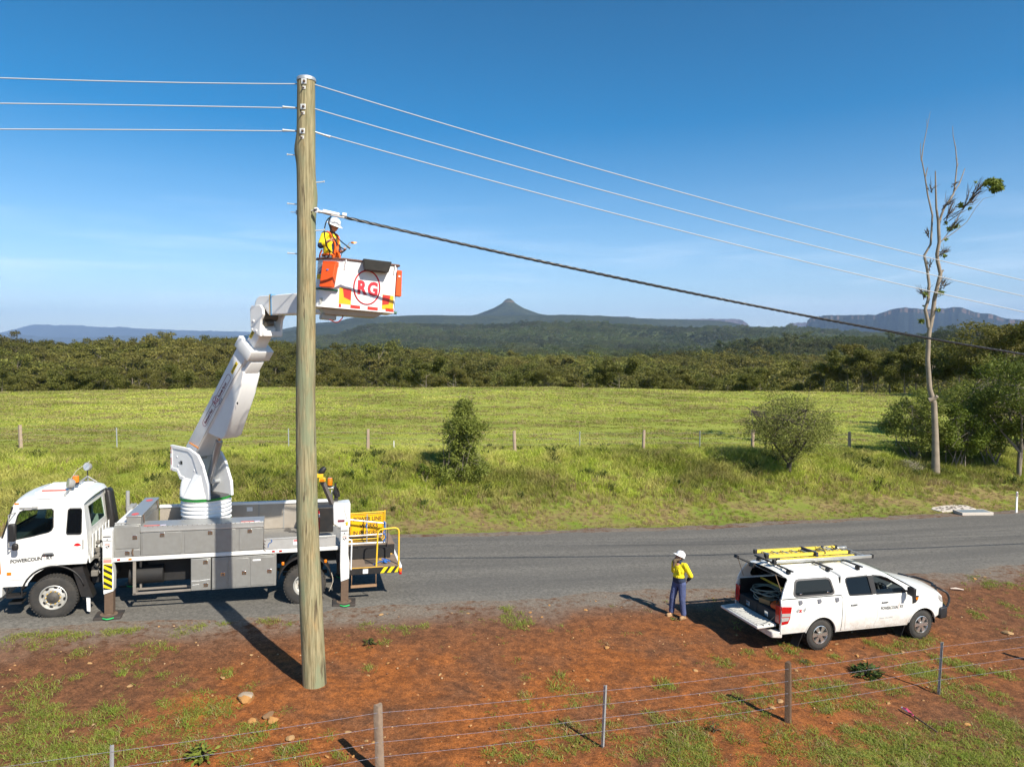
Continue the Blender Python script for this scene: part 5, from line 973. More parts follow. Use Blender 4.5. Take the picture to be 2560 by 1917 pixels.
def wheel(parent, x, z, y, R_, W, rr, side, blocks, style, name='wheel'):
    """side=-1: outer face looks towards -y"""
    M = Matrix.Translation((x, y, z)) @ (Matrix.Rotation(R(-90), 4, 'X') if side < 0 else Matrix.Rotation(R(90), 4, 'X'))
    b = MB(); tyre(b, R_, W, rr, 0, blocks, M); o = b.build(name, RUBBER, parent, smooth=35, recalc=False, weld=0)
    b = MB(); n = 40
    if style == 'truck_front':
        b.lathe([(rr + 0.005, 0.0), (rr - 0.012, -0.012), (rr - 0.03, 0.01), (rr - 0.045, 0.05), (rr * 0.70, 0.03), (rr * 0.60, 0.005)], M, n); b.lathe([(rr * 0.60, 0.005), (rr * 0.56, 0.012), (0.14, 0.014)], M, n)
    elif style == 'truck_rear':
        b.lathe([(rr + 0.005, 0.0), (rr - 0.015, -0.008), (rr - 0.03, 0.03), (rr - 0.04, 0.13), (rr * 0.72, 0.16), (0.16, 0.165), (0.15, 0.09), (0.12, 0.05), (0, 0.045)], M, n)
    if style.startswith('truck'):
        r = b.build('rim', STEELW, o, smooth=35, recalc=False, weld=0); d = MB(); d.lathe([(0.142, 0.012), (0.138, -0.02), (0.112, -0.035), (0.06, -0.055), (0.05, -0.075), (0, -0.078)] if style == 'truck_front' else [(0.12, 0.06), (0.11, 0.03), (0, 0.025)], M, 24); d.build('hub', P('greasy_hub', (0.085, 0.078, 0.07), 0.6, metal=0.3, var=0.3), o, smooth=40, recalc=False, weld=0); d = MB()
        zf = 0.0 if style == 'truck_front' else 0.15
        for i in range(8):
            a = 6.2832 * i / 8 + 0.2; d.lathe([(0, 0.0), (0.028, 0.001)], M @ Matrix.Translation((rr * 0.80 * math.cos(a), rr * 0.80 * math.sin(a), zf + (0.033 if zf == 0 else 0.008))) @ Matrix.Rotation(a, 4, 'Z') @ Matrix.Diagonal((1.0, 1.5, -1, 1)) @ Matrix.Translation((0, 0, 0.006)), 10)
        d.build('hand_hole', INK, o, recalc=False, weld=0)
        d = MB(); 
        for i in range(10): a = 6.2832 * i / 10; p = M @ Vector((0.158 * math.cos(a), 0.158 * math.sin(a), zf + 0.02)); q = M @ Vector((0.158 * math.cos(a), 0.158 * math.sin(a), zf - 0.03)); d.cyl(p, q, 0.017, 0.013, 6)
        d.build('wheel_nuts', P('yellow_nut_markers', (0.55, 0.36, 0.08), 0.5, var=0.2), o)
    else:                               # six split-spoke alloy
        b.lathe([(rr + 0.004, -0.002), (rr - 0.012, -0.008), (rr - 0.022, 0.012), (rr - 0.03, 0.10)], M, 48)
        for i in range(6):
            a = 6.2832 * i / 6
            for s_ in (-1, 1):
                Ms = M @ Matrix.Rotation(a + s_ * 0.13, 4, 'Z'); w0, w1 = 0.020, 0.030
                b.hexa([Ms @ Vector(v) for v in ((0.05, -w0 - s_ * 0.0, 0.05), (rr - 0.012, -w1, 0.05), (rr - 0.012, w1, 0.05), (0.05, w0, 0.05))], [Ms @ Vector(v) for v in ((0.05, -w0, 0.000), (rr - 0.012, -w1, 0.004), (rr - 0.012, w1, 0.004), (0.05, w0, 0.000))])
        b.lathe([(0.085, 0.03), (0.08, -0.006), (0.055, -0.012), (0.0, -0.014)], M, 24); b.build('rim', P('silver_alloy', (0.62, 0.62, 0.62), 0.25, metal=0.85, var=0.06, dust=0.25, dustcol=(0.2, 0.13, 0.09)), o, smooth=35, recalc=False, weld=0)
        d = MB(); d.lathe([(0, 0.095), (rr - 0.025, 0.10)], M, 30); d.build('brake_disc', P('brake_near_black', (0.03, 0.028, 0.026), 0.7), o, recalc=False, weld=0)  # plain near-black disc filling the rim behind the spokes
    return o
FWZ, RWX, RWZ = 0.535, 5.93, 0.41
wheel(truck, 0, FWZ, 0.0, 0.535, 0.29, 0.300, -1, 44, 'truck_front'); wheel(truck, 0, FWZ, 2.36, 0.535, 0.29, 0.300, 1, 44, 'truck_front')
wheel(truck, RWX, RWZ, 0.02, 0.555, 0.29, 0.300, -1, 40, 'truck_rear'); wheel(truck, RWX, RWZ, 2.36, 0.555, 0.29, 0.300, 1, 40, 'truck_rear')
# chassis, axles, engine and drive line
b = MB()
for y in (0.78, 1.50): b.box(-1.0, 8.3, y, y + 0.08, 0.82, 1.10)
for x in (0.9, 2.0, 3.3, 4.6, 5.4, 6.5, 7.4): b.box(x, x + 0.08, 0.86, 1.50, 0.86, 1.06)
b.cyl((0, 0.2, FWZ), (0, 2.16, FWZ), 0.075); b.cyl((RWX, 0.2, RWZ), (RWX, 2.16, RWZ), 0.095); b.lathe([(0, -0.2), (0.16, -0.16), (0.2, 0), (0.16, 0.16), (0, 0.2)], Matrix.Translation((RWX, 1.18, RWZ)), 16)
for x in (0, RWX):
    for y in (0.72, 1.56): b.box(x - 0.6, x + 0.6, y, y + 0.07, (FWZ if x == 0 else RWZ) + 0.08, (FWZ if x == 0 else RWZ) + 0.17)
b.cyl((1.3, 1.18, 0.78), (5.8, 1.18, 0.5), 0.05); TB('chassis', CHASSIS, b, smooth=40)
b = MB(); b.box(-0.9, 1.15, 0.82, 1.52, 0.7, 1.30); b.box(0.6, 1.9, 0.95, 1.4, 0.62, 1.05); b.cyl((1.6, 0.45, 0.85), (2.4, 0.45, 0.85), 0.23, n=20); b.box(2.0, 3.05, 0.5, 0.75, 0.62, 1.2); b.cyl((2.1, 1.75, 0.85), (2.9, 1.75, 0.85), 0.2, n=16); b.box(0.75, 1.08, 0.30, 0.75, 0.75, 1.15); TB('drive_line', CHASSIS, b, bevel=0.02)
# ---- cab
def cab_y(v, near=True):
    k = max(0.0, v.z - 2.02); return v.y + (k * 0.075 if near else -k * 0.075)
cab_out = [(-1.26, 0.86), (-1.33, 1.05), (-1.33, 1.5), (-1.24, 1.98), (-1.08, 2.08), (-0.88, 2.80), (-0.80, 2.90), (-0.66, 2.955), (0.42, 2.955), (0.56, 2.91), (0.64, 2.80), (0.73, 2.05), (0.76, 1.55), (0.72, 1.33), (0.12, 1.33), (-0.16, 1.28), (-0.40, 1.13), (-0.54, 0.93), (-0.56, 0.86)]
door_hole = [(-0.885, 1.985), (-0.835, 2.30), (-0.775, 2.58), (-0.72, 2.68), (-0.64, 2.715), (-0.05, 2.725), (0.0, 2.68), (0.005, 2.27), (-0.03, 2.19), (-0.10, 2.145), (-0.45, 2.06)]
rear_hole = [(0.275, 2.12), (0.30, 2.075), (0.59, 2.065), (0.615, 2.11), (0.615, 2.67), (0.585, 2.715), (0.345, 2.72), (0.305, 2.68)]
cuts = [((0, 0, z), (0, 0, 1)) for z in (2.02, 2.3, 2.6)]
b = MB()
b.prism(cab_out, 0.03, 0.085, [door_hole, rear_hole], fn=lambda v: Vector((v.x, cab_y(v), v.z)), cuts=cuts); b.prism(cab_out, 2.295, 2.35, [door_hole, rear_hole], fn=lambda v: Vector((v.x, cab_y(v, False), v.z)), cuts=cuts)
def across(b, line, y0f, y1f, crown, n=12, crownz=0.0):
    pts = line
    def f(i, j):
        k = i * (len(pts) - 1); a = min(int(k), len(pts) - 2); t = k - a; x = pts[a][0] + (pts[a + 1][0] - pts[a][0]) * t; z = pts[a][1] + (pts[a + 1][1] - pts[a][1]) * t
        y0, y1 = y0f(z), y1f(z); c = math.sin(math.pi * j) ** 0.6; return Vector((x + crown(x, z) * c, y0 + (y1 - y0) * j, z + crownz * c))
    b.grid(f, len(pts) - 1, n)
yn = lambda z: 0.03 + max(0, z - 2.02) * 0.075; yf = lambda z: 2.35 - max(0, z - 2.02) * 0.075
across(b, [(-0.88, 2.80), (-0.80, 2.90), (-0.66, 2.955), (-0.3, 2.965), (0.1, 2.965), (0.42, 2.955), (0.56, 2.91), (0.64, 2.80)], yn, yf, lambda x, z: -0.06 if x < -0.6 else (0.03 if x > 0.5 else 0), crownz=0.075)
across(b, [(-1.26, 0.86), (-1.33, 1.05), (-1.33, 1.5), (-1.24, 1.98), (-1.08, 2.08)], yn, yf, lambda x, z: -0.05)
for i in range(7): y = 0.55 + i * 0.21; b.box(-0.55, 0.42, y, y + 0.09, 2.95, 3.052)
cab = TB('cab', WHITE, b, smooth=32)
b = MB(); rw = [(0.09, 1.33), (2.29, 1.33), (2.29, 2.78), (0.09, 2.78)]; b.prism(rw, 0.0, 0.03, [[(0.55, 2.12), (1.82, 2.12), (1.82, 2.66), (0.55, 2.66)]], axes='yz', fn=lambda v: Vector((v.x + 0.76 - 0.155 * max(0, v.z - 1.55), v.y, v.z))); [b.box(0.77, 0.80, y, y + 0.10, 1.40, 2.0) for y in (0.3, 0.6, 0.9, 1.2, 1.5, 1.8, 2.05)]; b.build('rear_wall', WHITE, cab)
b = MB(); b.prism([(0.55, 2.12), (1.82, 2.12), (1.82, 2.66), (0.55, 2.66)], 0.012, 0.018, axes='yz', fn=lambda v: Vector((v.x + 0.76 - 0.155 * max(0, v.z - 1.55), v.y, v.z))); b.build('rear_window', GLASSC, cab)
b = MB(); across(b, [(-1.085, 2.09), (-0.885, 2.79)], yn, yf, lambda x, z: -0.05, 10); b.build('windscreen', GLASSC, cab)
b = MB(); across(b, [(-1.095, 2.06), (-1.075, 2.13)], yn, yf, lambda x, z: -0.06, 10); b.tube([(-1.075, 0.035, 2.06), (-0.87, 0.085, 2.80)], 0.022, 6); b.build('windscreen_seal', BLACK, cab)
b = MB(); b.box(-1.05, 0.68, 0.09, 2.29, 1.30, 1.36); b.box(-1.1, -0.72, 0.12, 2.26, 1.36, 2.02); b.box(-0.1, 0.62, 0.2, 0.8, 1.36, 1.75); b.box(0.08, 0.3, 0.22, 0.78, 1.7, 2.35); b.box(-0.1, 0.62, 1.5, 2.1, 1.36, 1.75); b.box(0.08, 0.3, 1.52, 2.08, 1.7, 2.4); b.box(-0.65, -0.35, 0.95, 1.35, 1.36, 1.9); cabin = b.build('seats_and_dash', P('dark_cab_trim', (0.05, 0.055, 0.06), 0.8), cab, bevel=0.04)
b = MB(); M = Matrix.Translation((-0.52, 1.78, 2.08)) @ Matrix.Rotation(R(-52), 4, 'Y'); b.tube([M @ Vector((0.22 * math.cos(a), 0.22 * math.sin(a), 0)) for a in np.linspace(0, 6.283, 20)], 0.018, 6); b.tube([M @ Vector((0, 0, 0)), M @ Vector((0, 0, -0.4))], 0.03, 6); b.build('steering_wheel', BLACK, cab)
def panel(poly, inset_y, th=0.006, fnm=True): b = MB(); b.prism(poly, inset_y, inset_y + th, fn=lambda v: Vector((v.x, cab_y(v), v.z)), cuts=cuts); return b
door = panel([(-1.0, 1.42), (-1.02, 1.95), (-0.93, 2.35), (-0.85, 2.72), (-0.74, 2.80), (0.06, 2.805), (0.095, 2.77), (0.095, 1.36), (-0.2, 1.36), (-0.45, 1.20), (-0.6, 1.0), (-1.0, 1.0)], 0.022, 0.01)
b = MB(); b.prism([(-1.0, 1.02), (-1.04, 1.95), (-0.93, 2.35), (-0.855, 2.72), (-0.76, 2.79), (0.05, 2.80), (0.09, 2.76), (0.09, 1.36), (-0.2, 1.33), (-0.44, 1.18), (-0.58, 1.02)], 0.020, 0.030, [door_hole], fn=lambda v: Vector((v.x, cab_y(v), v.z)), cuts=cuts); dr = b.build('door', WHITE, cab, bevel=0.006)
def frame_ring(pts, w, y, th): 
    c = Vector((sum(p[0] for p in pts) / len(pts), 0, sum(p[1] for p in pts) / len(pts))); inner = []
    for p in pts: d = Vector((p[0] - c.x, 0, p[1] - c.z)); k = max(0.0, 1 - w / d.length); inner.append((c.x + d.x * k, c.z + d.z * k))
    b = MB(); b.prism(pts, y, y + th, [inner], fn=lambda v: Vector((v.x, cab_y(v), v.z))); return b, inner
b, inn = frame_ring(door_hole, 0.022, 0.016, 0.03); wf = b.build('window_frame', BLACK, dr); b = MB(); b.prism(inn, 0.03, 0.036, fn=lambda v: Vector((v.x, cab_y(v), v.z))); b.build('window', GLASSC, dr)
b, inn = frame_ring(rear_hole, 0.032, 0.014, 0.03); wf = b.build('window_frame', BLACK, cab); b = MB(); b.prism(inn, 0.03, 0.036, fn=lambda v: Vector((v.x, cab_y(v), v.z))); b.build('window', glass('smoky_glass', (0.16, 0.18, 0.16), 0.6), cab)
b = MB(); b.prism(door_hole, 2.32, 2.326, fn=lambda v: Vector((v.x, cab_y(v, False), v.z))); b.prism(rear_hole, 2.32, 2.326, fn=lambda v: Vector((v.x, cab_y(v, False), v.z))); b.build('far_window', GLASSC, cab)
b = MB(); b.box(-0.24, 0.02, -0.004, 0.028, 1.575, 1.612); b.box(-0.22, 0.0, -0.002, 0.022, 1.632, 1.644); b.build('door_handle', BLACK, dr, bevel=0.008)
b = MB(); b.box(0.63, 0.655, 0.018, 0.03, 1.70, 1.93); b.build('grab_handle', GREYP, cab); b = MB(); b.box(-0.70, -0.36, 0.05, 0.09, 2.755, 2.775); b.box(-0.72, -0.62, 0.045, 0.1, 2.745, 2.785); b.box(-0.46, -0.34, 0.045, 0.1, 2.745, 2.785); b.build('rain_visor', GREYP, cab); b = MB(); b.box(-0.83, -0.74, 0.075, 0.12, 2.855, 2.885); b.build('marker_lamp', AMBER, cab)
b = MB(); b.box(-0.985, -0.885, 0.012, 0.03, 1.14, 1.22); b.build('side_indicator', AMBER, cab, bevel=0.02)
b = MB(); b.prism([(-1.345, 1.18), (-1.345, 1.47), (-1.22, 1.60), (-1.12, 1.52), (-1.10, 1.18)], 0.008, 0.06); b.build('corner_indicator', AMBER, cab, bevel=0.02)
b = MB(); b.box(-1.42, -1.08, 0.0, 2.38, 0.60, 0.90); b.box(-1.44, -1.2, 0.02, 2.36, 0.42, 0.62); b.build('bumper', WHITE, cab, bevel=0.04); b = MB(); b.box(-1.0, -0.66, 0.02, 0.3, 0.58, 0.63); b.box(-0.98, -0.7, 0.1, 0.4, 0.4, 0.44); b.tube([(-0.98, 0.05, 0.86), (-1.0, 0.05, 0.60), (-0.68, 0.05, 0.60), (-0.68, 0.05, 0.86)], 0.02, 6); b.build('cab_step', CHASSIS, cab)
arch = [Vector((0.66 * math.cos(a), 0, FWZ + 0.66 * math.sin(a) + 0.10)) for a in np.linspace(R(12), R(168), 22)]
b = MB(); b.grid(lambda i, j: arch[int(round(i * 21))] * (1 if True else 1) + Vector((0, 0.03 + 0.32 * j, 0)), 21, 2); b.grid(lambda i, j: Vector((arch[int(round(i * 21))].x * (1 + 0.05 * j), 0.025, FWZ + 0.10 + (arch[int(round(i * 21))].z - FWZ - 0.10) * (1 + 0.05 * j))), 21, 1); b.hexa([(0.60, 0.03, 0.50), (0.86, 0.03, 0.46), (0.86, 0.35, 0.46), (0.60, 0.35, 0.50)], [(0.40, 0.03, 1.22), (0.62, 0.03, 1.25), (0.62, 0.35, 1.25), (0.40, 0.35, 1.22)]); b.build('wheel_arch', BLACK, cab, smooth=40, solid=0.01)
b = MB(); b.hexa([(0.72, 0.06, 0.12), (0.79, 0.06, 0.10), (0.79, 0.1, 0.10), (0.72, 0.1, 0.12)], [(0.70, 0.06, 0.52), (0.79, 0.06, 0.52), (0.79, 0.1, 0.52), (0.70, 0.1, 0.52)]); b.build('mud_flap', CLEANW, cab)
# mirror
b = MB(); b.tube([(-0.80, 0.05, 2.66), (-0.86, -0.20, 2.66), (-0.86, -0.20, 1.88), (-0.80, 0.02, 1.86)], 0.014, 6); mr = b.build('mirror_arm', GREYP, cab); b = MB(); b.box(-0.86, -0.70, -0.27, -0.15, 2.03, 2.45); b.build('mirror', BLACK, mr, bevel=0.035); b = MB(); b.box(-0.80, -0.66, -0.24, -0.15, 1.80, 1.97); b.build('lower_mirror', BLACK, mr, bevel=0.05)
# door lettering, decals
Ms = lambda x, z, rot=R(-5.5): side_text_M(x, 0.0165, z, rot)
lg = text('lettering', 'POWERCOUN', 0.120, INK, dr, side_text_M(-0.905, 0.0165, 1.435, R(-4)), sx=0.86, bold=0.0035); text('lettering', 'RY', 0.120, INK, dr, side_text_M(-0.145, 0.0165, 1.487, R(-4)), sx=0.92, bold=0.0035)
b = MB(); b.box(-0.192, -0.186, 0.0145, 0.0185, 1.44, 1.62); b.box(-0.245, -0.135, 0.0145, 0.0185, 1.558, 1.564); b.build('cross_emblem', PALER, dr)
b = MB(); b.lathe([(0, 0), (0.082, 0)], side_text_M(0.52, 0.025, 1.77), 28); st_ = b.build('round_sticker', PALER, cab, recalc=False); b = MB(); b.lathe([(0, 0), (0.074, 0)], side_text_M(0.52, 0.023, 1.77), 28); b.build('sticker_face', CLEANW, st_, recalc=False); b = MB(); b.lathe([(0, 0), (0.078, 0)], side_text_M(0.52, 0.021, 1.775), 16, R(10), R(170)); b.build('sticker_band', RED, st_, recalc=False)
b = MB(); b.box(0.13, 0.27, 0.024, 0.03, 1.66, 1.74); s_ = b.build('inspection_label', P('label_white', (0.72, 0.74, 0.76)), cab); b = MB(); b.box(0.132, 0.268, 0.021, 0.024, 1.725, 1.735); b.box(0.132, 0.268, 0.021, 0.024, 1.655, 1.66); b.build('label_rule', P('label_blue', (0.25, 0.42, 0.62)), s_)
# roof bar with work lamps and beacon
b = MB(); b.tube([(0.20, 0.22, 2.97), (0.20, 0.26, 3.06), (0.20, 2.10, 3.16), (0.20, 2.16, 3.03)], 0.022, 6); b.box(0.10, 0.32, 0.20, 0.32, 2.955, 2.97); b.box(0.10, 0.30, 2.06, 2.18, 3.0, 3.03); b.tube([(0.20, 2.10, 3.16), (0.42, 2.14, 2.99)], 0.02, 6); b.tube([(0.20, 2.10, 3.16), (0.05, 2.14, 3.0)], 0.02, 6); rb = b.build('roof_bar', GREYP, cab)
def work_lamp(x, y, z, parent, s=1.0, yaw=0, lens=CLEARLENS, body=GREYP):
    M = Matrix.Translation((x, y, z)) @ Matrix.Rotation(yaw, 4, 'Z') @ Matrix.Rotation(R(80), 4, 'X') @ Matrix.Scale(s, 4); b = MB(); b.lathe([(0, -0.11), (0.07, -0.10), (0.11, -0.05), (0.125, 0.02), (0.125, 0.05), (0.115, 0.055)], M, 20); o = b.build('work_lamp', body, parent, smooth=40); b = MB(); b.lathe([(0, 0.052), (0.116, 0.05)], M, 20); b.build('lens', lens, o, recalc=False); return o
work_lamp(0.20, 0.62, 3.24, rb, 1.0, R(-60)); work_lamp(0.20, 2.12, 3.42, rb, 0.9, R(-30)); b = MB(); b.cyl((0.2, 2.1, 3.16), (0.2, 2.1, 3.34), 0.016, n=6); b.cyl((0.2, 0.62, 3.08), (0.2, 0.62, 3.16), 0.02, n=6); b.build('lamp_stem', BLACK, rb)
def beacon(x, y, z, parent, h=0.17, r=0.075): b = MB(); b.cyl((x, y, z - 0.05), (x, y, z), r * 1.05, n=18); o = b.build('beacon', BLACK, parent); b = MB(); b.lathe([(r, 0), (r, h * 0.8), (r * 0.85, h), (0, h)], Matrix.Translation((x, y, z)), 20); b.build('dome', AMBER, o, smooth=40)
beacon(0.22, 1.0, 3.20, rb)
b = MB(); b.cyl((-0.42, 0.62, 3.07), (0.10, 0.62, 3.07), 0.018, n=8); b.build('roof_reflector_bar', P('faded_red', (0.55, 0.12, 0.09)), cab); b = MB(); b.tube([(-0.2, 1.9, 3.04), (-0.02, 1.95, 3.35), (0.3, 1.95, 3.6)], 0.006, 4); b.build('aerial', P('pale_aerial', (0.6, 0.58, 0.5)), cab)
b = MB(); b.hexa([(0.80, 1.80, 1.45), (1.0, 1.80, 1.45), (1.0, 2.32, 1.45), (0.80, 2.32, 1.45)], [(0.66, 1.90, 2.84), (0.80, 1.90, 2.80), (0.80, 2.28, 2.80), (0.66, 2.28, 2.84)]); TB('air_intake', BLACK, b, bevel=0.06); b = MB(); b.cyl((1.22, 1.95, 1.4), (1.22, 1.95, 2.75), 0.05, n=12); b.box(1.25, 1.4, 1.7, 2.2, 1.45, 2.35); TB('exhaust_stack', GREYP, b)
b = MB()
rg = np.random.default_rng(3)
for i in range(16): y = 0.12 + 0.08 * i; b.tube(smooth_path([(0.86, y, 1.2 + 0.5 * rg.random()), (0.95 + 0.1 * rg.random(), y - 0.04, 1.0 + 0.3 * rg.random()), (1.06, y + 0.05, 1.5 + 0.4 * rg.random()), (1.0 + 0.1 * rg.random(), y, 2.0 - 0.3 * rg.random())], 4), 0.014 + 0.01 * rg.random(), 5)
TB('hydraulic_hoses', HOSE, b, smooth=60, recalc=False, weld=0); b = MB()
for i in range(10): x, y, z = 0.84 + 0.2 * rg.random(), 0.1 + 0.25 * rg.random(), 0.95 + 0.9 * rg.random(); b.box(x, x + 0.08 + 0.05 * rg.random(), y, y + 0.1, z, z + 0.05 + 0.06 * rg.random())
b.box(0.80, 0.95, 0.08, 0.2, 0.98, 1.12); TB('hydraulic_valves', P('valve_block', (0.22, 0.20, 0.17), 0.6, metal=0.3, var=0.3, scale=6), b, bevel=0.01)
# ---- body: rail, deck, tool boxes
b = MB(); b.box(1.33, 6.79, 0.0, 0.06, 1.33, 1.435); b.box(1.33, 6.79, 2.32, 2.38, 1.33, 1.435); TB('side_rail', WHITE, b, bevel=0.008); b = MB(); b.box(1.35, 6.95, 0.06, 2.32, 1.34, 1.425); TB('deck', P('aluminium_tread', (0.33, 0.32, 0.30), 0.5, metal=0.5, var=0.2, scale=14, bump=0.3), b)
for x, m_ in ((1.40, REDLENS), (1.66, AMBER), (5.08, REDLENS), (5.26, REDLENS)): b = MB(); b.box(x, x + 0.075, -0.012, 0.0, 1.365, 1.41); TB('side_marker', m_, b, bevel=0.006)
def latch(x, z, y, parent): b = MB(); b.box(x - 0.055, x + 0.055, y - 0.012, y, z - 0.05, z + 0.055); o = b.build('latch', CHROME, parent, bevel=0.012); b = MB(); b.box(x - 0.03, x + 0.03, y - 0.018, y - 0.010, z - 0.03, z + 0.005); b.build('latch_paddle', P('latch_dark', (0.12, 0.115, 0.1), 0.4, metal=0.5), o); return o
def box_door(x0, x1, z0, z1, y, parent, lx, lz, m_=None): b = MB(); b.box(x0, x1, y - 0.014, y, z0, z1); o = b.build('door', m_ or ALU, parent, bevel=0.005); latch(lx, lz, y - 0.014, o); return o
b = MB(); b.box(1.33, 1.93, 0.02, 2.36, 1.435, 2.26); b.box(1.60, 1.93, 0.06, 2.33, 2.26, 2.44); tb = TB('cross_tool_box', ALU, b, bevel=0.008); b = MB(); b.box(1.585, 1.945, 0.045, 2.345, 2.44, 2.47); b.build('lid', P('lid_aluminium', (0.44, 0.44, 0.43), 0.38, metal=0.6, var=0.1, scale=5), tb, bevel=0.006)
b = MB(); [b.box(1.345 + i * 0.075, 1.405 + i * 0.075, 0.05, 2.34, 2.26, 2.285) for i in range(3)]; b.build('white_slats', CLEANW, tb); b = MB(); b.cyl((1.345, 0.05, 2.30), (1.60, 0.05, 2.295), 0.02, n=6); b.build('pole_clamp', GREYP, tb)
for y in (0.25, 1.95): b = MB(); b.lathe([(0, 0.0), (0.10, 0.0)], Matrix.Translation((1.76, y, 2.473)) @ Matrix.Diagonal((0.85, 1.35, 1, 1)), 20); b.build('red_sticker', P('sticker_red', (0.62, 0.10, 0.08)), tb, recalc=False)
b = MB(); b.tube([(1.94, 0.3, 2.45), (1.96, 0.28, 2.3), (1.95, 0.32, 2.2)], 0.012, 5); b.tube([(1.95, 1.95, 2.46), (1.97, 1.94, 2.32), (1.96, 1.96, 2.24)], 0.012, 5); b.build('rubber_strap', RUST, tb)
box_door(1.37, 1.90, 1.66, 2.22, 0.02, tb, 1.80, 1.93); box_door(1.345, 1.925, 1.45, 1.62, 0.02, tb, 1.63, 1.54); b = MB(); b.tube([(1.76, -0.005, 1.64), (1.745, -0.01, 1.56), (1.765, -0.01, 1.48)], 0.02, 5); b.build('lock_chain', RUST, tb)
b = MB(); b.box(1.94, 4.86, 0.01, 0.46, 1.435, 2.10); sb = TB('side_tool_box', ALU, b, bevel=0.006); b = MB(); b.hexa([(1.935, -0.005, 2.085), (4.865, -0.005, 2.085), (4.865, 0.47, 2.085), (1.935, 0.47, 2.085)], [(1.935, 0.0, 2.20), (4.865, 0.0, 2.20), (4.865, 0.47, 2.235), (1.935, 0.47, 2.235)]); b.build('lid', P('lid_aluminium'), sb, bevel=0.006); b = MB(); b.box(1.935, 4.865, -0.016, 0.0, 2.06, 2.092); b.build('lip', ALUL, sb)
b = MB(); [b.cyl((x, 0.0, 2.19), (x, -0.006, 2.19), 0.011, n=6) for x in np.arange(2.1, 4.8, 0.115)]; b.build('rivets', P('rivet', (0.15, 0.13, 0.11)), sb)
for x0, x1, lx in ((1.975, 2.875, 2.43), (2.955, 4.17, 3.56), (4.265, 4.835, 4.52)): box_door(x0, x1, 1.465, 2.035, 0.01, sb, lx, 1.965)
for x0, x1 in ((2.0, 2.36), (4.30, 4.62)): b = MB(); b.box(x0, x1, 0.02, 0.09, 2.206, 2.212); s_ = b.build('warning_strip', P('sticker_red'), sb); b = MB(); b.box(x0 + 0.05, x1 - 0.05, 0.035, 0.075, 2.212, 2.214); b.build('strip_text_bar', PALER, s_)
for x0 in (2.38, 4.64): b = MB(); b.box(x0, x0 + 0.13, 0.02, 0.09, 2.206, 2.212); b.build('pale_sticker', P('lilac_sticker', (0.62, 0.55, 0.66)), sb)
# under-body lockers
for x0, x1, lats in ((3.10, 3.575, ((3.45, 1.20), (3.46, 0.60))), (3.60, 5.19, ())):
    b = MB(); b.box(x0, x1, 0.02, 0.55, 0.46, 1.30); lk = TB('under_locker', ALU, b, bevel=0.006)
    if lats: o = box_door(x0 + 0.01, x1 - 0.01, 0.475, 1.285, 0.02, lk, *lats[0]); latch(lats[1][0], lats[1][1], 0.006, o); b = MB(); b.tube([(3.12, 0.004, 0.73), (3.3, 0.002, 0.72), (3.56, 0.004, 0.745)], 0.006, 4); b.tube([(3.14, 0.004, 0.62), (3.3, 0.004, 0.63)], 0.005, 4); b.build('scrape_mark', CLEANW, lk)
    else:
        for a, c, lx in ((3.61, 3.98, 3.87), (4.01, 4.50, 4.39), (4.545, 5.13, 5.02)): box_door(a, c, 0.50, 1.25, 0.02, lk, lx, 0.86)
b = MB(); b.box(4.60, 4.80, 0.0, 0.006, 1.16, 1.20); TB('paper_label', CLEANW, b)
b = MB()
for y in (0.03, 0.36): b.box(1.75, 3.10, y, y + 0.05, 0.46, 0.51)
b.box(1.75, 1.82, 0.03, 0.41, 0.46, 0.52); b.box(1.75, 1.82, 0.03, 0.08, 0.46, 1.33); b.box(1.84, 1.89, 0.36, 0.41, 0.5, 1.33); TB('side_underrun_rail', P('weathered_steel', (0.26, 0.23, 0.20), 0.7, metal=0.3, var=0.3, scale=7), b, bevel=0.006)
# tray: drop side, far side panel, headboard clutter
b = MB(); b.box(4.88, 6.72, 0.0, 0.035, 1.44, 1.74); ds = TB('drop_side', P('pale_alloy', (0.50, 0.50, 0.49), 0.45, metal=0.4, var=0.08, dust=0.2), b, bevel=0.01); b = MB(); b.box(4.92, 6.68, -0.006, 0.0, 1.70, 1.73); b.box(6.30, 6.50, -0.012, 0.0, 1.67, 1.70); b.build('side_catch', GREYP, ds); b = MB(); b.box(5.62, 5.90, -0.004, 0.0, 1.53, 1.67); s_ = b.build('warning_label', CLEANW, ds); b = MB(); b.box(5.63, 5.89, -0.007, -0.004, 1.63, 1.665); b.build('label_band', RED, s_)
b = MB(); [b.tube([(4.90 + 0.03 * math.cos(k * 1.9), 0.0 + 0.02 * math.sin(k * 1.9), 1.74 - 0.35 * k / 14) for k in range(15)], 0.007, 4)]; b.build('coil_lead', RUST, ds); b = MB(); b.tube(smooth_path([(4.98, -0.01, 1.50), (5.0, -0.02, 1.6), (5.08, -0.02, 1.66), (5.05, -0.01, 1.71)], 4), 0.008, 4); b.build('tie_cord', BLUER, ds)
b = MB(); b.box(1.96, 6.70, 2.30, 2.34, 1.435, 2.18); fs = TB('far_side_panel', P('stained_alloy', (0.40, 0.36, 0.31), 0.5, metal=0.3, var=0.2, scale=3, dust=0.5, dustcol=(0.35, 0.27, 0.19)), b, bevel=0.006); b = MB(); b.box(1.96, 6.70, 2.26, 2.37, 2.18, 2.25); b.build('capping', CLEANW, fs); b = MB(); [b.box(x, x + 0.03, 2.285, 2.30, 1.44, 2.18) for x in (2.6, 3.4, 4.6, 5.3, 6.0)]; b.build('panel_ribs', GREYP, fs); b = MB(); b.box(4.28, 4.44, 2.288, 2.30, 1.98, 2.10); b.build('white_label', CLEANW, fs)
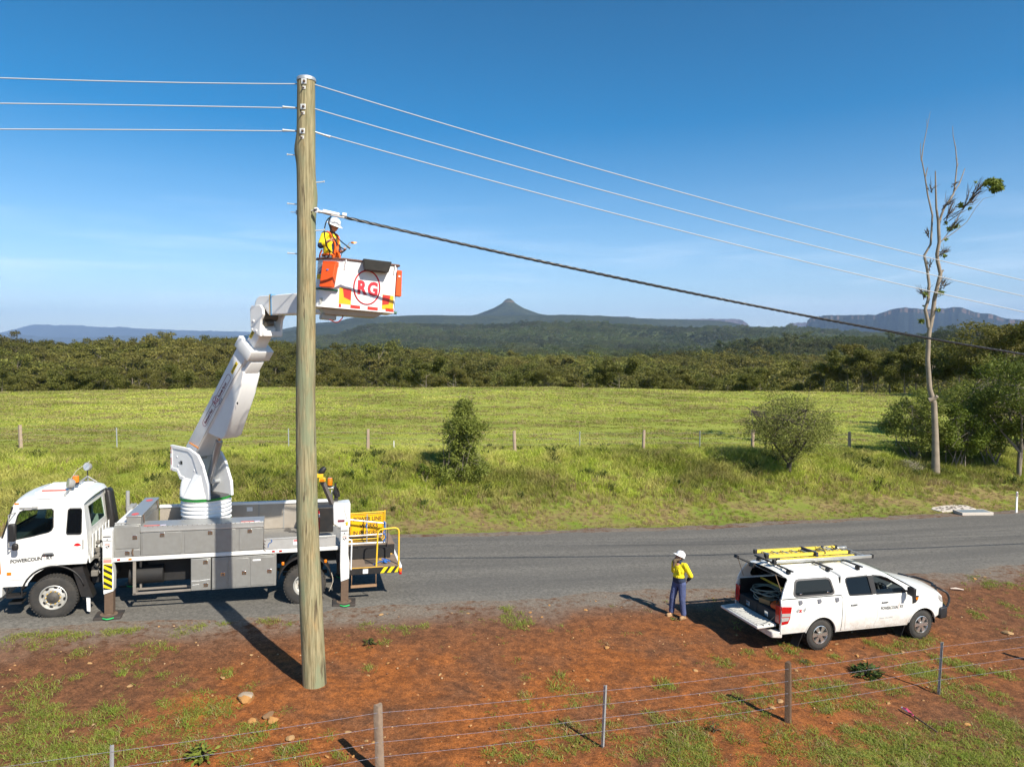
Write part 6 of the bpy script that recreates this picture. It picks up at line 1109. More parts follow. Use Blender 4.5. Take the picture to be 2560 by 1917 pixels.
b = MB(); b.box(2.02, 2.75, 1.55, 2.27, 1.435, 1.75); b.box(2.02, 2.72, 1.9, 2.2, 1.75, 1.83); TB('tray_tool_chest', P('scuffed_alloy', (0.42, 0.40, 0.37), 0.45, metal=0.4, var=0.2, dust=0.4), b, bevel=0.01); b = MB(); b.box(5.9, 6.72, 1.60, 2.29, 1.435, 2.16); TB('dark_cabinet', BLACK, b, bevel=0.02); b = MB(); [b.box(5.85, 6.72, 0.5 + 0.12 * i, 0.56 + 0.12 * i, 1.427, 1.445) for i in range(8)]; TB('tray_grip_strips', GREYP, b)
# rear guard, wheel arch
pa = [Vector((RWX + 0.70 * math.cos(a), 0, RWZ + 0.09 + 0.70 * math.sin(a))) for a in np.linspace(R(8), R(170), 22)]
b = MB(); b.grid(lambda i, j: pa[int(round(i * 21))] + Vector((0, 0.0 + 0.58 * j, 0)), 21, 2); TB('rear_mudguard', BLACK, b, smooth=50, solid=0.025); b = MB(); b.grid(lambda i, j: pa[int(round(i * 21))] + Vector((0, 1.78 + 0.58 * j, 0)), 21, 2); TB('rear_mudguard', BLACK, b, smooth=50, solid=0.025)
for x in (5.36, 6.46): b = MB(); b.box(x - 0.035, x + 0.035, -0.03, 0.0, 1.0, 1.09); TB('guard_marker', AMBER, b, bevel=0.015)
b = MB(); b.tube(smooth_path([(6.62, -0.02, 0.72), (6.66, -0.03, 0.5), (6.60, -0.03, 0.3), (6.56, -0.02, 0.22)], 5), 0.009, 5); TB('hanging_lead', P('pale_lead', (0.55, 0.48, 0.38)), b)
# ---- outriggers and their stripes
def chevrons(b0, x0, x1, z0, z1, y, n, th=0.005, up=True):
    h = (z1 - z0) / n
    for i in range(-1, n + 1):
        a = z0 + i * h; sl = (x1 - x0) * 0.62 * (-1 if up else 1); poly = [(x0, a - sl * 0.5), (x1, a + sl * 0.5), (x1, a + sl * 0.5 + h * 0.5), (x0, a - sl * 0.5 + h * 0.5)]; poly = [(px, min(max(pz, z0), z1)) for px, pz in poly]
        if abs((poly[2][1] - poly[1][1]) + (poly[3][1] - poly[0][1])) > 0.01: b0.prism(poly, y - th, y) if len({(round(p[0], 4), round(p[1], 4)) for p in poly}) == 4 else b0.prism([p for k, p in enumerate(poly) if p != poly[k - 1]], y - th, y)
def outrigger(xc, near, front):
    y0, y1 = (-0.17, 0.10) if near else (2.28, 2.55); s = -1 if near else 1; yf_ = y0 if near else y1; z0, z1 = (0.58, 2.20) if front else (0.50, 2.07); x0, x1 = xc - 0.105, xc + 0.105
    b = MB(); b.prism([(x0 + 0.02, z0), (x1 + 0.03, z0 + 0.07), (x1 + 0.035, z0 + 0.5), (x1, z0 + 0.75), (x1, z1 - 0.02), (x1 - 0.02, z1), (x0 + 0.02, z1), (x0, z1 - 0.02), (x0, z0 + 0.4)], y0, y1); o = TB('outrigger', WHITE, b, bevel=0.008)
    gz_ = gtz(xc, yf_); b = MB(); b.box(x0 + 0.03, x1 + 0.02, y0 + 0.03, y1 - 0.03, gz_ + 0.08, z0 + 0.6); b.build('inner_leg', RUST, o, bevel=0.005); b = MB(); b.lathe([(0.14, 0.055), (0.12, 0.075), (0.07, 0.09), (0.05, 0.12)], Matrix.Translation((xc + 0.01, (y0 + y1) / 2, gz_)), 20); b.build('foot', RUST, o, smooth=40)
    b = MB(); b.box(1.30 if front else 6.75, 1.33 + (0.02 if front else 5.5), 0.12 if near else 1.7, 0.7 if near else 2.26, 0.95, 1.25); b.build('beam', CHASSIS, o)
    if near:
        b = MB(); b.tube([(x0 + 0.02, yf_ - 0.006, z1 - 0.17), (x0 + 0.05, yf_ - 0.02, z1 - 0.16), (x1 - 0.05, yf_ - 0.02, z1 - 0.16), (x1 - 0.02, yf_ - 0.006, z1 - 0.17)], 0.014, 5); b.build('grab_bar', GREYP, o); b = MB(); b.cyl((xc, yf_, z1 - 0.245), (xc, yf_ - 0.012, z1 - 0.245), 0.014, n=8); b.box(x0 + 0.01, x1 - 0.005, yf_ - 0.004, yf_, z1 - 0.285, z1 - 0.277); b.build('pin', INK, o)
        b = MB(); zz_ = z1 - 0.42 if front else z1 - 0.39; b.box(xc - 0.055, xc + 0.055, yf_ - 0.004, yf_, zz_ - 0.065, zz_ + 0.065); st_ = b.build('hazard_sticker', PALER, o); b = MB(); b.box(xc - 0.048, xc + 0.048, yf_ - 0.006, yf_ - 0.004, zz_ - 0.06, zz_ + 0.035); b.build('sticker_face', CLEANW, st_); b = MB(); b.box(xc - 0.034, xc - 0.012, yf_ - 0.009, yf_ - 0.006, zz_ - 0.03, zz_ + 0.015); b.box(xc - 0.01, xc + 0.01, yf_ - 0.009, yf_ - 0.006, zz_ - 0.045, zz_ - 0.02); b.lathe([(0, 0), (0.022, 0)], side_text_M(xc + 0.028, yf_ - 0.009, zz_ + 0.005), 10); b.build('sticker_figure', INK, st_)
        if front:
            b = MB(); b.box(x0 + 0.02, x1 - 0.01, yf_ - 0.004, yf_, 1.37, 1.45); b.build('red_notice', PALER, o); b = MB(); b.box(x0 + 0.02, x1 - 0.01, yf_ - 0.004, yf_, 1.46, 1.50); b.build('grey_notice', P('notice_grey', (0.45, 0.46, 0.38)), o)
            b = MB(); b.box(x0 + 0.022, x1 + 0.004, yf_ - 0.004, yf_, 0.70, 1.345); sp = b.build('stripe_panel', INK, o); b = MB(); chevrons(b, x0 + 0.022, x1 + 0.004, 0.70, 1.345, yf_ - 0.004, 4, 0.004); b.build('yellow_stripes', P('stripe_yellow', (0.80, 0.60, 0.015), 0.4), sp)
        else: b = MB(); b.box(x0 + 0.04, x1 - 0.03, yf_ - 0.003, yf_, 1.33, 1.335); b.build('seam', INKG, o)
    return o
for fr_ in (True, False):
    for nr in (True, False): outrigger(1.225 if fr_ else 6.945, nr, fr_)
b = MB(); b.prism([(6.655, 2.08), (6.82, 1.98), (7.09, 1.98), (7.09, 2.62), (7.07, 2.645), (6.66, 2.62), (6.64, 2.60)], -0.15, 0.30); rb_ = TB('rear_valve_box', WHITE, b, bevel=0.01); b = MB(); b.box(6.76, 6.94, -0.156, -0.15, 2.13, 2.19); b.build('maroon_plate', MAROON, rb_); b = MB(); b.box(6.98, 7.03, -0.19, -0.15, 2.05, 2.13); b.build('yellow_knob', YELLOW, rb_); b = MB(); b.tube([(6.92, -0.153, 2.63), (6.93, -0.156, 2.45), (7.0, -0.156, 2.2)], 0.003, 4); b.build('seam', INKG, rb_)
b = MB(); b.tube([(6.62, 0.06, 2.58), (6.30, 0.06, 3.34)], 0.07, 4); pr = TB('rear_lamp_post', P('brown_grey_post', (0.10, 0.085, 0.075), 0.6), b)
b = MB(); b.box(6.20, 6.37, -0.06, 0.10, 3.33, 3.43); b.box(6.26, 6.43, -0.08, 0.08, 3.22, 3.32); b.build('lamp_housing', YELLOW, pr, bevel=0.01); b = MB(); b.box(6.285, 6.405, -0.086, -0.08, 3.235, 3.305); b.build('lamp_lens', AMBER, pr); b = MB(); M = Matrix.Translation((6.34, 0.02, 3.50)) @ Matrix.Rotation(R(40), 4, 'Y'); b.lathe([(0.06, -0.09), (0.075, -0.05), (0.085, 0.03), (0.05, 0.12), (0, 0.13)], M, 14); b.build('camera_pod', BLACK, pr, smooth=40)
beacon(6.56, 0.35, 3.05, rb_, 0.20, 0.068); b = MB(); b.box(6.45, 6.68, 0.30, 0.42, 2.97, 3.0); b.cyl((6.62, 0.38, 2.6), (6.62, 0.38, 2.97), 0.02, n=6); b.build('beacon_bracket', CLEANW, rb_)
b = MB(); M = Matrix.Translation((6.74, 0.25, 2.86)) @ Matrix.Rotation(R(75), 4, 'Z') @ Matrix.Rotation(R(70), 4, 'X'); b.lathe([(0, -0.1), (0.06, -0.09), (0.14, -0.02), (0.14, 0.04)], M, 16); b.box(6.68, 6.78, 0.2, 0.3, 2.62, 2.78); b.tube([(6.73, 0.25, 2.75), (6.70, 0.25, 3.12)], 0.03, 5); b.build('rear_work_lamp', BLACK, rb_, smooth=40)
b = MB(); b.tube([(6.1, 1.9, 2.16), (6.1, 1.9, 2.75), (6.18, 1.9, 2.80)], 0.014, 5); TB('grab_loop', BLACK, b)
# ---- rear work platform
b = MB(); b.box(7.09, 8.46, 0.0, 1.15, 0.60, 0.785); b.box(7.09, 8.46, 1.15, 2.36, 0.60, 1.10); pf = TB('rear_platform', BLACK, b, bevel=0.01)
b = MB(); b.box(7.10, 8.45, 0.02, 1.14, 0.785, 0.80); b.build('platform_top', DECKW, pf); b = MB(); b.box(7.09, 8.46, 1.145, 1.19, 1.10, 1.13); b.box(7.10, 8.45, 1.19, 2.34, 1.10, 1.12); b.build('upper_top', DECKW, pf); b = MB(); b.box(7.10, 8.40, 1.12, 1.145, 0.80, 0.825); b.box(7.11, 8.02, -0.012, 0.02, 0.785, 0.802); b.build('yellow_edge', P('worn_yellow', (0.62, 0.36, 0.06), 0.6, var=0.3), pf)
b = MB(); b.box(8.46, 8.53, 0.0, 2.3, 0.64, 0.80); b.build('white_rear_beam', CLEANW, pf, bevel=0.01); b = MB(); b.box(8.53, 8.545, 0.9, 1.0, 0.69, 0.75); b.build('beam_mark', INK, pf)
b = MB(); b.box(7.55, 7.86, 0.30, 0.72, 0.80, 0.806); b.build('dark_hatch', P('dark_step_recess', (0.07, 0.055, 0.045), 0.8), pf)
text('lettering', 'STEP', 0.30, P('worn_yellow'), pf, Matrix.Translation((7.98, 0.95, 0.806)) @ Matrix.Rotation(R(-90), 4, 'Z'), sx=0.72, bold=0.012)
b = MB()
for x in (7.93, 8.12, 8.32): b.prism([(x, 0.615), (x + 0.10, 0.615), (min(x + 0.22, 8.455), 0.78), (x + 0.11, 0.78)], -0.006, 0.0)
b.build('yellow_stripes', P('stripe_yellow'), pf); b = MB(); b.box(7.46, 7.60, -0.006, 0.0, 0.63, 0.75); b.build('white_plate', CLEANW, pf)
b = MB(); b.box(8.455, 8.53, -0.02, 0.08, 0.545, 0.62); tl = b.build('tail_lamp', REDLENS, pf, bevel=0.01); b = MB(); b.box(8.455, 8.53, -0.02, 0.08, 0.622, 0.73); b.build('indicator_lens', AMBER, tl, bevel=0.01)
b = MB(); b.tube([(7.16, 0.02, 0.60), (7.16, 0.0, 0.28), (7.82, 0.0, 0.28), (7.82, 0.02, 0.60)], 0.012, 5); b.box(7.14, 7.84, -0.02, 0.05, 0.25, 0.31); b.build('folding_step', P('rusty_step', (0.30, 0.18, 0.10), 0.8, var=0.3), pf)
def arc_rail(p, r, n=6):
    out = [Vector(p[0])]
    for i in range(1, len(p) - 1):
        a, c, d = Vector(p[i - 1]), Vector(p[i]), Vector(p[i + 1]); u = (a - c).normalized() * r; w = (d - c).normalized() * r
        for k in range(n + 1): t = k / n; out.append((c + u) * (1 - t) ** 2 + c * 2 * t * (1 - t) + (c + w) * t * t)
    return out + [Vector(p[-1])]
b = MB(); b.tube(arc_rail([(7.83, 0.07, 0.79), (7.86, 0.07, 1.82), (8.44, 0.07, 1.85), (8.45, 0.07, 0.79)], 0.14), 0.024, 8); TB('hand_rail', P('rail_yellow', (0.80, 0.50, 0.03), 0.45, var=0.1), b, smooth=50)
b = MB(); b.tube(arc_rail([(7.02, -0.13, 1.62), (7.14, -0.13, 1.63), (7.13, -0.13, 0.80)], 0.05), 0.019, 8); TB('hand_rail', CLEANW, b, smooth=50)
b = MB(); Y_ = 1.22
b.tube([(7.12, Y_, 1.12), (7.12, Y_, 1.88)], 0.03, 6); b.tube([(8.20, Y_, 1.12), (8.20, Y_, 1.74)], 0.022, 6); b.tube([(7.12, Y_, 1.86), (8.20, Y_, 1.70)], 0.024, 6); b.tube([(7.12, Y_, 1.37), (8.20, Y_, 1.39)], 0.022, 6); b.tube([(7.12, Y_, 1.14), (8.20, Y_, 1.14)], 0.026, 6); b.tube([(7.66, Y_, 1.14), (7.66, Y_, 1.98)], 0.018, 6); TB('tube_fence', GALV, b, smooth=50)
b = MB(); b.tube([(8.24, 1.10, 1.70), (8.24, 1.10, 0.82)], 0.012, 5); TB('steel_rod', P('dark_rod', (0.05, 0.04, 0.045)), b)

# ---- turret, boom and basket, in the boom's own vertical plane
tcw = TM @ Vector((3.33, 1.2, 2.0)); BM = frame(tcw, R(-32)); BX = TM.inverted() @ BM
def BB(name, mats, b, parent=None, **k): return b.build(name, mats, parent or truck, xf=BX, **k)
b = MB(); b.box(-0.45, 0.45, -0.45, 0.45, -0.55, 0.02); b.cyl((0, 0, -0.12), (0, 0, 0.02), 0.52, n=28); TB('turret_pedestal', P('pedestal_grey', (0.10, 0.10, 0.10), 0.6), b, xf=TM.inverted() @ Matrix.Translation(tcw) @ Matrix.Rotation(TH, 4, 'Z'))
b = MB(); pr_ = [(0.58, 0.02), (0.625, 0.03), (0.64, 0.06), (0.64, 0.10), (0.60, 0.12), (0.60, 0.2)]
for i in range(4): z = 0.2 + i * 0.105; pr_ += [(0.60, z), (0.645, z + 0.02), (0.645, z + 0.055), (0.605, z + 0.085)]
pr_ += [(0.63, 0.64), (0.655, 0.65), (0.655, 0.66)]; b.lathe(pr_, None, 64); tu = BB('turret', WHITE2, b, smooth=40)
b = MB(); b.lathe([(0.646, 0.03), (0.65, 0.035), (0.65, 0.06), (0.646, 0.065)], None, 64); BB('red_ring', P('ring_red', (0.60, 0.04, 0.02), 0.4), b, tu); b = MB(); b.lathe([(0.646, 0.065), (0.65, 0.07), (0.65, 0.105)], None, 64, R(-140), R(60)); BB('lower_green_ring', GREENB, b, tu, recalc=False); b = MB(); b.lathe([(0.657, 0.655), (0.664, 0.66), (0.664, 0.715), (0.657, 0.72)], None, 64); BB('green_ring', GREENB, b, tu)
# dome that opens towards the boom
b = MB()
def dome(i, j):
    a = R(52) + (R(308) - R(52)) * i; z = 0.72 + 0.50 * j; k = j; r = 0.652 * (1 - 0.16 * k ** 1.6)
    x = r * math.cos(a) - 0.10 * k; y = r * math.sin(a); y = max(-0.36 - 0.28 * (1 - k), min(0.36 + 0.28 * (1 - k), y)); return Vector((x, y, z))
b.grid(dome, 48, 8); BB('turret_dome', WHITE2, b, tu, smooth=45, solid=0.03)
cheek = [(-1.0, 2.07), (-0.18, 2.03), (0.21, 1.88), (0.40, 1.64), (0.64, 1.10), (0.66, 0.72), (-0.25, 0.72), (-0.17, 0.95), (-0.46, 1.15), (-0.60, 1.15), (-0.73, 1.34), (-1.03, 1.36)]
ck2 = [(-0.92, 1.98), (-0.20, 1.94), (-0.02, 1.82), (0.30, 1.18), (0.08, 0.98), (-0.10, 0.96), (-0.44, 1.24), (-0.58, 1.26), (-0.70, 1.43), (-0.95, 1.45)]
for s_ in (-1, 1):
    b = MB(); b.prism(cheek, s_ * 0.31, s_ * 0.365); c = BB('cheek_plate', WHITE2, b, tu, bevel=0.012); b = MB(); b.prism(cheek, s_ * 0.365, s_ * 0.385, [ck2]); BB('raised_edge', WHITE2, b, c, bevel=0.008)
    b = MB(); b.hexa([(0.62, s_ * 0.33, 0.72), (0.30, s_ * 0.63, 0.72), (-0.1, s_ * 0.66, 0.72), (-0.1, s_ * 0.33, 0.72)], [(0.42, s_ * 0.345, 1.50), (0.30, s_ * 0.40, 1.30), (0.0, s_ * 0.42, 1.24), (0.0, s_ * 0.33, 1.4)]); BB('cheek_flare', WHITE2, b, c, bevel=0.03)
    if s_ < 0:
        b = MB(); [b.lathe([(0, -0.012), (0.022, -0.008), (0.03, 0)], Matrix.Translation((p, -0.366, q)) @ Matrix.Rotation(R(90), 4, 'X') @ Matrix.Diagonal((1, 1, -1, 1)), 10) for p, q in ((-0.72, 1.76), (-0.68, 1.52), (0.03, 1.45), (0.10, 1.28), (-0.12, 1.02))]; BB('bolt_heads', CLEANW, b, c)
        b = MB(); [b.box(-0.985, -0.955, -0.389, -0.386, q, q + h) for q, h in ((1.93, 0.1), (1.84, 0.06), (1.52, 0.2), (1.37, 0.03))]; BB('red_tape', P('tape_red', (0.40, 0.04, 0.03)), b, c); b = MB(); b.box(-0.58, -0.49, -0.37, -0.366, 1.56, 1.66); BB('black_plate', INK, b, c); b = MB(); b.box(-0.65, -0.60, -0.37, -0.366, 1.57, 1.63); BB('grey_plate', INKG, b, c)
b = MB(); b.box(-0.3, 0.55, -0.31, 0.31, 0.70, 0.76); BB('turret_floor', P('pedestal_grey'), b, tu); b = MB(); b.cyl((-0.45, -0.32, 1.75), (-0.45, 0.32, 1.75), 0.10, n=16); b.cyl((0.12, -0.32, 1.08), (0.12, 0.32, 1.08), 0.06, n=12); BB('pivot_pins', GALV, b, tu)
b = MB(); b.cyl((0.12, 0, 1.08), (0.62, 0, 2.25), 0.095, n=18); lr = BB('lift_ram', P('ram_grey', (0.40, 0.41, 0.41), 0.3, metal=0.6), b, smooth=40); b = MB(); b.cyl((0.5, 0, 1.98), (0.95, 0, 3.0), 0.06, n=14); BB('ram_rod', CHROME, b, lr, smooth=40)
# main boom
UPB = Vector((2.43, 0, 2.89)).normalized(); NB = Vector((UPB.z, 0, -UPB.x))        # along the boom; across it towards its underside
P0 = Vector((-0.42, 0, 2.12))
def bp(k, d, w): return P0 + UPB * k + NB * d + Vector((0, w, 0))
LB = 3.78
def boom_box(b, k0, k1, d0, d1, w, ch=0.03):
    sec = [(-w + ch, d0), (w - ch, d0), (w, d0 + ch), (w, d1 - ch), (w - ch, d1), (-w + ch, d1), (-w, d1 - ch), (-w, d0 + ch)]
    vs = [bp(k, d, y) for k in (k0, k1) for y, d in sec]; n = 8
    b.add(vs, [(i, (i + 1) % n, n + (i + 1) % n, n + i) for i in range(n)] + [tuple(reversed(range(n))), tuple(range(n, 2 * n))])
b = MB(); boom_box(b, -0.05, LB - 0.02, 0.0, 0.47, 0.285); bo = BB('lower_boom', WHITE2, b, bevel=0.006)
b = MB(); boom_box(b, LB - 0.30, LB, -0.05, 0.60, 0.345, 0.02); BB('boom_collar', WHITE2, b, bo, bevel=0.012)
b = MB(); p = [bp(0.85, 0.46, 0), bp(1.12, 0.98, 0), bp(1.30, 1.06, 0), bp(2.55, 0.80, 0), bp(3.05, 0.62, 0), bp(3.20, 0.46, 0)]
V = [q + Vector((0, w, 0)) for w in (-0.255, 0.255) for q in p]; b.add(V, [(0, 1, 2, 3, 4, 5), (11, 10, 9, 8, 7, 6)] + [(i, (i + 1) % 6, 6 + (i + 1) % 6, 6 + i) for i in range(6)]); BB('ram_cover', WHITE2, b, bo, bevel=0.03)
b = MB(); boom_box(b, 2.75, LB - 0.34, 0.47, 0.60, 0.22); BB('under_duct', WHITE2, b, bo, bevel=0.015)
b = MB(); b.tube([bp(0.14, 0.09, -0.292), bp(0.30, 0.46, -0.292)], 0.018, 6); BB('orange_strap', P('orange_strap', (0.55, 0.20, 0.03), 0.6), b, bo); b = MB(); b.tube([bp(0.18, 0.45, -0.294), bp(1.4, 0.44, -0.294), bp(2.6, 0.42, -0.294), bp(3.3, 0.455, -0.294)], 0.006, 4); BB('edge_cord', P('tan_cord', (0.35, 0.27, 0.17)), b, bo)
b = MB(); q = bp(2.33, 0.90, -0.262); b.lathe([(0, 0), (0.035, 0)], Matrix.Translation(q + Vector((0, -0.003, 0))) @ Matrix.Rotation(R(90), 4, 'X'), 14); BB('port_hole', INK, b, bo, recalc=False)
# boom lettering
TA = math.atan2(UPB.z, UPB.x)
def on_boom(k, d, off=0.2875): p = bp(k, d, -off); return BX @ (Matrix.Translation(p) @ Matrix.Rotation(-TA, 4, 'Y') @ Matrix.Rotation(R(90), 4, 'X'))
text('lettering', 'Redmond Gary', 0.105, MAROON, bo, on_boom(1.02, 0.285), sx=0.78, bold=0.003); text('lettering', 'Australia Pty.Ltd.', 0.105, MAROON, bo, on_boom(1.96, 0.285), sx=0.70, bold=0.003); text('lettering', 'RG', 0.20, P('emblem_red', (0.33, 0.012, 0.04), 0.45), bo, on_boom(1.69, 0.305), sx=0.85, bold=0.004); text('lettering', '95339', 0.095, INKB, bo, on_boom(1.83, 0.42), sx=0.85)
def ring_path(b, pts, r, n=4): b.tube(pts, r, n)
def bpt(k, d): return bp(k, d, -0.287)
b = MB(); k0, k1, dm, hh = 1.02, 2.63, 0.245, 0.082; arc = lambda kc, a0, a1, rr: [bpt(kc + rr * math.cos(a), dm + rr * math.sin(a)) for a in np.linspace(a0, a1, 14)]
b.tube(arc(k1, -1.571, 1.571, hh) + [bpt(1.95, dm + hh)], 0.006, 4); b.tube([bpt(1.95, dm - hh)] + [bpt(k1, dm - hh)], 0.006, 4); b.tube([bpt(1.66, dm + hh)] + list(arc(k0, 1.571, 4.712, hh)) + [bpt(1.66, dm - hh)], 0.006, 4); b.tube([bpt(1.805 + 0.165 * math.cos(a), dm + 0.13 * math.sin(a)) for a in np.linspace(0, 6.2832, 28)], 0.007, 4); BB('logo_outline', MAROON, b, bo, recalc=False)
b = MB(); q = [bp(k, d, -0.2855) for k, d in ((2.80, 0.22), (3.16, 0.22), (3.16, 0.315), (2.80, 0.315))]; b.add(q + [x + Vector((0, -0.003, 0)) for x in q], [(0, 1, 2, 3), (4, 5, 6, 7), (0, 1, 5, 4), (1, 2, 6, 5), (2, 3, 7, 6), (3, 0, 4, 7)]); s_ = BB('yellow_plate', P('plate_yellow', (0.80, 0.58, 0.01), 0.4), b, bo); text('lettering', 'LR COVER', 0.075, INK, s_, on_boom(2.83, 0.295, 0.2905), sx=0.78, bold=0.002)
# telescopic tube, knuckle, jib
b = MB(); boom_box(b, LB - 0.05, LB + 0.62, 0.10, 0.44, 0.20, 0.02); tt = BB('telescopic_tube', WHITE2, b, bevel=0.006); b = MB(); q = [bp(k, d, -0.2035) for k, d in ((3.90, 0.135), (4.25, 0.135), (4.25, 0.235), (3.90, 0.235))]; b.add(q + [x + Vector((0, -0.003, 0)) for x in q], [(0, 1, 2, 3), (4, 5, 6, 7), (0, 1, 5, 4), (1, 2, 6, 5), (2, 3, 7, 6), (3, 0, 4, 7)]); s_ = BB('yellow_plate', P('plate_yellow'), b, tt); text('lettering', 'LR COVER', 0.07, INK, s_, on_boom(3.93, 0.215, 0.209), sx=0.7, bold=0.002)
kn = [(2.445, 5.24), (2.43, 5.70), (2.49, 5.78), (2.80, 5.79), (2.90, 5.70), (2.92, 5.55), (2.83, 5.42), (2.80, 5.20), (2.80, 5.02), (2.52, 5.15)]
b = MB(); b.prism(kn, -0.345, -0.275); k_ = BB('knuckle', WHITE2, b, bevel=0.012); b = MB(); b.prism(kn, 0.275, 0.345); BB('knuckle_plate', WHITE2, b, k_, bevel=0.012); b = MB(); b.box(2.55, 2.86, -0.275, 0.275, 5.02, 5.16); BB('knuckle_base', WHITE2, b, k_, bevel=0.02); b = MB(); b.cyl((2.62, -0.27, 5.52), (2.62, 0.27, 5.52), 0.11, n=18); b.cyl((2.70, -0.1, 5.34), (2.70, 0.12, 5.36), 0.07, n=10); b.box(2.5, 2.72, -0.2, 0.2, 5.55, 5.72); BB('knuckle_pin', P('greasy_steel', (0.16, 0.145, 0.12), 0.5, metal=0.5, var=0.3), b, k_, smooth=40)
b = MB(); [b.lathe([(0, -0.02), (0.03, -0.014), (0.04, 0)], Matrix.Translation((p_, -0.346, q_)) @ Matrix.Rotation(R(90), 4, 'X') @ Matrix.Diagonal((1, 1, -1, 1)), 10) for p_, q_ in ((2.56, 5.40), (2.66, 5.16), (2.50, 5.20))]; b.cyl((2.49, -0.349, 5.66), (2.49, -0.344, 5.66), 0.02, n=8); BB('bolt_heads', CLEANW, b, k_)
jb = [(2.42, 5.82), (2.50, 5.97), (2.62, 6.02), (4.45, 6.04), (4.45, 5.54), (2.95, 5.54), (2.78, 5.72), (2.45, 5.74)]
b = MB(); b.prism(jb, -0.21, 0.21, cuts=[((2.98, 0, 0), (1, 0, 0))]); ji = BB('jib', WHITE2, b, bevel=0.035); b = MB(); b.box(3.035, 3.075, -0.216, 0.216, 5.535, 6.048); BB('blue_tape', P('blue_tape', (0.05, 0.28, 0.55), 0.5, var=0.3, scale=30), b, ji); b = MB(); b.box(3.005, 3.03, -0.215, 0.215, 5.537, 6.046); BB('yellow_tape', YELLOW, b, ji); b = MB(); b.box(2.42, 2.60, -0.17, 0.17, 5.74, 5.83); BB('hose_gap', RUST, b, ji)

# ---- basket (x along its front, y away, z up)
KO = Vector(at(920, 700, 15.5)); KM = frame(KO, R(22), -0.072); KX = TM.inverted() @ KM
def KB(name, mats, b, parent=None, **k): return b.build(name, mats, parent or truck, xf=KX, **k)
ZT, ZB = 0.385, -0.665
rim_t = [(-0.53, 0.02), (0.62, 0.02), (0.66, 0.10), (0.62, 0.72), (0.50, 0.78), (-0.85, 0.78), (-1.02, 0.62), (-1.02, 0.42), (-0.93, 0.30)]
flo_t = [(-0.64, -0.03), (0.60, -0.03), (0.64, 0.06), (0.60, 0.70), (0.50, 0.76), (-0.86, 0.76), (-1.06, 0.60), (-1.08, 0.40), (-1.00, 0.27)]
n = len(rim_t); inset = 0.035
def ins(l, d): c = Vector((sum(p[0] for p in l) / n, sum(p[1] for p in l) / n)); return [(p[0] + (c.x - p[0]) * d / 0.6, p[1] + (c.y - p[1]) * d / 0.4) for p in l]
rim_i, flo_i = ins(rim_t, inset), ins(flo_t, inset)
b = MB(); V = [(p[0], p[1], ZB) for p in flo_t] + [(p[0], p[1], ZT) for p in rim_t] + [(p[0], p[1], ZB + 0.06) for p in flo_i] + [(p[0], p[1], ZT) for p in rim_i]
F_ = [(i, (i + 1) % n, n + (i + 1) % n, n + i) for i in range(n)] + [(2 * n + (i + 1) % n, 2 * n + i, 3 * n + i, 3 * n + (i + 1) % n) for i in range(n)] + [(n + i, n + (i + 1) % n, 3 * n + (i + 1) % n, 3 * n + i) for i in range(n)] + [tuple(reversed(range(n))), tuple(range(2 * n, 3 * n))]
b.add(V, F_); bk = KB('basket', WHITE2, b, bevel=0.02)
b = MB(); ro = ins(rim_t, -0.035); ri = ins(rim_t, 0.05); V = [(p[0], p[1], z) for z in (ZT - 0.005, ZT + 0.03) for l in (ro, ri) for p in l]
b.add(V, [(i, (i + 1) % n, n + (i + 1) % n, n + i) for i in range(n)] + [(2 * n + i, 3 * n + i, 3 * n + (i + 1) % n, 2 * n + (i + 1) % n) for i in range(n)] + [(i, 2 * n + i, 2 * n + (i + 1) % n, (i + 1) % n) for i in range(n)] + [(n + i, n + (i + 1) % n, 3 * n + (i + 1) % n, 3 * n + i) for i in range(n)]); KB('rim_trim', P('brown_rim', (0.16, 0.075, 0.05), 0.6), b, bk, bevel=0.008)
def on_front(x, z, off=0.003):           # the tapering front panel
    t = (z - ZB) / (ZT - ZB); return Vector((x, -0.03 + 0.05 * t - off, z))
FT = math.atan2(0.05, ZT - ZB)
def frontM(x, z, off=0.003): return KX @ (Matrix.Translation(on_front(x, z, off)) @ Matrix.Rotation(R(90) - FT, 4, 'X'))
text('lettering', 'R', 0.40, REDL, bk, frontM(-0.225, -0.315), sx=0.80, bold=0.020); text('lettering', 'G', 0.40, REDL, bk, frontM(0.0, -0.325), sx=0.78, bold=0.020)
b = MB(); b.tube([on_front(-0.015 + 0.283 * math.cos(a), -0.17 + 0.37 * math.sin(a), 0.0) for a in np.linspace(0, 6.2832, 64)], 0.017, 6, caps=False); KB('logo_ring', REDL, b, bk, recalc=False, smooth=60)
def patch(name, poly, m_, off=0.003): b = MB(); q = [on_front(x, z, off) for x, z in poly]; b.add(q, [tuple(range(len(q)))]); return KB(name, m_, b, bk, recalc=False)
REFY = P('reflector_yellow', (0.85, 0.42, 0.005), 0.3, var=0.05); REFR = P('reflector_red', (0.70, 0.025, 0.01), 0.3, var=0.05)
patch('yellow_reflector', [(-0.605, -0.575), (-0.345, -0.585), (-0.345, -0.235), (-0.605, -0.22)], REFY); patch('red_reflector', [(-0.535, -0.235), (-0.35, -0.24), (-0.35, -0.49), (-0.50, -0.43)], REFR, 0.0045); patch('yellow_reflector', [(0.335, -0.61), (0.585, -0.615), (0.59, -0.295), (0.335, -0.285)], REFY); patch('red_reflector', [(0.34, -0.29), (0.515, -0.295), (0.485, -0.49), (0.34, -0.52)], REFR, 0.0045)
for x0, x1 in ((-0.60, -0.55), (-0.35, -0.14), (0.02, 0.25), (0.42, 0.60)): patch('red_tape', [(x0, -0.652), (x1, -0.654), (x1, -0.585), (x0, -0.58)], REFR)
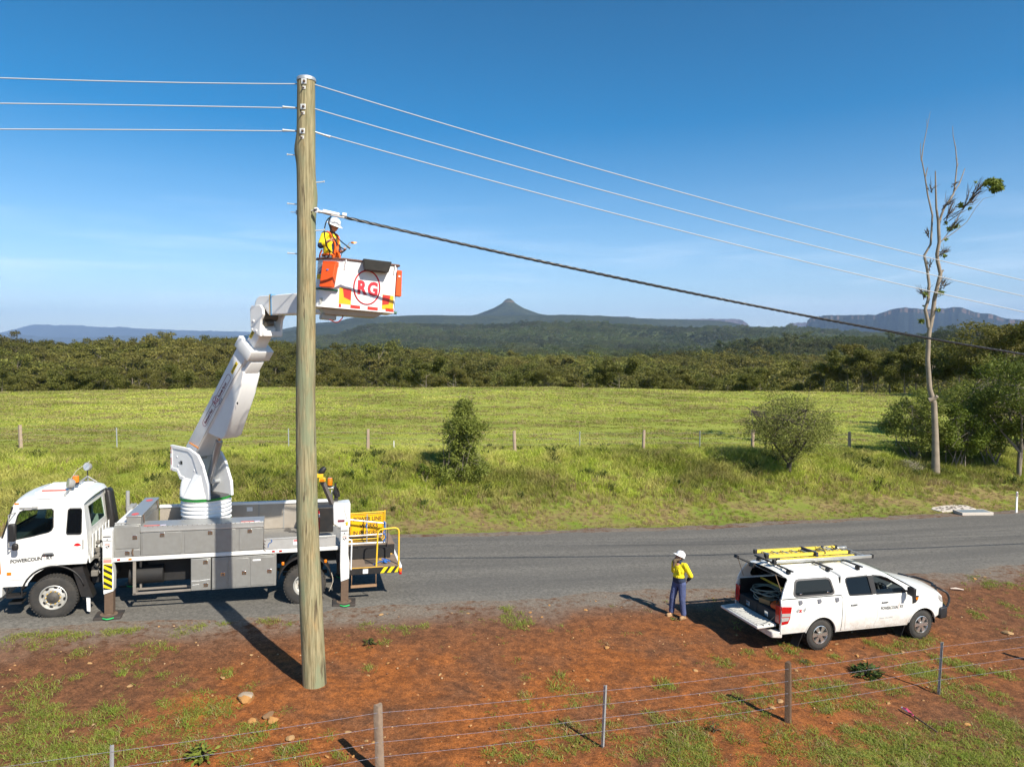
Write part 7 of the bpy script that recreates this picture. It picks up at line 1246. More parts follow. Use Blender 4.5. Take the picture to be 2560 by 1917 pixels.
b = MB(); b.box(-1.06, 0.62, -0.05, 0.80, ZB - 0.025, ZB); KB('floor_lip', WHITE2, b, bk, bevel=0.015); b = MB(); b.hexa([(-0.85, 0.12, -0.83), (0.25, 0.12, -0.80), (0.25, 0.62, -0.80), (-0.85, 0.62, -0.83)], [(-0.95, 0.06, ZB - 0.025), (0.42, 0.06, ZB - 0.025), (0.42, 0.7, ZB - 0.025), (-0.95, 0.7, ZB - 0.025)]); b.box(-0.93, -0.60, 0.2, 0.55, -0.93, -0.81); KB('under_tray', P('grey_underside', (0.45, 0.44, 0.40), 0.5, var=0.1), b, bk, bevel=0.02); b = MB(); b.tube(smooth_path([(-0.75, 0.2, -0.93), (-0.6, 0.15, -0.98), (-0.5, 0.15, -0.9), (-0.46, 0.2, -0.82)], 5), 0.012, 5); KB('red_hose', P('dark_red_hose', (0.25, 0.03, 0.03)), b, bk)
b = MB(); b.tube([(-1.07, 0.42, -0.27), (-0.995, 0.262, -0.27), (-0.64, -0.025, -0.30)], 0.022, 4); KB('green_strap', DKGREEN, b, bk); b = MB(); b.cyl((0.62, 0.0, -0.66), (0.68, 0.0, -0.665), 0.035, n=8); KB('green_end_cap', DKGREEN, b, bk)
b = MB(); b.add([(-1.03, 0.36, 0.28), (-0.80, 0.18, 0.28), (-0.80, 0.18, 0.06), (-1.04, 0.36, 0.06)], [(0, 1, 2, 3)]); KB('grey_notice', P('notice_dark', (0.16, 0.19, 0.24), 0.5, var=0.3, scale=20), b, bk, recalc=False); b = MB(); b.add([(-1.045, 0.365, 0.05), (-0.83, 0.195, 0.05), (-0.83, 0.19, -0.06), (-1.05, 0.36, -0.06)], [(0, 1, 2, 3)]); KB('yellow_notice', P('plate_yellow'), b, bk, recalc=False)
b = MB(); [b.tube([(x, 0.0, 0.40), (x, -0.03, 0.32), (x - 0.02, -0.015, 0.18)], 0.012, 5) for x in (-0.50, 0.58)]; KB('rim_hook', CLEANW, b, bk)

# ---- things on, in or under the truck
KW = lambda o: setattr(o, 'matrix_world', KM)
def pouch(label, pts_t, pts_b, z1, z0):
    b = MB(); b.hexa([(x, y, z0) for x, y in pts_b], [(x, y, z1) for x, y in pts_t]); o = b.build('tool_pouch', ORANGE, None, bevel=0.012); o.matrix_world = KM; tag(o, label, 'tool pouch'); b = MB(); m_ = [(p[0] * 1.0, p[1]) for p in pts_t]; b.hexa([(x, y - 0.004, z1 - 0.09) for x, y in m_], [(x, y - 0.008, z1 + 0.015) for x, y in m_]); b.build('flap', ORANGE, o, bevel=0.01); return o
o = pouch('orange canvas tool pouch hanging on the pole side of the basket', [(-0.98, 0.10), (-0.72, -0.07), (-0.64, 0.04), (-0.89, 0.22)], [(-1.03, 0.04), (-0.80, -0.13), (-0.71, -0.02), (-0.95, 0.17)], 0.30, -0.25); b = MB(); b.box(-0.90, -0.84, -0.015, 0.005, 0.11, 0.14, Matrix.Translation((0, 0.005, 0))); b.build('blue_tab', BLUER, o)
o = pouch('orange canvas tool pouch hanging on the right end of the basket', [(0.63, -0.04), (0.74, -0.02), (0.74, 0.16), (0.65, 0.14)], [(0.62, -0.05), (0.76, -0.02), (0.76, 0.16), (0.63, 0.14)], 0.27, -0.29); b = MB(); b.box(0.66, 0.70, -0.052, -0.045, 0.13, 0.17); b.build('white_mark', CLEANW, o)
b = MB(); t0 = [(-0.17, -0.26), (0.45, -0.26), (0.47, 0.04), (-0.15, 0.04)]; b0 = [(-0.12, -0.22), (0.40, -0.22), (0.42, 0.0), (-0.10, 0.0)]; i0 = [(-0.14, -0.235), (0.42, -0.235), (0.44, 0.015), (-0.12, 0.015)]
V = [(x, y, 0.19) for x, y in b0] + [(x, y, 0.42) for x, y in t0] + [(x, y, 0.42) for x, y in i0] + [(x * 0.98, y, 0.21) for x, y in b0]; b.add(V, [(3, 2, 1, 0)] + [(i, (i + 1) % 4, 4 + (i + 1) % 4, 4 + i) for i in range(4)] + [(4 + i, 4 + (i + 1) % 4, 8 + (i + 1) % 4, 8 + i) for i in range(4)] + [(8 + i, 8 + (i + 1) % 4, 12 + (i + 1) % 4, 12 + i) for i in range(4)] + [(12, 13, 14, 15)])
o = b.build('tool_tray', P('black_tray', (0.020, 0.021, 0.020), 0.6, dust=0.15), None, bevel=0.012); o.matrix_world = KM; tag(o, 'black plastic tool tray hooked over the basket rim', 'tool tray')
def on_truck(name, label, cat, loc, rz=0, group=None): return empty(name, label=label, cat=cat, group=group, mat=TM @ Matrix.Translation(loc) @ Matrix.Rotation(rz, 4, 'Z'))
for (x, y), lab in (((1.235, -0.05), 'black outrigger pad with green rope handle under the front leg'), ((6.955, -0.05), 'black outrigger pad with green rope handle under the rear leg'), ((1.235, 2.42), 'black outrigger pad under the far front leg behind the cab'), ((6.955, 2.42), 'black outrigger pad under the far rear leg beyond the platform')):
    w = TM @ Vector((x, y, 0)); g_ = gz(w.x, w.y); a_ = TH + (0.03 if x < 2 else -0.08); r_ = empty('outrigger_pad', label=lab, cat='pad', group='outrigger pads', mat=frame((w.x, w.y, g_ + 0.025), a_, -0.048)); b = MB(); b.prism([(-0.30, -0.26), (0.30, -0.26), (0.31, -0.22), (0.31, 0.26), (-0.29, 0.26), (-0.31, 0.22)], -0.02, 0.05, axes='xy'); b.build('slab', P('pad_black', (0.035, 0.032, 0.030), 0.7, dust=0.5, dustcol=(0.14, 0.09, 0.06)), r_, bevel=0.012)
    b = MB(); b.tube([(-0.09 + 0.24 * k, -0.26 - 0.075 * math.sin(math.pi * k), 0.035) for k in np.linspace(0, 1, 12)], 0.014, 6); b.build('rope_handle', GREENR, r_, smooth=60); b = MB(); b.lathe([(0, 0.053), (0.2, 0.052)], None, 20); b.build('wear_mark', P('pad_wear', (0.16, 0.11, 0.075), 0.9), r_, recalc=False)
fe = on_truck('fire_extinguisher', 'red fire extinguisher with white band standing in the truck tray', 'fire extinguisher', (6.22, 1.35, 1.445)); b = MB(); b.lathe([(0.0, 0.0), (0.10, 0.0), (0.105, 0.03), (0.105, 0.60), (0.09, 0.67), (0.04, 0.71), (0.03, 0.74)], None, 22); b.build('cylinder', RED, fe, smooth=40); b = MB(); b.lathe([(0.107, 0.50), (0.107, 0.60)], None, 22); b.build('white_band', CLEANW, fe, smooth=40); b = MB(); b.box(-0.035, 0.035, -0.03, 0.06, 0.74, 0.79); b.tube([(0, -0.03, 0.77), (0.05, -0.12, 0.73), (0.07, -0.13, 0.4)], 0.014, 6); b.build('valve', BLACK, fe); b = MB(); b.box(0.01, 0.06, -0.09, -0.04, 0.64, 0.75); b.build('yellow_tag', YELLOW, fe)
for i, (y, z, rz, lab) in enumerate(((0.30, 1.445, 0.03, 'rough timber plank lying lowest in the truck tray'), (0.36, 1.515, -0.04, 'rough timber plank lying on the others in the truck tray'), (0.58, 1.445, 0.02, 'rough timber plank lying deepest inside the truck tray'))): r_ = on_truck('timber_plank', lab, 'plank', (4.95, y, z), rz, 'timber planks in the tray'); b = MB(); b.box(0, 1.15 if i < 2 else 1.5, -0.12, 0.12, 0, 0.065); b.build('board', PLANK, r_, bevel=0.006)
sg = on_truck('road_sign', 'yellow power line works sign standing on the truck rear platform', 'sign', (7.08, 1.42, 1.12), 0.04); b = MB(); b.box(0.11, 1.08, -0.012, 0.012, 0.17, 0.83); pn = b.build('panel', SIGNY, sg, bevel=0.004)
b = MB(); [b.tube([Vector(p_) for p_ in l], 0.007, 4) for l in ([(0.135, -0.014, 0.195), (1.055, -0.014, 0.195), (1.055, -0.014, 0.805), (0.135, -0.014, 0.805), (0.135, -0.014, 0.195)],)]; b.build('panel_border', INK, pn)
for s_, x, z in (('POWER LINE', 0.195, 0.63), ('WORKS', 0.385, 0.42), ('IN PROGRESS', 0.185, 0.22)): text('lettering', s_, 0.175, INK, pn, side_text_M(x, -0.014, z), sx=0.82 if s_ != 'WORKS' else 0.85, bold=0.0035)
b = MB(); b.tube(arc_rail([(0.03, 0.0, 0.90), (0.03, 0.0, 0.03), (1.12, 0.0, 0.03), (1.12, 0.0, 0.92)], 0.1), 0.02, 8); b.tube([(0.03, 0, 0.86), (1.12, 0, 0.88)], 0.02, 8); b.build('frame', YELLOW, sg, smooth=50); b = MB(); b.tube(arc_rail([(0.07, 0.06, 0.88), (0.07, 0.06, 0.07), (1.08, 0.06, 0.07), (1.08, 0.06, 0.88)], 0.1), 0.018, 8); b.build('folding_leg', YELLOW, sg, smooth=50)
rp = on_truck('rope', 'blue rope heaped on the truck rear platform by the hand rail', 'rope', (8.10, 0.28, 0.80)); b = MB(); rg = np.random.default_rng(8); b.tube(smooth_path([(-0.35, -0.12, 0.02)] + [(-0.1 + 0.2 * rg.random() * 1.2, -0.1 + 0.25 * rg.random(), 0.02 + 0.09 * rg.random()) for _ in range(22)] + [(0.14, 0.2, 0.02)], 5), 0.011, 5); b.build('coil', BLUER, rp, smooth=60, recalc=False, weld=0)
rp = on_truck('rope', 'blue strap tied upright on the tube fence of the truck platform', 'rope', (8.18, 1.19, 1.12)); b = MB(); rg = np.random.default_rng(9); b.tube(smooth_path([(0.02 * rg.normal(), -0.02 + 0.01 * rg.normal(), 0.05 + 0.055 * k) for k in range(12)], 4), 0.02, 5); b.tube([(-0.54, -0.02, 0.62), (-0.55, -0.03, 0.5)], 0.02, 5); b.build('strap', BLUER, rp, smooth=60, recalc=False, weld=0)
# ------------------------------------------------------------------ utility pickup (x forward, y away from the camera, z up; near rear tyre at the origin)
UM = frame((7.76, 17.32, -0.60), R(17.8), -0.043)
def muddy_paint():
    m, n, l, b = mk('white_ute_paint'); tc = n.new('ShaderNodeTexCoord'); v = tc.outputs['Object']; sx = n.new('ShaderNodeSeparateXYZ'); l.new(v, sx.inputs[0])
    n1 = noisen(n, l, v, 3.0, 8, 0.7); n2 = noisen(n, l, v, 26, 5, 0.7)
    low_ = rangen(n, l, sx.outputs['Z'], 0.95, 0.40, 0, 1); mud = mathn(n, l, 'MULTIPLY', low_, rangen(n, l, mathn(n, l, 'ADD', mathn(n, l, 'MULTIPLY', n1, 0.6), mathn(n, l, 'MULTIPLY', n2, 0.4)), 0.38, 0.66, 0.12, 0.62), True)
    col = mixn(n, l, rangen(n, l, n1, 0.35, 0.8, 0.0, 0.12), (0.74, 0.74, 0.72), (0.46, 0.38, 0.30)); col = mixn(n, l, mud, col, (0.30, 0.19, 0.12))
    l.new(col, b.inputs['Base Color']); l.new(rangen(n, l, mud, 0.0, 0.5, 0.24, 0.7), b.inputs['Roughness']); b.inputs['Coat Weight'].default_value = 0.25; return m
WHITE_TRUCK = WHITE; WHITE = muddy_paint()
ute = empty('pickup', label='white dual cab pickup with canopy, open tailgate and ladders on its roof', cat='pickup', mat=UM)
UC = 0.90
def UB(name, mats, b, parent=None, **k): return b.build(name, mats, parent or ute, **k)
def ins_body(z): return float(np.interp(z, [0.40, 0.50, 0.62, 0.80, 1.10, 1.25, 1.36, 1.75, 1.87], [0.05, 0.025, 0.008, 0.0, 0.0, 0.012, 0.045, 0.175, 0.245]))
def ins_can(z): return float(np.interp(z, [1.36, 1.50, 1.78, 1.88], [0.035, 0.055, 0.12, 0.19]))
def nose(x): return 0.10 * max(0.0, (x - 3.45) / 0.65) ** 2
def side_fn(insf, near, off=0.0): return (lambda v: Vector((v.x, (-0.03 + insf(v.z) + nose(v.x) + (v.y if True else 0) - off) if near else (1.83 - insf(v.z) - nose(v.x) + v.y + off), v.z)))
def arc_pts(cx, cz, r, a0, a1, n=14): return [(cx + r * math.cos(a), cz + r * math.sin(a)) for a in np.linspace(R(a0), R(a1), n)]
FAX, WZ, AR = 3.31, 0.39, 0.475
low = [(-1.21, 0.50), (-1.235, 0.64), (-1.24, 1.30), (-1.235, 1.36), (0.60, 1.36), (0.625, 1.40), (0.66, 1.72), (0.71, 1.80), (0.84, 1.85), (1.10, 1.865), (1.60, 1.86), (2.02, 1.81), (2.22, 1.745), (2.60, 1.56), (3.02, 1.36), (3.30, 1.325), (3.60, 1.285), (3.86, 1.215), (4.02, 1.10), (4.08, 0.95), (4.09, 0.74), (4.02, 0.62), (3.80, 0.565)] + arc_pts(FAX, WZ, AR, 20, 170) + [(2.82, 0.42), (0.52, 0.42)] + arc_pts(0, WZ, AR, 8, 166)
w_rear = [(0.885, 1.335), (0.845, 1.37), (0.80, 1.66), (0.815, 1.72), (0.88, 1.755), (1.52, 1.772), (1.555, 1.75), (1.60, 1.345), (1.585, 1.325)]
w_front = [(1.735, 1.32), (1.70, 1.35), (1.685, 1.74), (1.71, 1.77), (1.97, 1.745), (2.17, 1.685), (2.58, 1.465), (2.67, 1.39), (2.67, 1.325), (2.65, 1.31)]
zc = [((0, 0, z), (0, 0, 1)) for z in (0.5, 0.62, 0.8, 1.1, 1.25, 1.36, 1.5, 1.62, 1.75)] + [((x, 0, 0), (1, 0, 0)) for x in (3.45, 3.62, 3.78, 3.93)]
b = MB(); b.prism(low, 0.0, 0.05, [w_rear, w_front], fn=side_fn(ins_body, True), cuts=zc); b.prism(low, -0.05, 0.0, [w_rear, w_front], fn=side_fn(ins_body, False), cuts=zc)
uy0 = lambda z, x=0: -0.03 + ins_body(z) + nose(x); uy1 = lambda z, x=0: 1.83 - ins_body(z) - nose(x)
def uacross(b, line, y0f, y1f, cx=lambda x, z: 0, cz=0.0, n=14, p=0.7):
    def f(i, j):
        k = i * (len(line) - 1); a = min(int(k), len(line) - 2); t = k - a; x = line[a][0] + (line[a + 1][0] - line[a][0]) * t; z = line[a][1] + (line[a + 1][1] - line[a][1]) * t
        c = math.sin(math.pi * min(max(j, 0), 1)) ** p; return Vector((x + cx(x, z) * c, y0f(z, x) + (y1f(z, x) - y0f(z, x)) * j, z + cz * c))
    b.grid(f, len(line) - 1, n)
uacross(b, [(2.22, 1.745), (2.02, 1.81), (1.60, 1.86), (1.10, 1.865), (0.84, 1.85), (0.71, 1.80), (0.66, 1.72)], uy0, uy1, cz=0.055)
uacross(b, [(0.66, 1.72), (0.625, 1.40), (0.60, 1.36)], uy0, uy1)
body = UB('body', WHITE, b, smooth=30)
b = MB(); uacross(b, [(4.09, 0.74), (4.08, 0.95), (4.02, 1.10), (3.86, 1.215), (3.60, 1.285), (3.30, 1.325), (3.05, 1.345)], uy0, uy1, lambda x, z: 0.16 if x > 3.8 else (0.05 if x > 3.2 else 0.10), 0.075, 18, 0.8); UB('bonnet', WHITE, b, body, smooth=35)
b = MB(); uacross(b, [(3.00, 1.365), (2.23, 1.74)], lambda z, x: uy0(z) + 0.04, lambda z, x: uy1(z) - 0.04, lambda x, z: 0.13, 0.05, 14); UB('windscreen', GLASSC, b, body, smooth=40); b = MB(); uacross(b, [(3.06, 1.335), (2.98, 1.362)], lambda z, x: uy0(z), lambda z, x: uy1(z), lambda x, z: 0.13, 0.05, 14); UB('cowl', BLACK, b, body)
b = MB(); b.tube([(3.02, 0.03, 1.37), (2.62, 0.105, 1.56), (2.22, 0.175, 1.75)], 0.02, 5); b.tube([(3.02, 1.77, 1.37), (2.62, 1.695, 1.56), (2.22, 1.625, 1.75)], 0.02, 5); UB('pillar_trim', BLACK, b, body)
# inside of the cab, dark underside, bed floor
b = MB(); b.box(0.68, 3.0, 0.08, 1.72, 0.40, 0.60); b.box(2.55, 2.98, 0.08, 1.72, 0.6, 1.30); UB('cabin_floor', P('dark_cab_trim'), b, body); b = MB()
for x in (1.75, 0.85):
    for y in (0.15, 1.0): b.box(x - 0.25, x + 0.30, y, y + 0.62, 0.60, 0.92); b.box(x - 0.28, x - 0.12, y + 0.04, y + 0.58, 0.9, 1.50); b.box(x - 0.26, x - 0.16, y + 0.2, y + 0.42, 1.5, 1.66)
UB('seats', P('dark_cab_trim'), b, body, bevel=0.05); b = MB(); M = Matrix.Translation((2.38, 0.42, 1.28)) @ Matrix.Rotation(R(65), 4, 'Y'); b.tube([M @ Vector((0.18 * math.cos(a), 0.18 * math.sin(a), 0)) for a in np.linspace(0, 6.283, 20)], 0.017, 6); b.tube([M @ Vector((-0.17, 0, 0)), M @ Vector((0.17, 0, 0))], 0.02, 5); b.tube([M @ Vector((0, 0, 0)), M @ Vector((0, 0, 0.3))], 0.03, 5); UB('steering_wheel', P('wheel_grey', (0.10, 0.10, 0.10), 0.5), b, body)
b = MB(); b.box(-1.1, 3.9, 0.25, 1.55, 0.36, 0.46); [b.box(-1.15, 3.95, y, y + 0.1, 0.42, 0.58) for y in (0.45, 1.25)]; b.cyl((0, 0.2, WZ), (0, 1.6, WZ), 0.06); b.cyl((FAX, 0.2, WZ), (FAX, 1.6, WZ), 0.05); b.box(-0.85, 0.62, 0.05, 1.75, 0.60, 0.66); b.box(2.85, 3.78, 0.25, 1.55, 0.46, 1.0); UB('chassis', CHASSIS, b)
b = MB()
for cx in (0, FAX):
    pts = arc_pts(cx, WZ, AR + 0.012, 0, 180, 18); b.grid(lambda i, j: Vector((pts[int(round(i * 17))][0], 0.012 + 0.33 * j, pts[int(round(i * 17))][1])), 17, 1); b.grid(lambda i, j: Vector((pts[int(round(i * 17))][0], 1.46 + 0.33 * j, pts[int(round(i * 17))][1])), 17, 1)
UB('wheel_well', P('well_black', (0.012, 0.012, 0.012), 0.9), b, body, solid=0.008)
b = MB()
for cx in (0, FAX): pts = arc_pts(cx, WZ, AR + 0.0, 4 if cx == 0 else 18, 168, 20); b.tube([(x, -0.03 + ins_body(z) + nose(x) - 0.006, z) for x, z in pts], 0.016, 5)
UB('arch_lip', WHITE, b, body, smooth=60)
for cx in (0, FAX):
    wheel(ute, cx, WZ, 0.0, 0.395, 0.265, 0.232, -1, 46, 'alloy'); wheel(ute, cx, WZ, 1.80, 0.395, 0.265, 0.232, 1, 46, 'alloy')
    for y in (0.02, 1.55): b = MB(); b.hexa([(cx - 0.66, y, 0.13), (cx - 0.65, y, 0.13), (cx - 0.65, y + 0.27, 0.13), (cx - 0.66, y + 0.27, 0.13)], [(cx - 0.50, y, 0.52), (cx - 0.48, y, 0.52), (cx - 0.48, y + 0.27, 0.52), (cx - 0.50, y + 0.27, 0.52)]); UB('mud_flap', BLACK, b)
# doors as panels standing a few millimetres proud, with handles
def proud(poly, holes=(), off=0.006, insf=ins_body): b = MB(); b.prism(poly, 0.0, 0.010, holes, fn=side_fn(insf, True, off), cuts=zc[:9]); return b
d_rear = [(0.76, 0.47), (0.735, 0.62), (0.725, 1.25), (0.75, 1.36), (0.735, 1.70), (0.78, 1.79), (0.92, 1.825), (1.60, 1.825), (1.625, 1.80), (1.655, 1.36), (1.735, 0.95), (1.755, 0.75), (1.66, 0.47)]
d_front = [(1.675, 0.47), (1.77, 0.75), (1.75, 0.95), (1.67, 1.36), (1.64, 1.80), (1.66, 1.822), (2.02, 1.782), (2.22, 1.715), (2.74, 1.425), (2.76, 1.25), (2.80, 0.95), (2.76, 0.62), (2.66, 0.47)]
for nm, dp, wp, hx, gm in (('rear_door', d_rear, w_rear, 0.98, GLASSD), ('front_door', d_front, w_front, 1.98, None)):
    dd = UB(nm, WHITE, proud(dp, [wp]), smooth=25); bb = MB(); cen = Vector((sum(p[0] for p in wp) / len(wp), sum(p[1] for p in wp) / len(wp))); big = [(p[0] + (p[0] - cen.x) * 0.03, p[1] + (p[1] - cen.y) * 0.05) for p in wp]; sm = [(p[0] - (p[0] - cen.x) * 0.055, p[1] - (p[1] - cen.y) * 0.08) for p in wp]
    bb.prism(big, 0.0, 0.014, [sm], fn=side_fn(ins_body, True, 0.010), cuts=zc[:9]); UB('window_trim', BLACK, bb, dd)
    bb = MB(); wp2 = wp if gm else [(1.735, 1.32), (1.70, 1.35), (1.69, 1.42), (2.62, 1.42), (2.67, 1.39), (2.67, 1.325)]; bb.prism(wp2, 0.012, 0.017, fn=side_fn(ins_body, True, 0.0), cuts=zc[:9]); UB('window', gm or GLASSD, bb, dd)
    bb = MB(); hy = -0.03; bb.box(hx - 0.10, hx + 0.10, hy - 0.035, hy - 0.008, 1.085, 1.12); h_ = UB('door_handle', P('handle_grey', (0.12, 0.12, 0.125), 0.35, metal=0.3), bb, dd, bevel=0.014)
    bb = MB(); bb.prism(w_rear if gm else w_front, -0.02, -0.015, fn=side_fn(ins_body, False), cuts=zc[:9]); UB('far_window', GLASSD, bb, dd)
    if not gm: front_door = dd
b = MB(); b.prism([(1.605, 1.325), (1.685, 1.325), (1.685, 1.77), (1.565, 1.77)], 0.0, 0.006, fn=side_fn(ins_body, True, 0.012), cuts=zc[:9]); UB('pillar_cover', BLACK, b, body)
def on_side(x, z, rot=0.0, off=0.0): y = -0.03 + ins_body(z) + nose(x) - 0.0085 - off; return side_text_M(x, y, z, rot)
text('lettering', 'POWERCOUN', 0.112, INK, front_door, on_side(1.86, 0.905), sx=0.78, bold=0.0018); text('lettering', 'RY', 0.112, INK, front_door, on_side(2.50, 0.915), sx=0.82, bold=0.0018)
b = MB(); b.box(2.455, 2.461, -0.043, -0.038, 0.88, 1.07); b.box(2.415, 2.50, -0.043, -0.038, 1.0, 1.006); UB('cross_emblem', PALER, b, front_door); text('lettering', 'Phone: 44224000', 0.075, P('pale_grey_ink', (0.42, 0.42, 0.41)), front_door, on_side(1.83, 0.665), sx=0.85); b = MB(); b.box(1.9, 2.52, -0.0415, -0.038, 0.845, 0.851); UB('fine_print', P('pale_grey_ink'), b, front_door)
text('lettering', '4', 0.15, P('decal_grey', (0.30, 0.31, 0.31)), body, on_side(-0.83, 1.02, 0, 0.001), shear=0.4, sx=1.1, bold=0.003); text('lettering', 'x', 0.14, RED, body, on_side(-0.72, 1.03, 0, 0.001), shear=0.2, sx=1.1, bold=0.005); text('lettering', '4', 0.15, P('decal_grey'), body, on_side(-0.62, 1.03, 0, 0.001), shear=0.4, sx=1.1, bold=0.003)
b = MB(); b.prism([(2.90, 1.19), (3.13, 1.20), (3.10, 1.10), (3.03, 1.02), (2.92, 0.995)], -0.004, 0.004, fn=side_fn(ins_body, True, 0.004)); fv = UB('fender_vent', BLACK, b, body); b = MB(); b.prism([(3.02, 1.155), (3.115, 1.16), (3.09, 1.10), (3.03, 1.09)], -0.010, -0.004, fn=side_fn(ins_body, True, 0.004)); UB('side_repeater', AMBER, b, fv)
b = MB(); b.prism([(3.86, 1.17), (4.03, 1.06), (4.075, 0.93), (3.95, 0.98), (3.86, 1.07)], -0.012, 0.02, fn=side_fn(ins_body, True, 0.0)); UB('headlamp', CLEARLENS, b, body, bevel=0.01); b = MB(); b.box(4.09, 4.25, 0.45, 1.35, 0.72, 1.05); UB('grille', BLACK, b, body, bevel=0.03)
b = MB(); b.tube([(2.60, 0.02, 1.36), (2.66, -0.12, 1.37)], 0.03, 6); mr = UB('mirror_arm', BLACK, b, body); b = MB(); M = Matrix.Translation((2.70, -0.20, 1.39)); b.lathe([(0, -0.10), (0.07, -0.085), (0.115, -0.02), (0.125, 0.05), (0.12, 0.06)], M @ Matrix.Diagonal((0.62, 0.95, 1.0, 1)) @ Matrix.Rotation(R(-90), 4, 'Y'), 18); b.box(2.63, 2.72, -0.31, -0.10, 1.29, 1.49); UB('mirror', BLACK, b, mr, bevel=0.03)
for x in (-0.68, -0.10, 0.45): b = MB(); b.prism([(x - 0.055, 1.31), (x + 0.055, 1.315), (x + 0.065, 1.255), (x + 0.03, 1.215), (x - 0.03, 1.21), (x - 0.05, 1.23)], -0.025, 0.005, fn=side_fn(ins_body, True, 0.0)); UB('canopy_clamp', P('clamp_grey', (0.13, 0.13, 0.15), 0.5), b, bevel=0.008)
b = MB(); b.tube([(0.632, -0.03 + ins_body(z) - 0.004, z) for z in (0.45, 0.6, 0.9, 1.15, 1.30)] + [(0.60, 0.01, 1.355)], 0.007, 4); b.tube([(x, 0.006, 1.365) for x in (-1.2, -0.6, 0, 0.6)], 0.012, 4); UB('body_gap', P('gap_dark', (0.03, 0.03, 0.032), 0.8), b, body)
# tail lamps, bumper, tailgate
for near in (True, False):
    f_ = side_fn(ins_body, near, 0.006); s0, s1 = (-0.004, 0.03) if near else (-0.03, 0.004); b = MB(); b.prism([(-1.245, 1.20), (-0.93, 1.175), (-0.97, 0.90), (-1.03, 0.76), (-1.225, 0.74)], s0, s1, fn=f_); b.box(-1.262, -1.235, 0.0 if near else 1.63, 0.17 if near else 1.80, 0.76, 1.20); tl = UB('tail_lamp', REDLENS, b, bevel=0.012); b = MB(); s2, s3 = (-0.009, 0.0) if near else (0.0, 0.009); b.prism([(-1.235, 1.03), (-0.965, 1.02), (-0.985, 0.945), (-1.235, 0.95)], s2, s3, fn=f_); b.prism([(-1.235, 0.925), (-1.0, 0.925), (-1.04, 0.84), (-1.235, 0.83)], s2, s3, fn=f_); UB('clear_lens', CLEARLENS, b, tl)
b = MB(); b.prism([(-1.40, 0.06), (-1.42, 0.14), (-1.42, 1.66), (-1.40, 1.74), (-1.20, 1.80), (-1.15, 1.80), (-1.15, 0.0), (-1.20, 0.0)], 0.40, 0.56, axes='xy'); UB('rear_bumper', WHITE, b, bevel=0.025); b = MB(); b.box(-1.41, -1.2, 0.2, 1.6, 0.56, 0.575); UB('bumper_step', BLACK, b); b = MB(); b.box(-1.30, -1.18, 0.8, 1.0, 0.30, 0.42); UB('tow_bar', CHASSIS, b)
TGM = Matrix.Translation((-1.24, 0, 0.70)) @ Matrix.Rotation(R(-3), 4, 'Y'); b = MB(); b.box(-0.56, 0.0, 0.13, 1.67, -0.05, 0.02, TGM); tg = UB('tailgate', WHITE, b, bevel=0.02); b = MB(); b.box(-0.52, -0.02, 0.17, 1.63, 0.02, 0.032, TGM); [b.box(-0.50, -0.04, y, y + 0.05, 0.032, 0.042, TGM) for y in np.arange(0.22, 1.6, 0.11)]; ln = UB('tailgate_liner', P('scuffed_liner', (0.52, 0.52, 0.50), 0.5, var=0.1, dust=0.5, dustcol=(0.36, 0.28, 0.21)), b, tg, bevel=0.006); b = MB(); [b.box(x, x + 0.045, 0.131, 0.16, 0.012, 0.028, TGM) for x in (-0.40, -0.22)]; UB('latch_slot', INK, b, tg)
b = MB(); b.tube([(-1.24, 0.14, 0.95), (-1.45, 0.13, 0.80), (-1.68, 0.16, 0.73)], 0.006, 4); b.tube([(-1.24, 1.66, 0.95), (-1.45, 1.67, 0.80), (-1.68, 1.64, 0.73)], 0.006, 4); UB('tailgate_cable', CHASSIS, b)
# bed lining and drawers
b = MB(); b.box(-1.18, 0.6, 0.06, 0.10, 0.66, 1.36); b.box(-1.18, 0.6, 1.70, 1.74, 0.66, 1.36); b.box(0.56, 0.60, 0.06, 1.74, 0.66, 1.80); UB('bed_liner', BLACK, b); b = MB(); b.box(-1.22, 0.5, 0.14, 1.66, 0.665, 0.99); dw = UB('drawer_unit', P('drawer_carpet', (0.028, 0.029, 0.031), 0.85), b, bevel=0.008)
for y0 in (0.16, 0.91): b = MB(); b.box(-1.235, -1.22, y0, y0 + 0.73, 0.685, 0.975); dr_ = UB('drawer_front', P('drawer_front_black', (0.022, 0.022, 0.024), 0.6), b, dw, bevel=0.004); b = MB(); b.box(-1.248, -1.235, y0 + 0.30, y0 + 0.43, 0.78, 0.90); UB('latch', CHROME, b, dr_, bevel=0.008)
# canopy
can = [(-1.225, 1.372), (-1.17, 1.53), (-1.05, 1.74), (-0.98, 1.81), (-0.86, 1.855), (0.48, 1.86), (0.565, 1.815), (0.60, 1.72), (0.61, 1.372)]
cw = [(-0.77, 1.405), (-0.845, 1.44), (-0.86, 1.50), (-0.80, 1.755), (-0.745, 1.80), (-0.66, 1.81), (0.17, 1.81), (0.255, 1.79), (0.30, 1.73), (0.37, 1.49), (0.365, 1.43), (0.30, 1.405)]
cz_ = [((0, 0, z), (0, 0, 1)) for z in (1.5, 1.65, 1.78)]
b = MB(); b.prism(can, 0.0, 0.035, [cw], fn=side_fn(ins_can, True), cuts=cz_); b.prism(can, -0.035, 0.0, [cw], fn=side_fn(ins_can, False), cuts=cz_)
cy0 = lambda z, x=0: -0.03 + ins_can(z); cy1 = lambda z, x=0: 1.83 - ins_can(z)
uacross(b, [(-0.98, 1.81), (-0.86, 1.855), (-0.4, 1.86), (0.48, 1.86), (0.565, 1.815), (0.60, 1.72)], cy0, cy1, cz=0.075); cn = UB('canopy', WHITE, b, smooth=32)
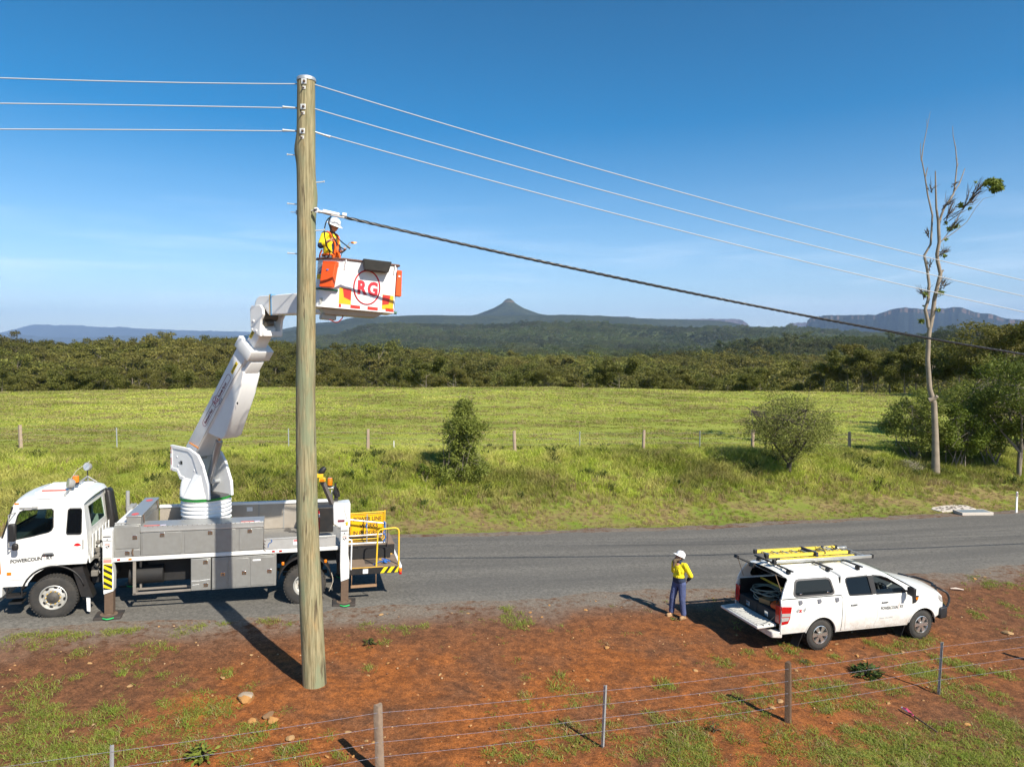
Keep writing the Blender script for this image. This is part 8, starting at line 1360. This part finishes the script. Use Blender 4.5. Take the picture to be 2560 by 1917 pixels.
b = MB(); [b.box(-0.8, 0.45, y - 0.05, y + 0.05, 1.90, 1.945) for y in (0.62, 0.9, 1.18)]; UB('roof_ribs', WHITE, b, cn, bevel=0.02)
cen = Vector((-0.25, 1.6)); sm = [(p[0] + (cen.x - p[0]) * 0.06, p[1] + (cen.y - p[1]) * 0.13) for p in cw]; bg = [(p[0] - (cen.x - p[0]) * 0.02, p[1] - (cen.y - p[1]) * 0.05) for p in cw]
b = MB(); b.prism(bg, 0.0, 0.014, [sm], fn=side_fn(ins_can, True, 0.012), cuts=cz_); UB('window_frame', P('frame_grey', (0.09, 0.085, 0.085), 0.45), b, cn); b = MB(); b.prism(cw, 0.006, 0.011, fn=side_fn(ins_can, True, 0.004), cuts=cz_); wn_ = UB('window', glass('blue_tint_glass', (0.02, 0.03, 0.045), 0.05), b, cn); b = MB(); b.prism(cw, -0.011, -0.006, fn=side_fn(ins_can, False), cuts=cz_); UB('window', GLASSD, b, cn)
for x, z in ((-0.66, 1.475), (0.17, 1.475)): b = MB(); b.box(x - 0.03, x + 0.04, 0.0, 0.018, z - 0.02, z + 0.012); UB('window_catch', CHROME, b, wn_, bevel=0.006)
HM = Matrix.Translation((-1.0, 0, 1.835)) @ Matrix.Rotation(R(19), 4, 'Y'); b = MB(); b.box(-0.48, 0.0, 0.16, 1.64, -0.012, 0.012, HM); ht = UB('rear_hatch', GLASSD, b); b = MB(); [b.tube([HM @ Vector(p) for p in l], 0.014, 5) for l in ([(-0.48, 0.16, 0), (0, 0.16, 0)], [(-0.48, 1.64, 0), (0, 1.64, 0)], [(-0.48, 0.16, 0), (-0.48, 1.64, 0)], [(0, 0.16, 0), (0, 1.64, 0)])]; b.box(-0.53, -0.46, 1.50, 1.62, -0.02, 0.06, HM); b.box(-0.53, -0.46, 0.8, 0.95, -0.06, 0.04, HM); UB('hatch_frame', BLACK, b, ht); b = MB(); b.tube([HM @ Vector((-0.36, 0.14, 0)), (-1.12, 0.12, 1.45)], 0.009, 5); b.tube([HM @ Vector((-0.36, 1.66, 0)), (-1.12, 1.68, 1.45)], 0.009, 5); UB('gas_strut', P('strut_tan', (0.35, 0.26, 0.18), 0.4, metal=0.3), b, ht)
# roof bars
for i, x in enumerate((-0.80, 0.42, 1.38)):
    z = 1.985 if i < 2 else 1.99; b = MB(); b.box(x - 0.03, x + 0.03, 0.17, 1.66, z - 0.015, z + 0.02); ob = UB('roof_bar', P('bar_black', (0.02, 0.017, 0.017), 0.5), b, bevel=0.008); b = MB(); [b.box(x - 0.05, x + 0.05, y - 0.04, y + 0.04, 1.87, z - 0.015) for y in (0.33, 1.50)]; UB('bar_foot', BLACK, b, ob, bevel=0.01)
# black bull bar
b = MB(); b.prism([(3.93, -0.03), (4.22, 0.02), (4.40, 0.30), (4.46, 0.9), (4.40, 1.50), (4.22, 1.78), (3.93, 1.83), (3.90, 1.6), (4.14, 1.4), (4.14, 0.4), (3.90, 0.2)], 0.50, 0.80, axes='xy'); bb_ = UB('bull_bar', P('bar_powder_black', (0.016, 0.017, 0.02), 0.45), b, bevel=0.03)
b = MB(); b.tube(smooth_path([(4.25, 0.06, 0.78), (4.33, 0.08, 0.98), (4.28, 0.12, 1.14), (4.16, 0.22, 1.22), (4.18, 0.5, 1.235)], 5), 0.03, 8); b.tube(smooth_path([(4.25, 1.74, 0.78), (4.33, 1.72, 0.98), (4.28, 1.68, 1.14), (4.16, 1.58, 1.22), (4.18, 1.3, 1.235)], 5), 0.03, 8); b.tube(smooth_path([(4.18, 0.5, 1.235), (4.32, 0.62, 1.24), (4.36, 0.9, 1.24), (4.32, 1.18, 1.24), (4.18, 1.3, 1.235)], 5), 0.032, 8); b.tube([(4.40, 0.45, 0.78), (4.30, 0.52, 1.24)], 0.03, 7); b.tube([(4.40, 1.35, 0.78), (4.30, 1.28, 1.24)], 0.03, 7); UB('hoop', P('bar_powder_black'), b, bb_, smooth=50)
# ---- what the pickup carries
def on_ute(name, label, cat, loc, rz=0, group=None): return empty(name, label=label, cat=cat, group=group, mat=UM @ Matrix.Translation(loc) @ Matrix.Rotation(rz, 4, 'Z'))
LADY = P('ladder_yellow', (0.80, 0.62, 0.085), 0.45, var=0.06, dust=0.12)
ld = on_ute('ladder', 'yellow fibreglass extension ladder lying flat on the pickup roof bars', 'ladder', (0, 0, 2.01))
for nm, x0, x1, ya, yb, z0, z1 in (('base_section', -0.66, 1.85, 0.92, 1.40, 0.0, 0.085), ('fly_section', -0.93, 1.72, 1.02, 1.50, 0.09, 0.175)):
    b = MB()
    for y in (ya, yb): b.box(x0, x1, y - 0.03, y - 0.022, z0, z1); b.box(x0, x1, y - 0.03, y + 0.02, z0, z0 + 0.008); b.box(x0, x1, y - 0.03, y + 0.02, z1 - 0.008, z1)
    o = b.build(nm, LADY, ld); b = MB(); [b.cyl((x, ya, (z0 + z1) / 2), (x, yb, (z0 + z1) / 2), 0.016, n=6) for x in np.arange(x0 + 0.2, x1 - 0.05, 0.3)]; b.build('rungs', ALUL, o, smooth=50); b = MB(); [b.box(x - 0.04, x + 0.05, y - 0.035, y + 0.03, z0 - 0.01, z1 + 0.01) for x in (x0, x1) for y in (ya, yb)]; b.build('end_caps', BLACK, o, bevel=0.008)
b = MB(); b.box(0.55, 0.62, 0.9, 1.55, -0.02, 0.19); b.tube(smooth_path([(0.9, 0.95, 0.15), (1.0, 1.2, 0.24), (1.2, 1.4, 0.2), (1.35, 1.1, 0.19), (1.5, 1.4, 0.18)], 6), 0.016, 5); b.build('tie_strap', P('strap_navy', (0.03, 0.03, 0.05), 0.7), ld); b = MB(); rg = np.random.default_rng(11); b.tube(smooth_path([(0.95 + 0.4 * rg.random(), 1.05 + 0.4 * rg.random(), 0.18 + 0.06 * rg.random()) for _ in range(18)], 4), 0.008, 4); b.build('haul_rope', P('grey_rope', (0.35, 0.35, 0.30), 0.9), ld, recalc=False, weld=0)
l2 = on_ute('ladder', 'narrow bare aluminium ladder lying beside the yellow ladder on the pickup roof', 'ladder', (0, 0, 2.01)); b = MB(); b.box(-0.80, 2.34, 0.80, 0.86, 0.0, 0.075); b.box(-0.80, 2.15, 1.52, 1.57, 0.05, 0.125); b.build('rails', ALUL, l2, bevel=0.008); b = MB(); [b.tube([(x, 0.83, 0.05), (x - 0.1, 1.54, 0.09)], 0.014, 5) for x in (1.75, 1.95, 2.15)]; b.build('rungs', ALUL, l2); b = MB(); b.box(2.32, 2.38, 0.785, 0.875, -0.015, 0.09); b.box(-0.88, -0.79, 0.785, 0.875, -0.02, 0.10); b.build('end_caps', BLACK, l2, bevel=0.01)
ro = on_ute('rope', 'pale coiled rope heaped on the drawers inside the pickup canopy', 'rope', (-0.85, 1.05, 0.995)); b = MB(); rg = np.random.default_rng(12); b.tube(smooth_path([(0.30 * math.cos(k * 1.1) * (0.7 + 0.5 * rg.random()), 0.42 * math.sin(k * 1.1) * (0.7 + 0.5 * rg.random()), 0.02 + 0.010 * k * (0.6 + 0.8 * rg.random())) for k in range(34)], 5), 0.014, 5); b.build('coil', P('pale_green_rope', (0.22, 0.27, 0.24), 0.8), ro, recalc=False, weld=0)
bx = on_ute('tool_bag', 'orange tool bag on the drawers at the near side of the canopy', 'tool bag', (-0.98, 0.36, 0.995)); b = MB(); b.prism([(-0.18, 0), (0.18, 0), (0.20, 0.08), (0.10, 0.17), (-0.08, 0.18), (-0.2, 0.1)], -0.14, 0.14); b.build('bag', P('orange_bag', (0.65, 0.10, 0.01), 0.6), bx, bevel=0.04); b = MB(); b.tube(smooth_path([(-0.1, 0, 0.16), (-0.05, 0, 0.26), (0.08, 0, 0.25), (0.12, 0, 0.15)], 4), 0.012, 5); b.build('handle', INK, bx)
bx = on_ute('carton', 'brown cardboard carton on the drawers beside the pale rope', 'box', (-1.0, 0.80, 0.995), 0.3); b = MB(); b.box(-0.14, 0.14, -0.16, 0.16, 0, 0.12); b.build('box', P('cardboard', (0.32, 0.20, 0.09), 0.9), bx, bevel=0.006); b = MB(); b.box(-0.141, 0.141, -0.02, 0.02, 0.12, 0.1215); b.build('tape', P('parcel_tape', (0.42, 0.30, 0.16), 0.4), bx)
bx = on_ute('operating_stick', 'yellow tubular stick lying across inside the pickup canopy', 'pole', (-0.55, 0.12, 1.33)); b = MB(); b.cyl((0, 0, 0), (0.0, 1.55, 0.03), 0.03, n=10); b.build('shaft', LADY, bx, smooth=50); b = MB(); b.cyl((0, -0.01, 0), (0, 0.1, 0.0), 0.034, n=10); b.build('grip', BLACK, bx)
# ------------------------------------------------------------------ people
def capsule(b, p0, p1, r0, r1, n=14):
    p0, p1 = Vector(p0), Vector(p1); d = p1 - p0; L_ = max(d.length, 1e-5); z = d / L_; q = z.to_track_quat('Z', 'Y').to_matrix().to_4x4(); M = Matrix.Translation(p0) @ q
    pr = [(max(1e-4, r0 * math.cos(a)), r0 * math.sin(a)) for a in np.linspace(-1.55, 0, 6)] + [(max(1e-4, r1 * math.cos(a)), L_ + r1 * math.sin(a)) for a in np.linspace(0, 1.55, 6)]; b.lathe(pr, M, n)
def ball(b, c, r, n=14): b.lathe([(max(1e-4, math.cos(a)), math.sin(a)) for a in np.linspace(-1.57, 1.57, 10)], Matrix.Translation(Vector(c)) @ Matrix.Diagonal((*r, 1)) if hasattr(r, '__len__') else Matrix.Translation(Vector(c)) @ Matrix.Scale(r, 4), n)
def fuse(name, b, mats, parent, voxel=0.011, smooth=4, pick=None):
    """melt overlapping shapes into ONE continuous surface"""
    o = b.build(name, mats if isinstance(mats, (list, tuple)) else [mats], None, recalc=False, weld=0)
    q = o.modifiers.new('fuse', 'REMESH'); q.mode = 'VOXEL'; q.voxel_size = voxel; q.use_smooth_shade = True
    q = o.modifiers.new('soften', 'SMOOTH'); q.factor = 0.5; q.iterations = smooth
    dg = bpy.context.evaluated_depsgraph_get(); me = bpy.data.meshes.new_from_object(o.evaluated_get(dg)); me.name = name; old = o.data; o.modifiers.clear(); o.data = me; bpy.data.meshes.remove(old)
    me.materials.clear(); [me.materials.append(m) for m in (mats if isinstance(mats, (list, tuple)) else [mats])]
    if pick: me.polygons.foreach_set('material_index', [pick(p.center) for p in me.polygons])
    me.polygons.foreach_set('use_smooth', [True] * len(me.polygons)); o.name = name; o.parent = parent; return o
def hand(b, wrist, d, palm_n, s=1.0, curl=0.6, thumb_side=1):
    """palm and five separate bent fingers; d: along the hand, palm_n: out of the palm"""
    d = Vector(d).normalized(); nrm = Vector(palm_n); nrm = (nrm - d * nrm.dot(d)).normalized(); sd = d.cross(nrm) * thumb_side; w = Vector(wrist)
    for k in (-1.2, -0.4, 0.4, 1.2): capsule(b, w + sd * 0.012 * k * s, w + d * 0.085 * s + sd * 0.021 * k * s, 0.018 * s, 0.014 * s, 8)
    for k, L_ in ((1.45, 0.068), (0.5, 0.078), (-0.45, 0.072), (-1.4, 0.055)):
        p = w + d * 0.088 * s + sd * 0.0205 * k * s; dd = d.copy(); r = 0.0095 * s
        for j in range(3):
            a = curl * (0.75 + 0.4 * j); dd = (dd * math.cos(a) + nrm * math.sin(a)).normalized() if j else (d * math.cos(curl * 0.5) + nrm * math.sin(curl * 0.5)).normalized(); q = p + dd * L_ * s * (0.45, 0.32, 0.25)[j]; capsule(b, p, q, r, r * 0.92, 8); p = q; r *= 0.93
    p = w + d * 0.025 * s + sd * 0.028 * s; q = p + (d * 0.5 + sd * 0.75 + nrm * 0.45).normalized() * 0.042 * s; capsule(b, p, q, 0.014 * s, 0.0115 * s, 8); capsule(b, q, q + (d * 0.85 + sd * 0.05 + nrm * 0.6).normalized() * 0.038 * s, 0.0112 * s, 0.0095 * s, 8)
def head(b, c, M):
    """M maps the head's own axes (x: face, y: left, z: crown) to the body; c is the skull centre"""
    H = Matrix.Translation(Vector(c)) @ M; h = lambda *p: H @ Vector(p)
    def eb(p, r): b.lathe([(max(1e-4, math.cos(a)), math.sin(a)) for a in np.linspace(-1.57, 1.57, 12)], H @ Matrix.Translation(p) @ Matrix.Diagonal((*r, 1)), 18)
    eb((-0.012, 0, 0.03), (0.097, 0.077, 0.092)); eb((0.022, 0, -0.045), (0.068, 0.060, 0.078)); eb((0.045, 0, -0.088), (0.036, 0.036, 0.028))
    capsule(b, h(0.080, 0, 0.012), h(0.108, 0, -0.028), 0.010, 0.0155, 10); ball(b, h(0.097, 0.010, -0.032), 0.011); ball(b, h(0.097, -0.010, -0.032), 0.011)
    for s in (-1, 1): eb((0.068, s * 0.034, -0.022), (0.024, 0.024, 0.024)); capsule(b, h(0.078, s * 0.014, 0.024), h(0.070, s * 0.048, 0.024), 0.011, 0.009, 8); eb((-0.005, s * 0.080, -0.012), (0.020, 0.010, 0.032))
    capsule(b, h(0.088, -0.018, -0.062), h(0.088, 0.018, -0.062), 0.0085, 0.0085, 8); capsule(b, h(0.086, -0.015, -0.074), h(0.086, 0.015, -0.074), 0.0088, 0.0088, 8)
    return H
def hard_hat(H, parent, brim_all):
    b = MB(); T = H @ Matrix.Translation((-0.008, 0, 0.052)) @ Matrix.Rotation(R(-6 if not brim_all else 0), 4, 'Y')
    b.lathe([(0.122, -0.005), (0.121, 0.02), (0.116, 0.055), (0.10, 0.09), (0.07, 0.112), (0.035, 0.121), (0.0001, 0.123)], T @ Matrix.Diagonal((1.08, 0.95, 1, 1)), 30)
    b.tube([T @ Vector((x, 0, z)) for x, z in ((-0.115, 0.06), (-0.08, 0.105), (0, 0.126), (0.08, 0.105), (0.115, 0.06))], 0.012, 6); o = b.build('hard_hat', P('hat_white', (0.80, 0.80, 0.80), 0.3, var=0.02), parent, smooth=50, solid=0.004)
    b = MB(); N_ = 40; V = []
    for i in range(N_):
        a = 6.2832 * i / N_; f = 0.060 if brim_all else (0.012 + 0.058 * max(0, math.cos(a)) ** 1.5); f = f + (0.012 * max(0, math.cos(a)) if brim_all else 0)
        for r, z in ((0.118, 0.002), (0.120 + f, -0.012 - f * 0.28), (0.120 + f, -0.017 - f * 0.28), (0.116, -0.005)): V.append(T @ Vector((1.08 * r * math.cos(a), 0.96 * r * math.sin(a), z)))
    b.add(V, [(i * 4 + k, ((i + 1) % N_) * 4 + k, ((i + 1) % N_) * 4 + (k + 1) % 4, i * 4 + (k + 1) % 4) for i in range(N_) for k in range(4)]); b.build('brim', P('hat_white'), o, smooth=50)
    b = MB(); b.tube([T @ Vector((1.09 * 0.122 * math.cos(a), 0.96 * 0.122 * math.sin(a), 0.004)) for a in np.linspace(0, 6.283, 30)], 0.004, 4); b.build('hat_band', P('band_grey', (0.5, 0.5, 0.52)), o); return o
def sunglasses(H, parent):
    b = MB()
    for s in (-1, 1): b.lathe([(max(1e-4, math.cos(a)), math.sin(a)) for a in np.linspace(-1.57, 1.57, 8)], H @ Matrix.Translation((0.082, s * 0.033, 0.004)) @ Matrix.Rotation(s * 0.35, 4, 'Z') @ Matrix.Diagonal((0.012, 0.029, 0.020, 1)), 14); b.tube([H @ Vector(p) for p in ((0.078, s * 0.060, 0.010), (0.04, s * 0.081, 0.010), (-0.01, s * 0.083, 0.004))], 0.0045, 5)
    b.tube([H @ Vector((0.093, -0.015, 0.008)), H @ Vector((0.095, 0, 0.010)), H @ Vector((0.093, 0.015, 0.008))], 0.004, 5); return b.build('sunglasses', P('dark_lens', (0.008, 0.008, 0.01), 0.08), parent, smooth=50, recalc=False, weld=0)

def man_on_ground():
    x, y, z = hit(1697, 1541); root = empty('person', (x, y, z), R(180 + 38), 'man in white hard hat and yellow shirt standing beside the road looking up', 'person'); s = 1.02; root.scale = (s, s, s)
    f0 = {1: (0.02, 0.17), -1: (0.10, -0.17)}     # feet: his left (+y) and his right
    hip = {k: (0, 0.095 * k, 0.93) for k in f0}; knee = {k: (f0[k][0] * 0.6 + 0.035, 0.145 * k, 0.50) for k in f0}; ank = {k: (f0[k][0], f0[k][1], 0.09) for k in f0}
    sh = {k: (-0.01, 0.185 * k, 1.45) for k in f0}; el = {k: (-0.115, 0.295 * k, 1.175) for k in f0}; wr = {k: (-0.215, 0.12 * k, 0.985) for k in f0}
    HR = Matrix.Rotation(R(-27), 4, 'Z') @ Matrix.Rotation(R(-24), 4, 'Y'); hc = (0.0, 0, 1.640); b = MB(); H = head(b, hc, HR)
    capsule(b, (-0.02, 0, 1.47), (-0.015, 0, 1.58), 0.060, 0.055); capsule(b, (0, 0, 0.95), (0, 0, 1.40), 0.10, 0.11); ball(b, (0, 0, 0.98), (0.10, 0.14, 0.10)); ball(b, (0.0, 0, 1.33), (0.105, 0.155, 0.17)); capsule(b, (-0.01, -0.13, 1.45), (-0.01, 0.13, 1.45), 0.06, 0.06)
    for k in f0:
        capsule(b, sh[k], el[k], 0.050, 0.039); capsule(b, el[k], wr[k], 0.040, 0.027); capsule(b, hip[k], knee[k], 0.080, 0.052); capsule(b, knee[k], ank[k], 0.053, 0.036); capsule(b, ank[k], (f0[k][0] + 0.12, f0[k][1], 0.045), 0.035, 0.028)
        hand(b, wr[k], (-0.15, -0.55 * k, -0.75), (0.3, -0.6 * k, 0.35), 1.0, 0.45, k)
    body = fuse('body', b, SKIN, root, 0.0085, 3)
    b = MB(); ball(b, (0.0, 0, 1.31), (0.138, 0.188, 0.19)); ball(b, (0.02, 0, 1.12), (0.142, 0.172, 0.16)); capsule(b, (0.005, -0.05, 1.02), (0.005, 0.05, 1.02), 0.135, 0.135); capsule(b, (-0.01, -0.16, 1.44), (-0.01, 0.16, 1.44), 0.075, 0.075); capsule(b, (-0.02, 0, 1.46), (-0.018, 0, 1.535), 0.085, 0.072)
    for k in f0: capsule(b, sh[k], el[k], 0.074, 0.064); capsule(b, el[k], (wr[k][0] + 0.015, wr[k][1] + 0.025 * k, wr[k][2] + 0.03), 0.062, 0.045); capsule(b, (0.12, 0.08 * k, 1.30), (0.115, 0.085 * k, 1.23), 0.032, 0.032, 8)
    def col(c):
        if c.z > 1.475 and abs(c.y) < 0.085: return 1
        if abs(c.y) > 0.195 or c.x < -0.13: return 0 if c.z > 1.135 else 1
        return 0 if c.z > 1.105 else 1
    shirt = fuse('shirt', b, [HIVIS, NAVY], root, 0.012, 5, col)
    b = MB(); capsule(b, (0.0, -0.06, 0.97), (0.0, 0.06, 0.97), 0.122, 0.122); ball(b, (-0.02, 0, 0.90), (0.13, 0.165, 0.11))
    for k in f0: capsule(b, hip[k], knee[k], 0.112, 0.086); capsule(b, knee[k], (ank[k][0] - 0.005, ank[k][1], 0.13), 0.084, 0.074); capsule(b, (0.02, 0.19 * k, 0.70), (0.03, 0.195 * k, 0.60), 0.045, 0.045, 8)
    tr = fuse('trousers', b, DENIM, root, 0.012, 5)
    for k in f0: b = MB(); X, Y_ = f0[k]; capsule(b, (X, Y_, 0.15), (X, Y_, 0.08), 0.060, 0.056); capsule(b, (X - 0.03, Y_, 0.045), (X + 0.13, Y_ + 0.02 * k, 0.048), 0.046, 0.048); b.box(X - 0.075, X + 0.175, Y_ - 0.045, Y_ + 0.05, 0.0, 0.02); fuse('boot', b, BOOT, root, 0.009, 3)
    b = MB(); h = lambda *p: H @ Vector(p); capsule(b, h(0.055, 0, -0.07), h(0.085, 0, -0.15), 0.060, 0.060); capsule(b, h(0.085, 0, -0.14), h(0.060, 0.0, -0.285), 0.058, 0.026)
    for q in (-1, 1): capsule(b, h(0.0, q * 0.068, -0.03), h(0.06, q * 0.040, -0.09), 0.020, 0.032); capsule(b, h(0.088, q * 0.006, -0.050), h(0.070, q * 0.036, -0.072), 0.012, 0.012, 8)
    fuse('beard', b, BEARD, root, 0.008, 2); b = MB(); ball(b, h(-0.03, 0, 0.0), (0.085, 0.079, 0.075)); fuse('hair', b, P('brown_hair', (0.10, 0.07, 0.05), 0.9), root, 0.01, 2)
    hard_hat(H, root, False); sunglasses(H, root)
man_on_ground()

def man_in_basket():
    O_ = Vector((-4.06, 15.74, 8.06)); root = empty('person', O_, 0, 'man in white brimmed hard hat and orange harness working from the basket', 'person'); rel = lambda x, y, z: Vector((x, y, z)) - O_
    fwd = Vector((math.cos(R(-24)), math.sin(R(-24)), 0)); lft = Vector((-fwd.y, fwd.x, 0)); pel = rel(-4.06, 15.74, 8.97); chest = rel(-4.05, 15.73, 9.32); nk = rel(-4.01, 15.72, 9.55)
    shR, elR, wrR = rel(-4.13, 15.57, 9.50), rel(-4.185, 15.45, 9.25), rel(-3.965, 15.36, 9.345); shL, elL, wrL = rel(-3.97, 15.90, 9.49), rel(-3.90, 15.86, 9.19), rel(-3.775, 15.60, 9.135)
    HR = Matrix((( fwd.x, lft.x, 0), (fwd.y, lft.y, 0), (0, 0, 1))).to_4x4() @ Matrix.Rotation(R(24), 4, 'Y'); hc = rel(-3.945, 15.70, 9.715); b = MB(); H = head(b, hc, HR)
    capsule(b, nk, hc + Vector((-0.02, 0.01, -0.06)), 0.058, 0.052); capsule(b, pel, chest, 0.10, 0.11); capsule(b, chest, nk - Vector((0, 0, 0.06)), 0.12, 0.08); capsule(b, shR, shL, 0.055, 0.055)
    for a, e, w in ((shR, elR, wrR), (shL, elL, wrL)): capsule(b, a, e, 0.048, 0.038); capsule(b, e, w, 0.039, 0.027)
    for k in (-1, 1): hp = pel + lft * 0.09 * k; kn = hp + Vector((0, 0, -0.43)) + fwd * 0.03; an = hp + Vector((0, 0, -0.82)) + lft * 0.05 * k; capsule(b, hp, kn, 0.078, 0.05); capsule(b, kn, an, 0.052, 0.036); capsule(b, an, an + fwd * 0.13 - Vector((0, 0, 0.05)), 0.034, 0.028)
    hand(b, wrR, (0.75, -0.05, 0.45), (0.25, 0.6, -0.65), 1.0, 0.95, -1); hand(b, wrL, (0.80, -0.35, 0.25), (-0.2, -0.2, 0.9), 1.0, 0.95, 1)
    fuse('body', b, SKIN, root, 0.0085, 3)
    b = MB(); capsule(b, pel + Vector((0, 0, 0.06)), chest, 0.145, 0.16); capsule(b, chest, nk - Vector((0, 0, 0.09)), 0.165, 0.105); capsule(b, shR, shL, 0.078, 0.078); capsule(b, nk - Vector((0, 0, 0.05)), nk + Vector((0.01, 0, 0.01)), 0.085, 0.072)
    capsule(b, shR, elR, 0.078, 0.072); capsule(b, elR, elR.lerp(wrR, 0.45), 0.070, 0.058); capsule(b, shL, elL, 0.078, 0.068); capsule(b, elL, elL.lerp(wrL, 0.72), 0.064, 0.048)
    def col(c):
        if c.z > nk.z - 0.015: return 1
        t = (c - elR).dot((wrR - elR).normalized()); 
        if (c - elR).length < 0.095 and c.z < elR.z + 0.055 and c.y < pel.y - 0.12: return 1
        if (c - elL).dot((wrL - elL).normalized()) > -0.01 and (c - elL).length < 0.3 and (c - pel).dot(fwd) > 0.13: return 1
        return 0 if c.z > pel.z + 0.11 else 1
    fuse('shirt', b, [HIVIS, NAVY], root, 0.012, 5, col)
    b = MB(); capsule(b, pel - lft * 0.05, pel + lft * 0.05, 0.128, 0.128); [capsule(b, pel + lft * 0.09 * k, pel + lft * 0.09 * k + Vector((0, 0, -0.43)) + fwd * 0.03, 0.115, 0.09) or capsule(b, pel + lft * 0.09 * k + Vector((0, 0, -0.43)) + fwd * 0.03, pel + lft * 0.13 * k + Vector((0, 0, -0.80)), 0.088, 0.075) for k in (-1, 1)]; fuse('trousers', b, P('dark_work_trousers', (0.022, 0.030, 0.055), 0.85, var=0.25), root, 0.012, 5)
    for k in (-1, 1): b = MB(); an = pel + lft * 0.14 * k + Vector((0, 0, -0.80)); capsule(b, an, an - Vector((0, 0, 0.04)), 0.06, 0.056); capsule(b, an - Vector((0, 0, 0.06)), an - Vector((0, 0, 0.06)) + fwd * 0.15, 0.046, 0.046); fuse('boot', b, BOOT, root, 0.01, 3)
    # harness: shoulder straps, chest crossing, waist belt, leg loops
    b = MB(); HA = P('harness_orange', (0.80, 0.13, 0.01), 0.6, var=0.12)
    def strap(pts, r=0.022): b.tube(smooth_path(pts, 5), r, 5)
    c0 = chest + fwd * 0.175 + Vector((0, 0, -0.05))
    for k in (-1, 1): t0 = nk + lft * 0.115 * k + Vector((0, 0, -0.01)); strap([chest - fwd * 0.16 + Vector((0, 0, -0.05)), t0 - fwd * 0.08, t0 + Vector((0, 0, 0.02)), t0 + fwd * 0.10 - Vector((0, 0, 0.08)), c0 + lft * 0.05 * k, pel + fwd * 0.17 + lft * 0.07 * k + Vector((0, 0, 0.10)), pel + fwd * 0.13 + lft * 0.13 * k - Vector((0, 0, 0.06)), pel + lft * 0.19 * k - Vector((0, 0, 0.10)), pel - fwd * 0.12 + lft * 0.12 * k - Vector((0, 0, 0.12))])
    strap([pel + fwd * 0.155 * math.cos(a) + lft * 0.185 * math.sin(a) + Vector((0, 0, 0.10)) for a in np.linspace(0, 6.283, 16)], 0.024); strap([c0 - Vector((0, 0, 0.02)), c0 + fwd * 0.01 - Vector((0, 0, 0.16)), pel + fwd * 0.17 + Vector((0, 0, 0.02))], 0.035); strap([pel + fwd * 0.15 + Vector((0, 0, 0.16)), pel + fwd * 0.28 + lft * -0.05 + Vector((0, 0, 0.13)), pel + fwd * 0.33 - lft * 0.08 + Vector((0, 0, 0.02)), pel + fwd * 0.32 - lft * 0.08 - Vector((0, 0, 0.12))], 0.02); strap([pel - fwd * 0.14 - lft * 0.1 + Vector((0, 0, 0.22)), pel - fwd * 0.17 - lft * 0.14 + Vector((0, 0, 0.08)), pel - fwd * 0.12 - lft * 0.14 - Vector((0, 0, 0.08))], 0.02)
    b.build('harness', HA, root, smooth=60, recalc=False, weld=0); b = MB(); [capsule(b, pel - lft * 0.17 - fwd * (0.06 - 0.1 * i) + Vector((0, 0, 0.05)), pel - lft * 0.2 - fwd * (0.02 - 0.1 * i) - Vector((0, 0, 0.12)), 0.035, 0.045, 8) for i in range(3)]; fuse('tool_pouches', b, P('pouch_slate', (0.06, 0.075, 0.10), 0.8, var=0.3), root, 0.012, 3)
    b = MB(); h = lambda *p: H @ Vector(p); ball(b, h(-0.03, 0, 0.005), (0.088, 0.082, 0.085)); fuse('hair', b, P('dark_hair', (0.035, 0.026, 0.02), 0.9), root, 0.01, 2)
    hard_hat(H, root, True); sunglasses(H, root)
    # the torch he holds
    tp = Vector((-3.70, 15.545, 9.16)); t = empty('gas_torch', tp, 0, 'small gas torch with orange flame held in the basket worker left hand', 'torch'); r2 = lambda x, z, y=0: Vector((x, y, z)) - Vector((tp.x, 0, tp.z))
    b = MB(); b.cyl(r2(-3.735, 9.115), r2(-3.655, 9.175), 0.017, 0.015, 8); b.build('handle', BLACK, t, smooth=50); b = MB(); b.tube(smooth_path([r2(-3.655, 9.175), r2(-3.615, 9.235), r2(-3.60, 9.29), r2(-3.565, 9.325), r2(-3.53, 9.325)], 5), 0.007, 6); b.build('neck_tube', GREYP, t, smooth=50); b = MB(); b.lathe([(0.012, 0), (0.022, 0.01), (0.024, 0.06), (0.02, 0.065)], Matrix.Translation(r2(-3.545, 9.325)) @ Matrix.Rotation(R(95), 4, 'Y'), 14); b.build('nozzle', P('hot_brass', (0.70, 0.24, 0.04), 0.35, metal=0.4), t, smooth=50)
    b = MB(); b.tube(smooth_path([r2(-3.735, 9.115), r2(-3.775, 9.02), r2(-3.80, 8.93), r2(-3.79, 8.80)], 5), 0.008, 5); b.build('gas_hose', HOSE, t, smooth=50)
    m, n, l, bs = mk('torch_flame'); em = n.new('ShaderNodeEmission'); em.inputs[0].default_value = (1, 0.35, 0.08, 1); em.inputs[1].default_value = 2.2; tr = n.new('ShaderNodeBsdfTransparent'); mx = n.new('ShaderNodeMixShader'); mx.inputs[0].default_value = 0.55; l.new(tr.outputs[0], mx.inputs[1]); l.new(em.outputs[0], mx.inputs[2]); l.new(mx.outputs[0], n['Material Output'].inputs['Surface'])
    b = MB(); b.lathe([(0.016, 0), (0.020, 0.015), (0.013, 0.045), (0.0001, 0.075)], Matrix.Translation(r2(-3.482, 9.32)) @ Matrix.Rotation(R(85), 4, 'Y'), 12); b.build('flame', m, t, smooth=60)
man_in_basket()
b = MB(); b.box(-0.98, -0.40, 0.22, 0.72, -0.60, -0.475); KB('inner_step', GREYP, b, bk)
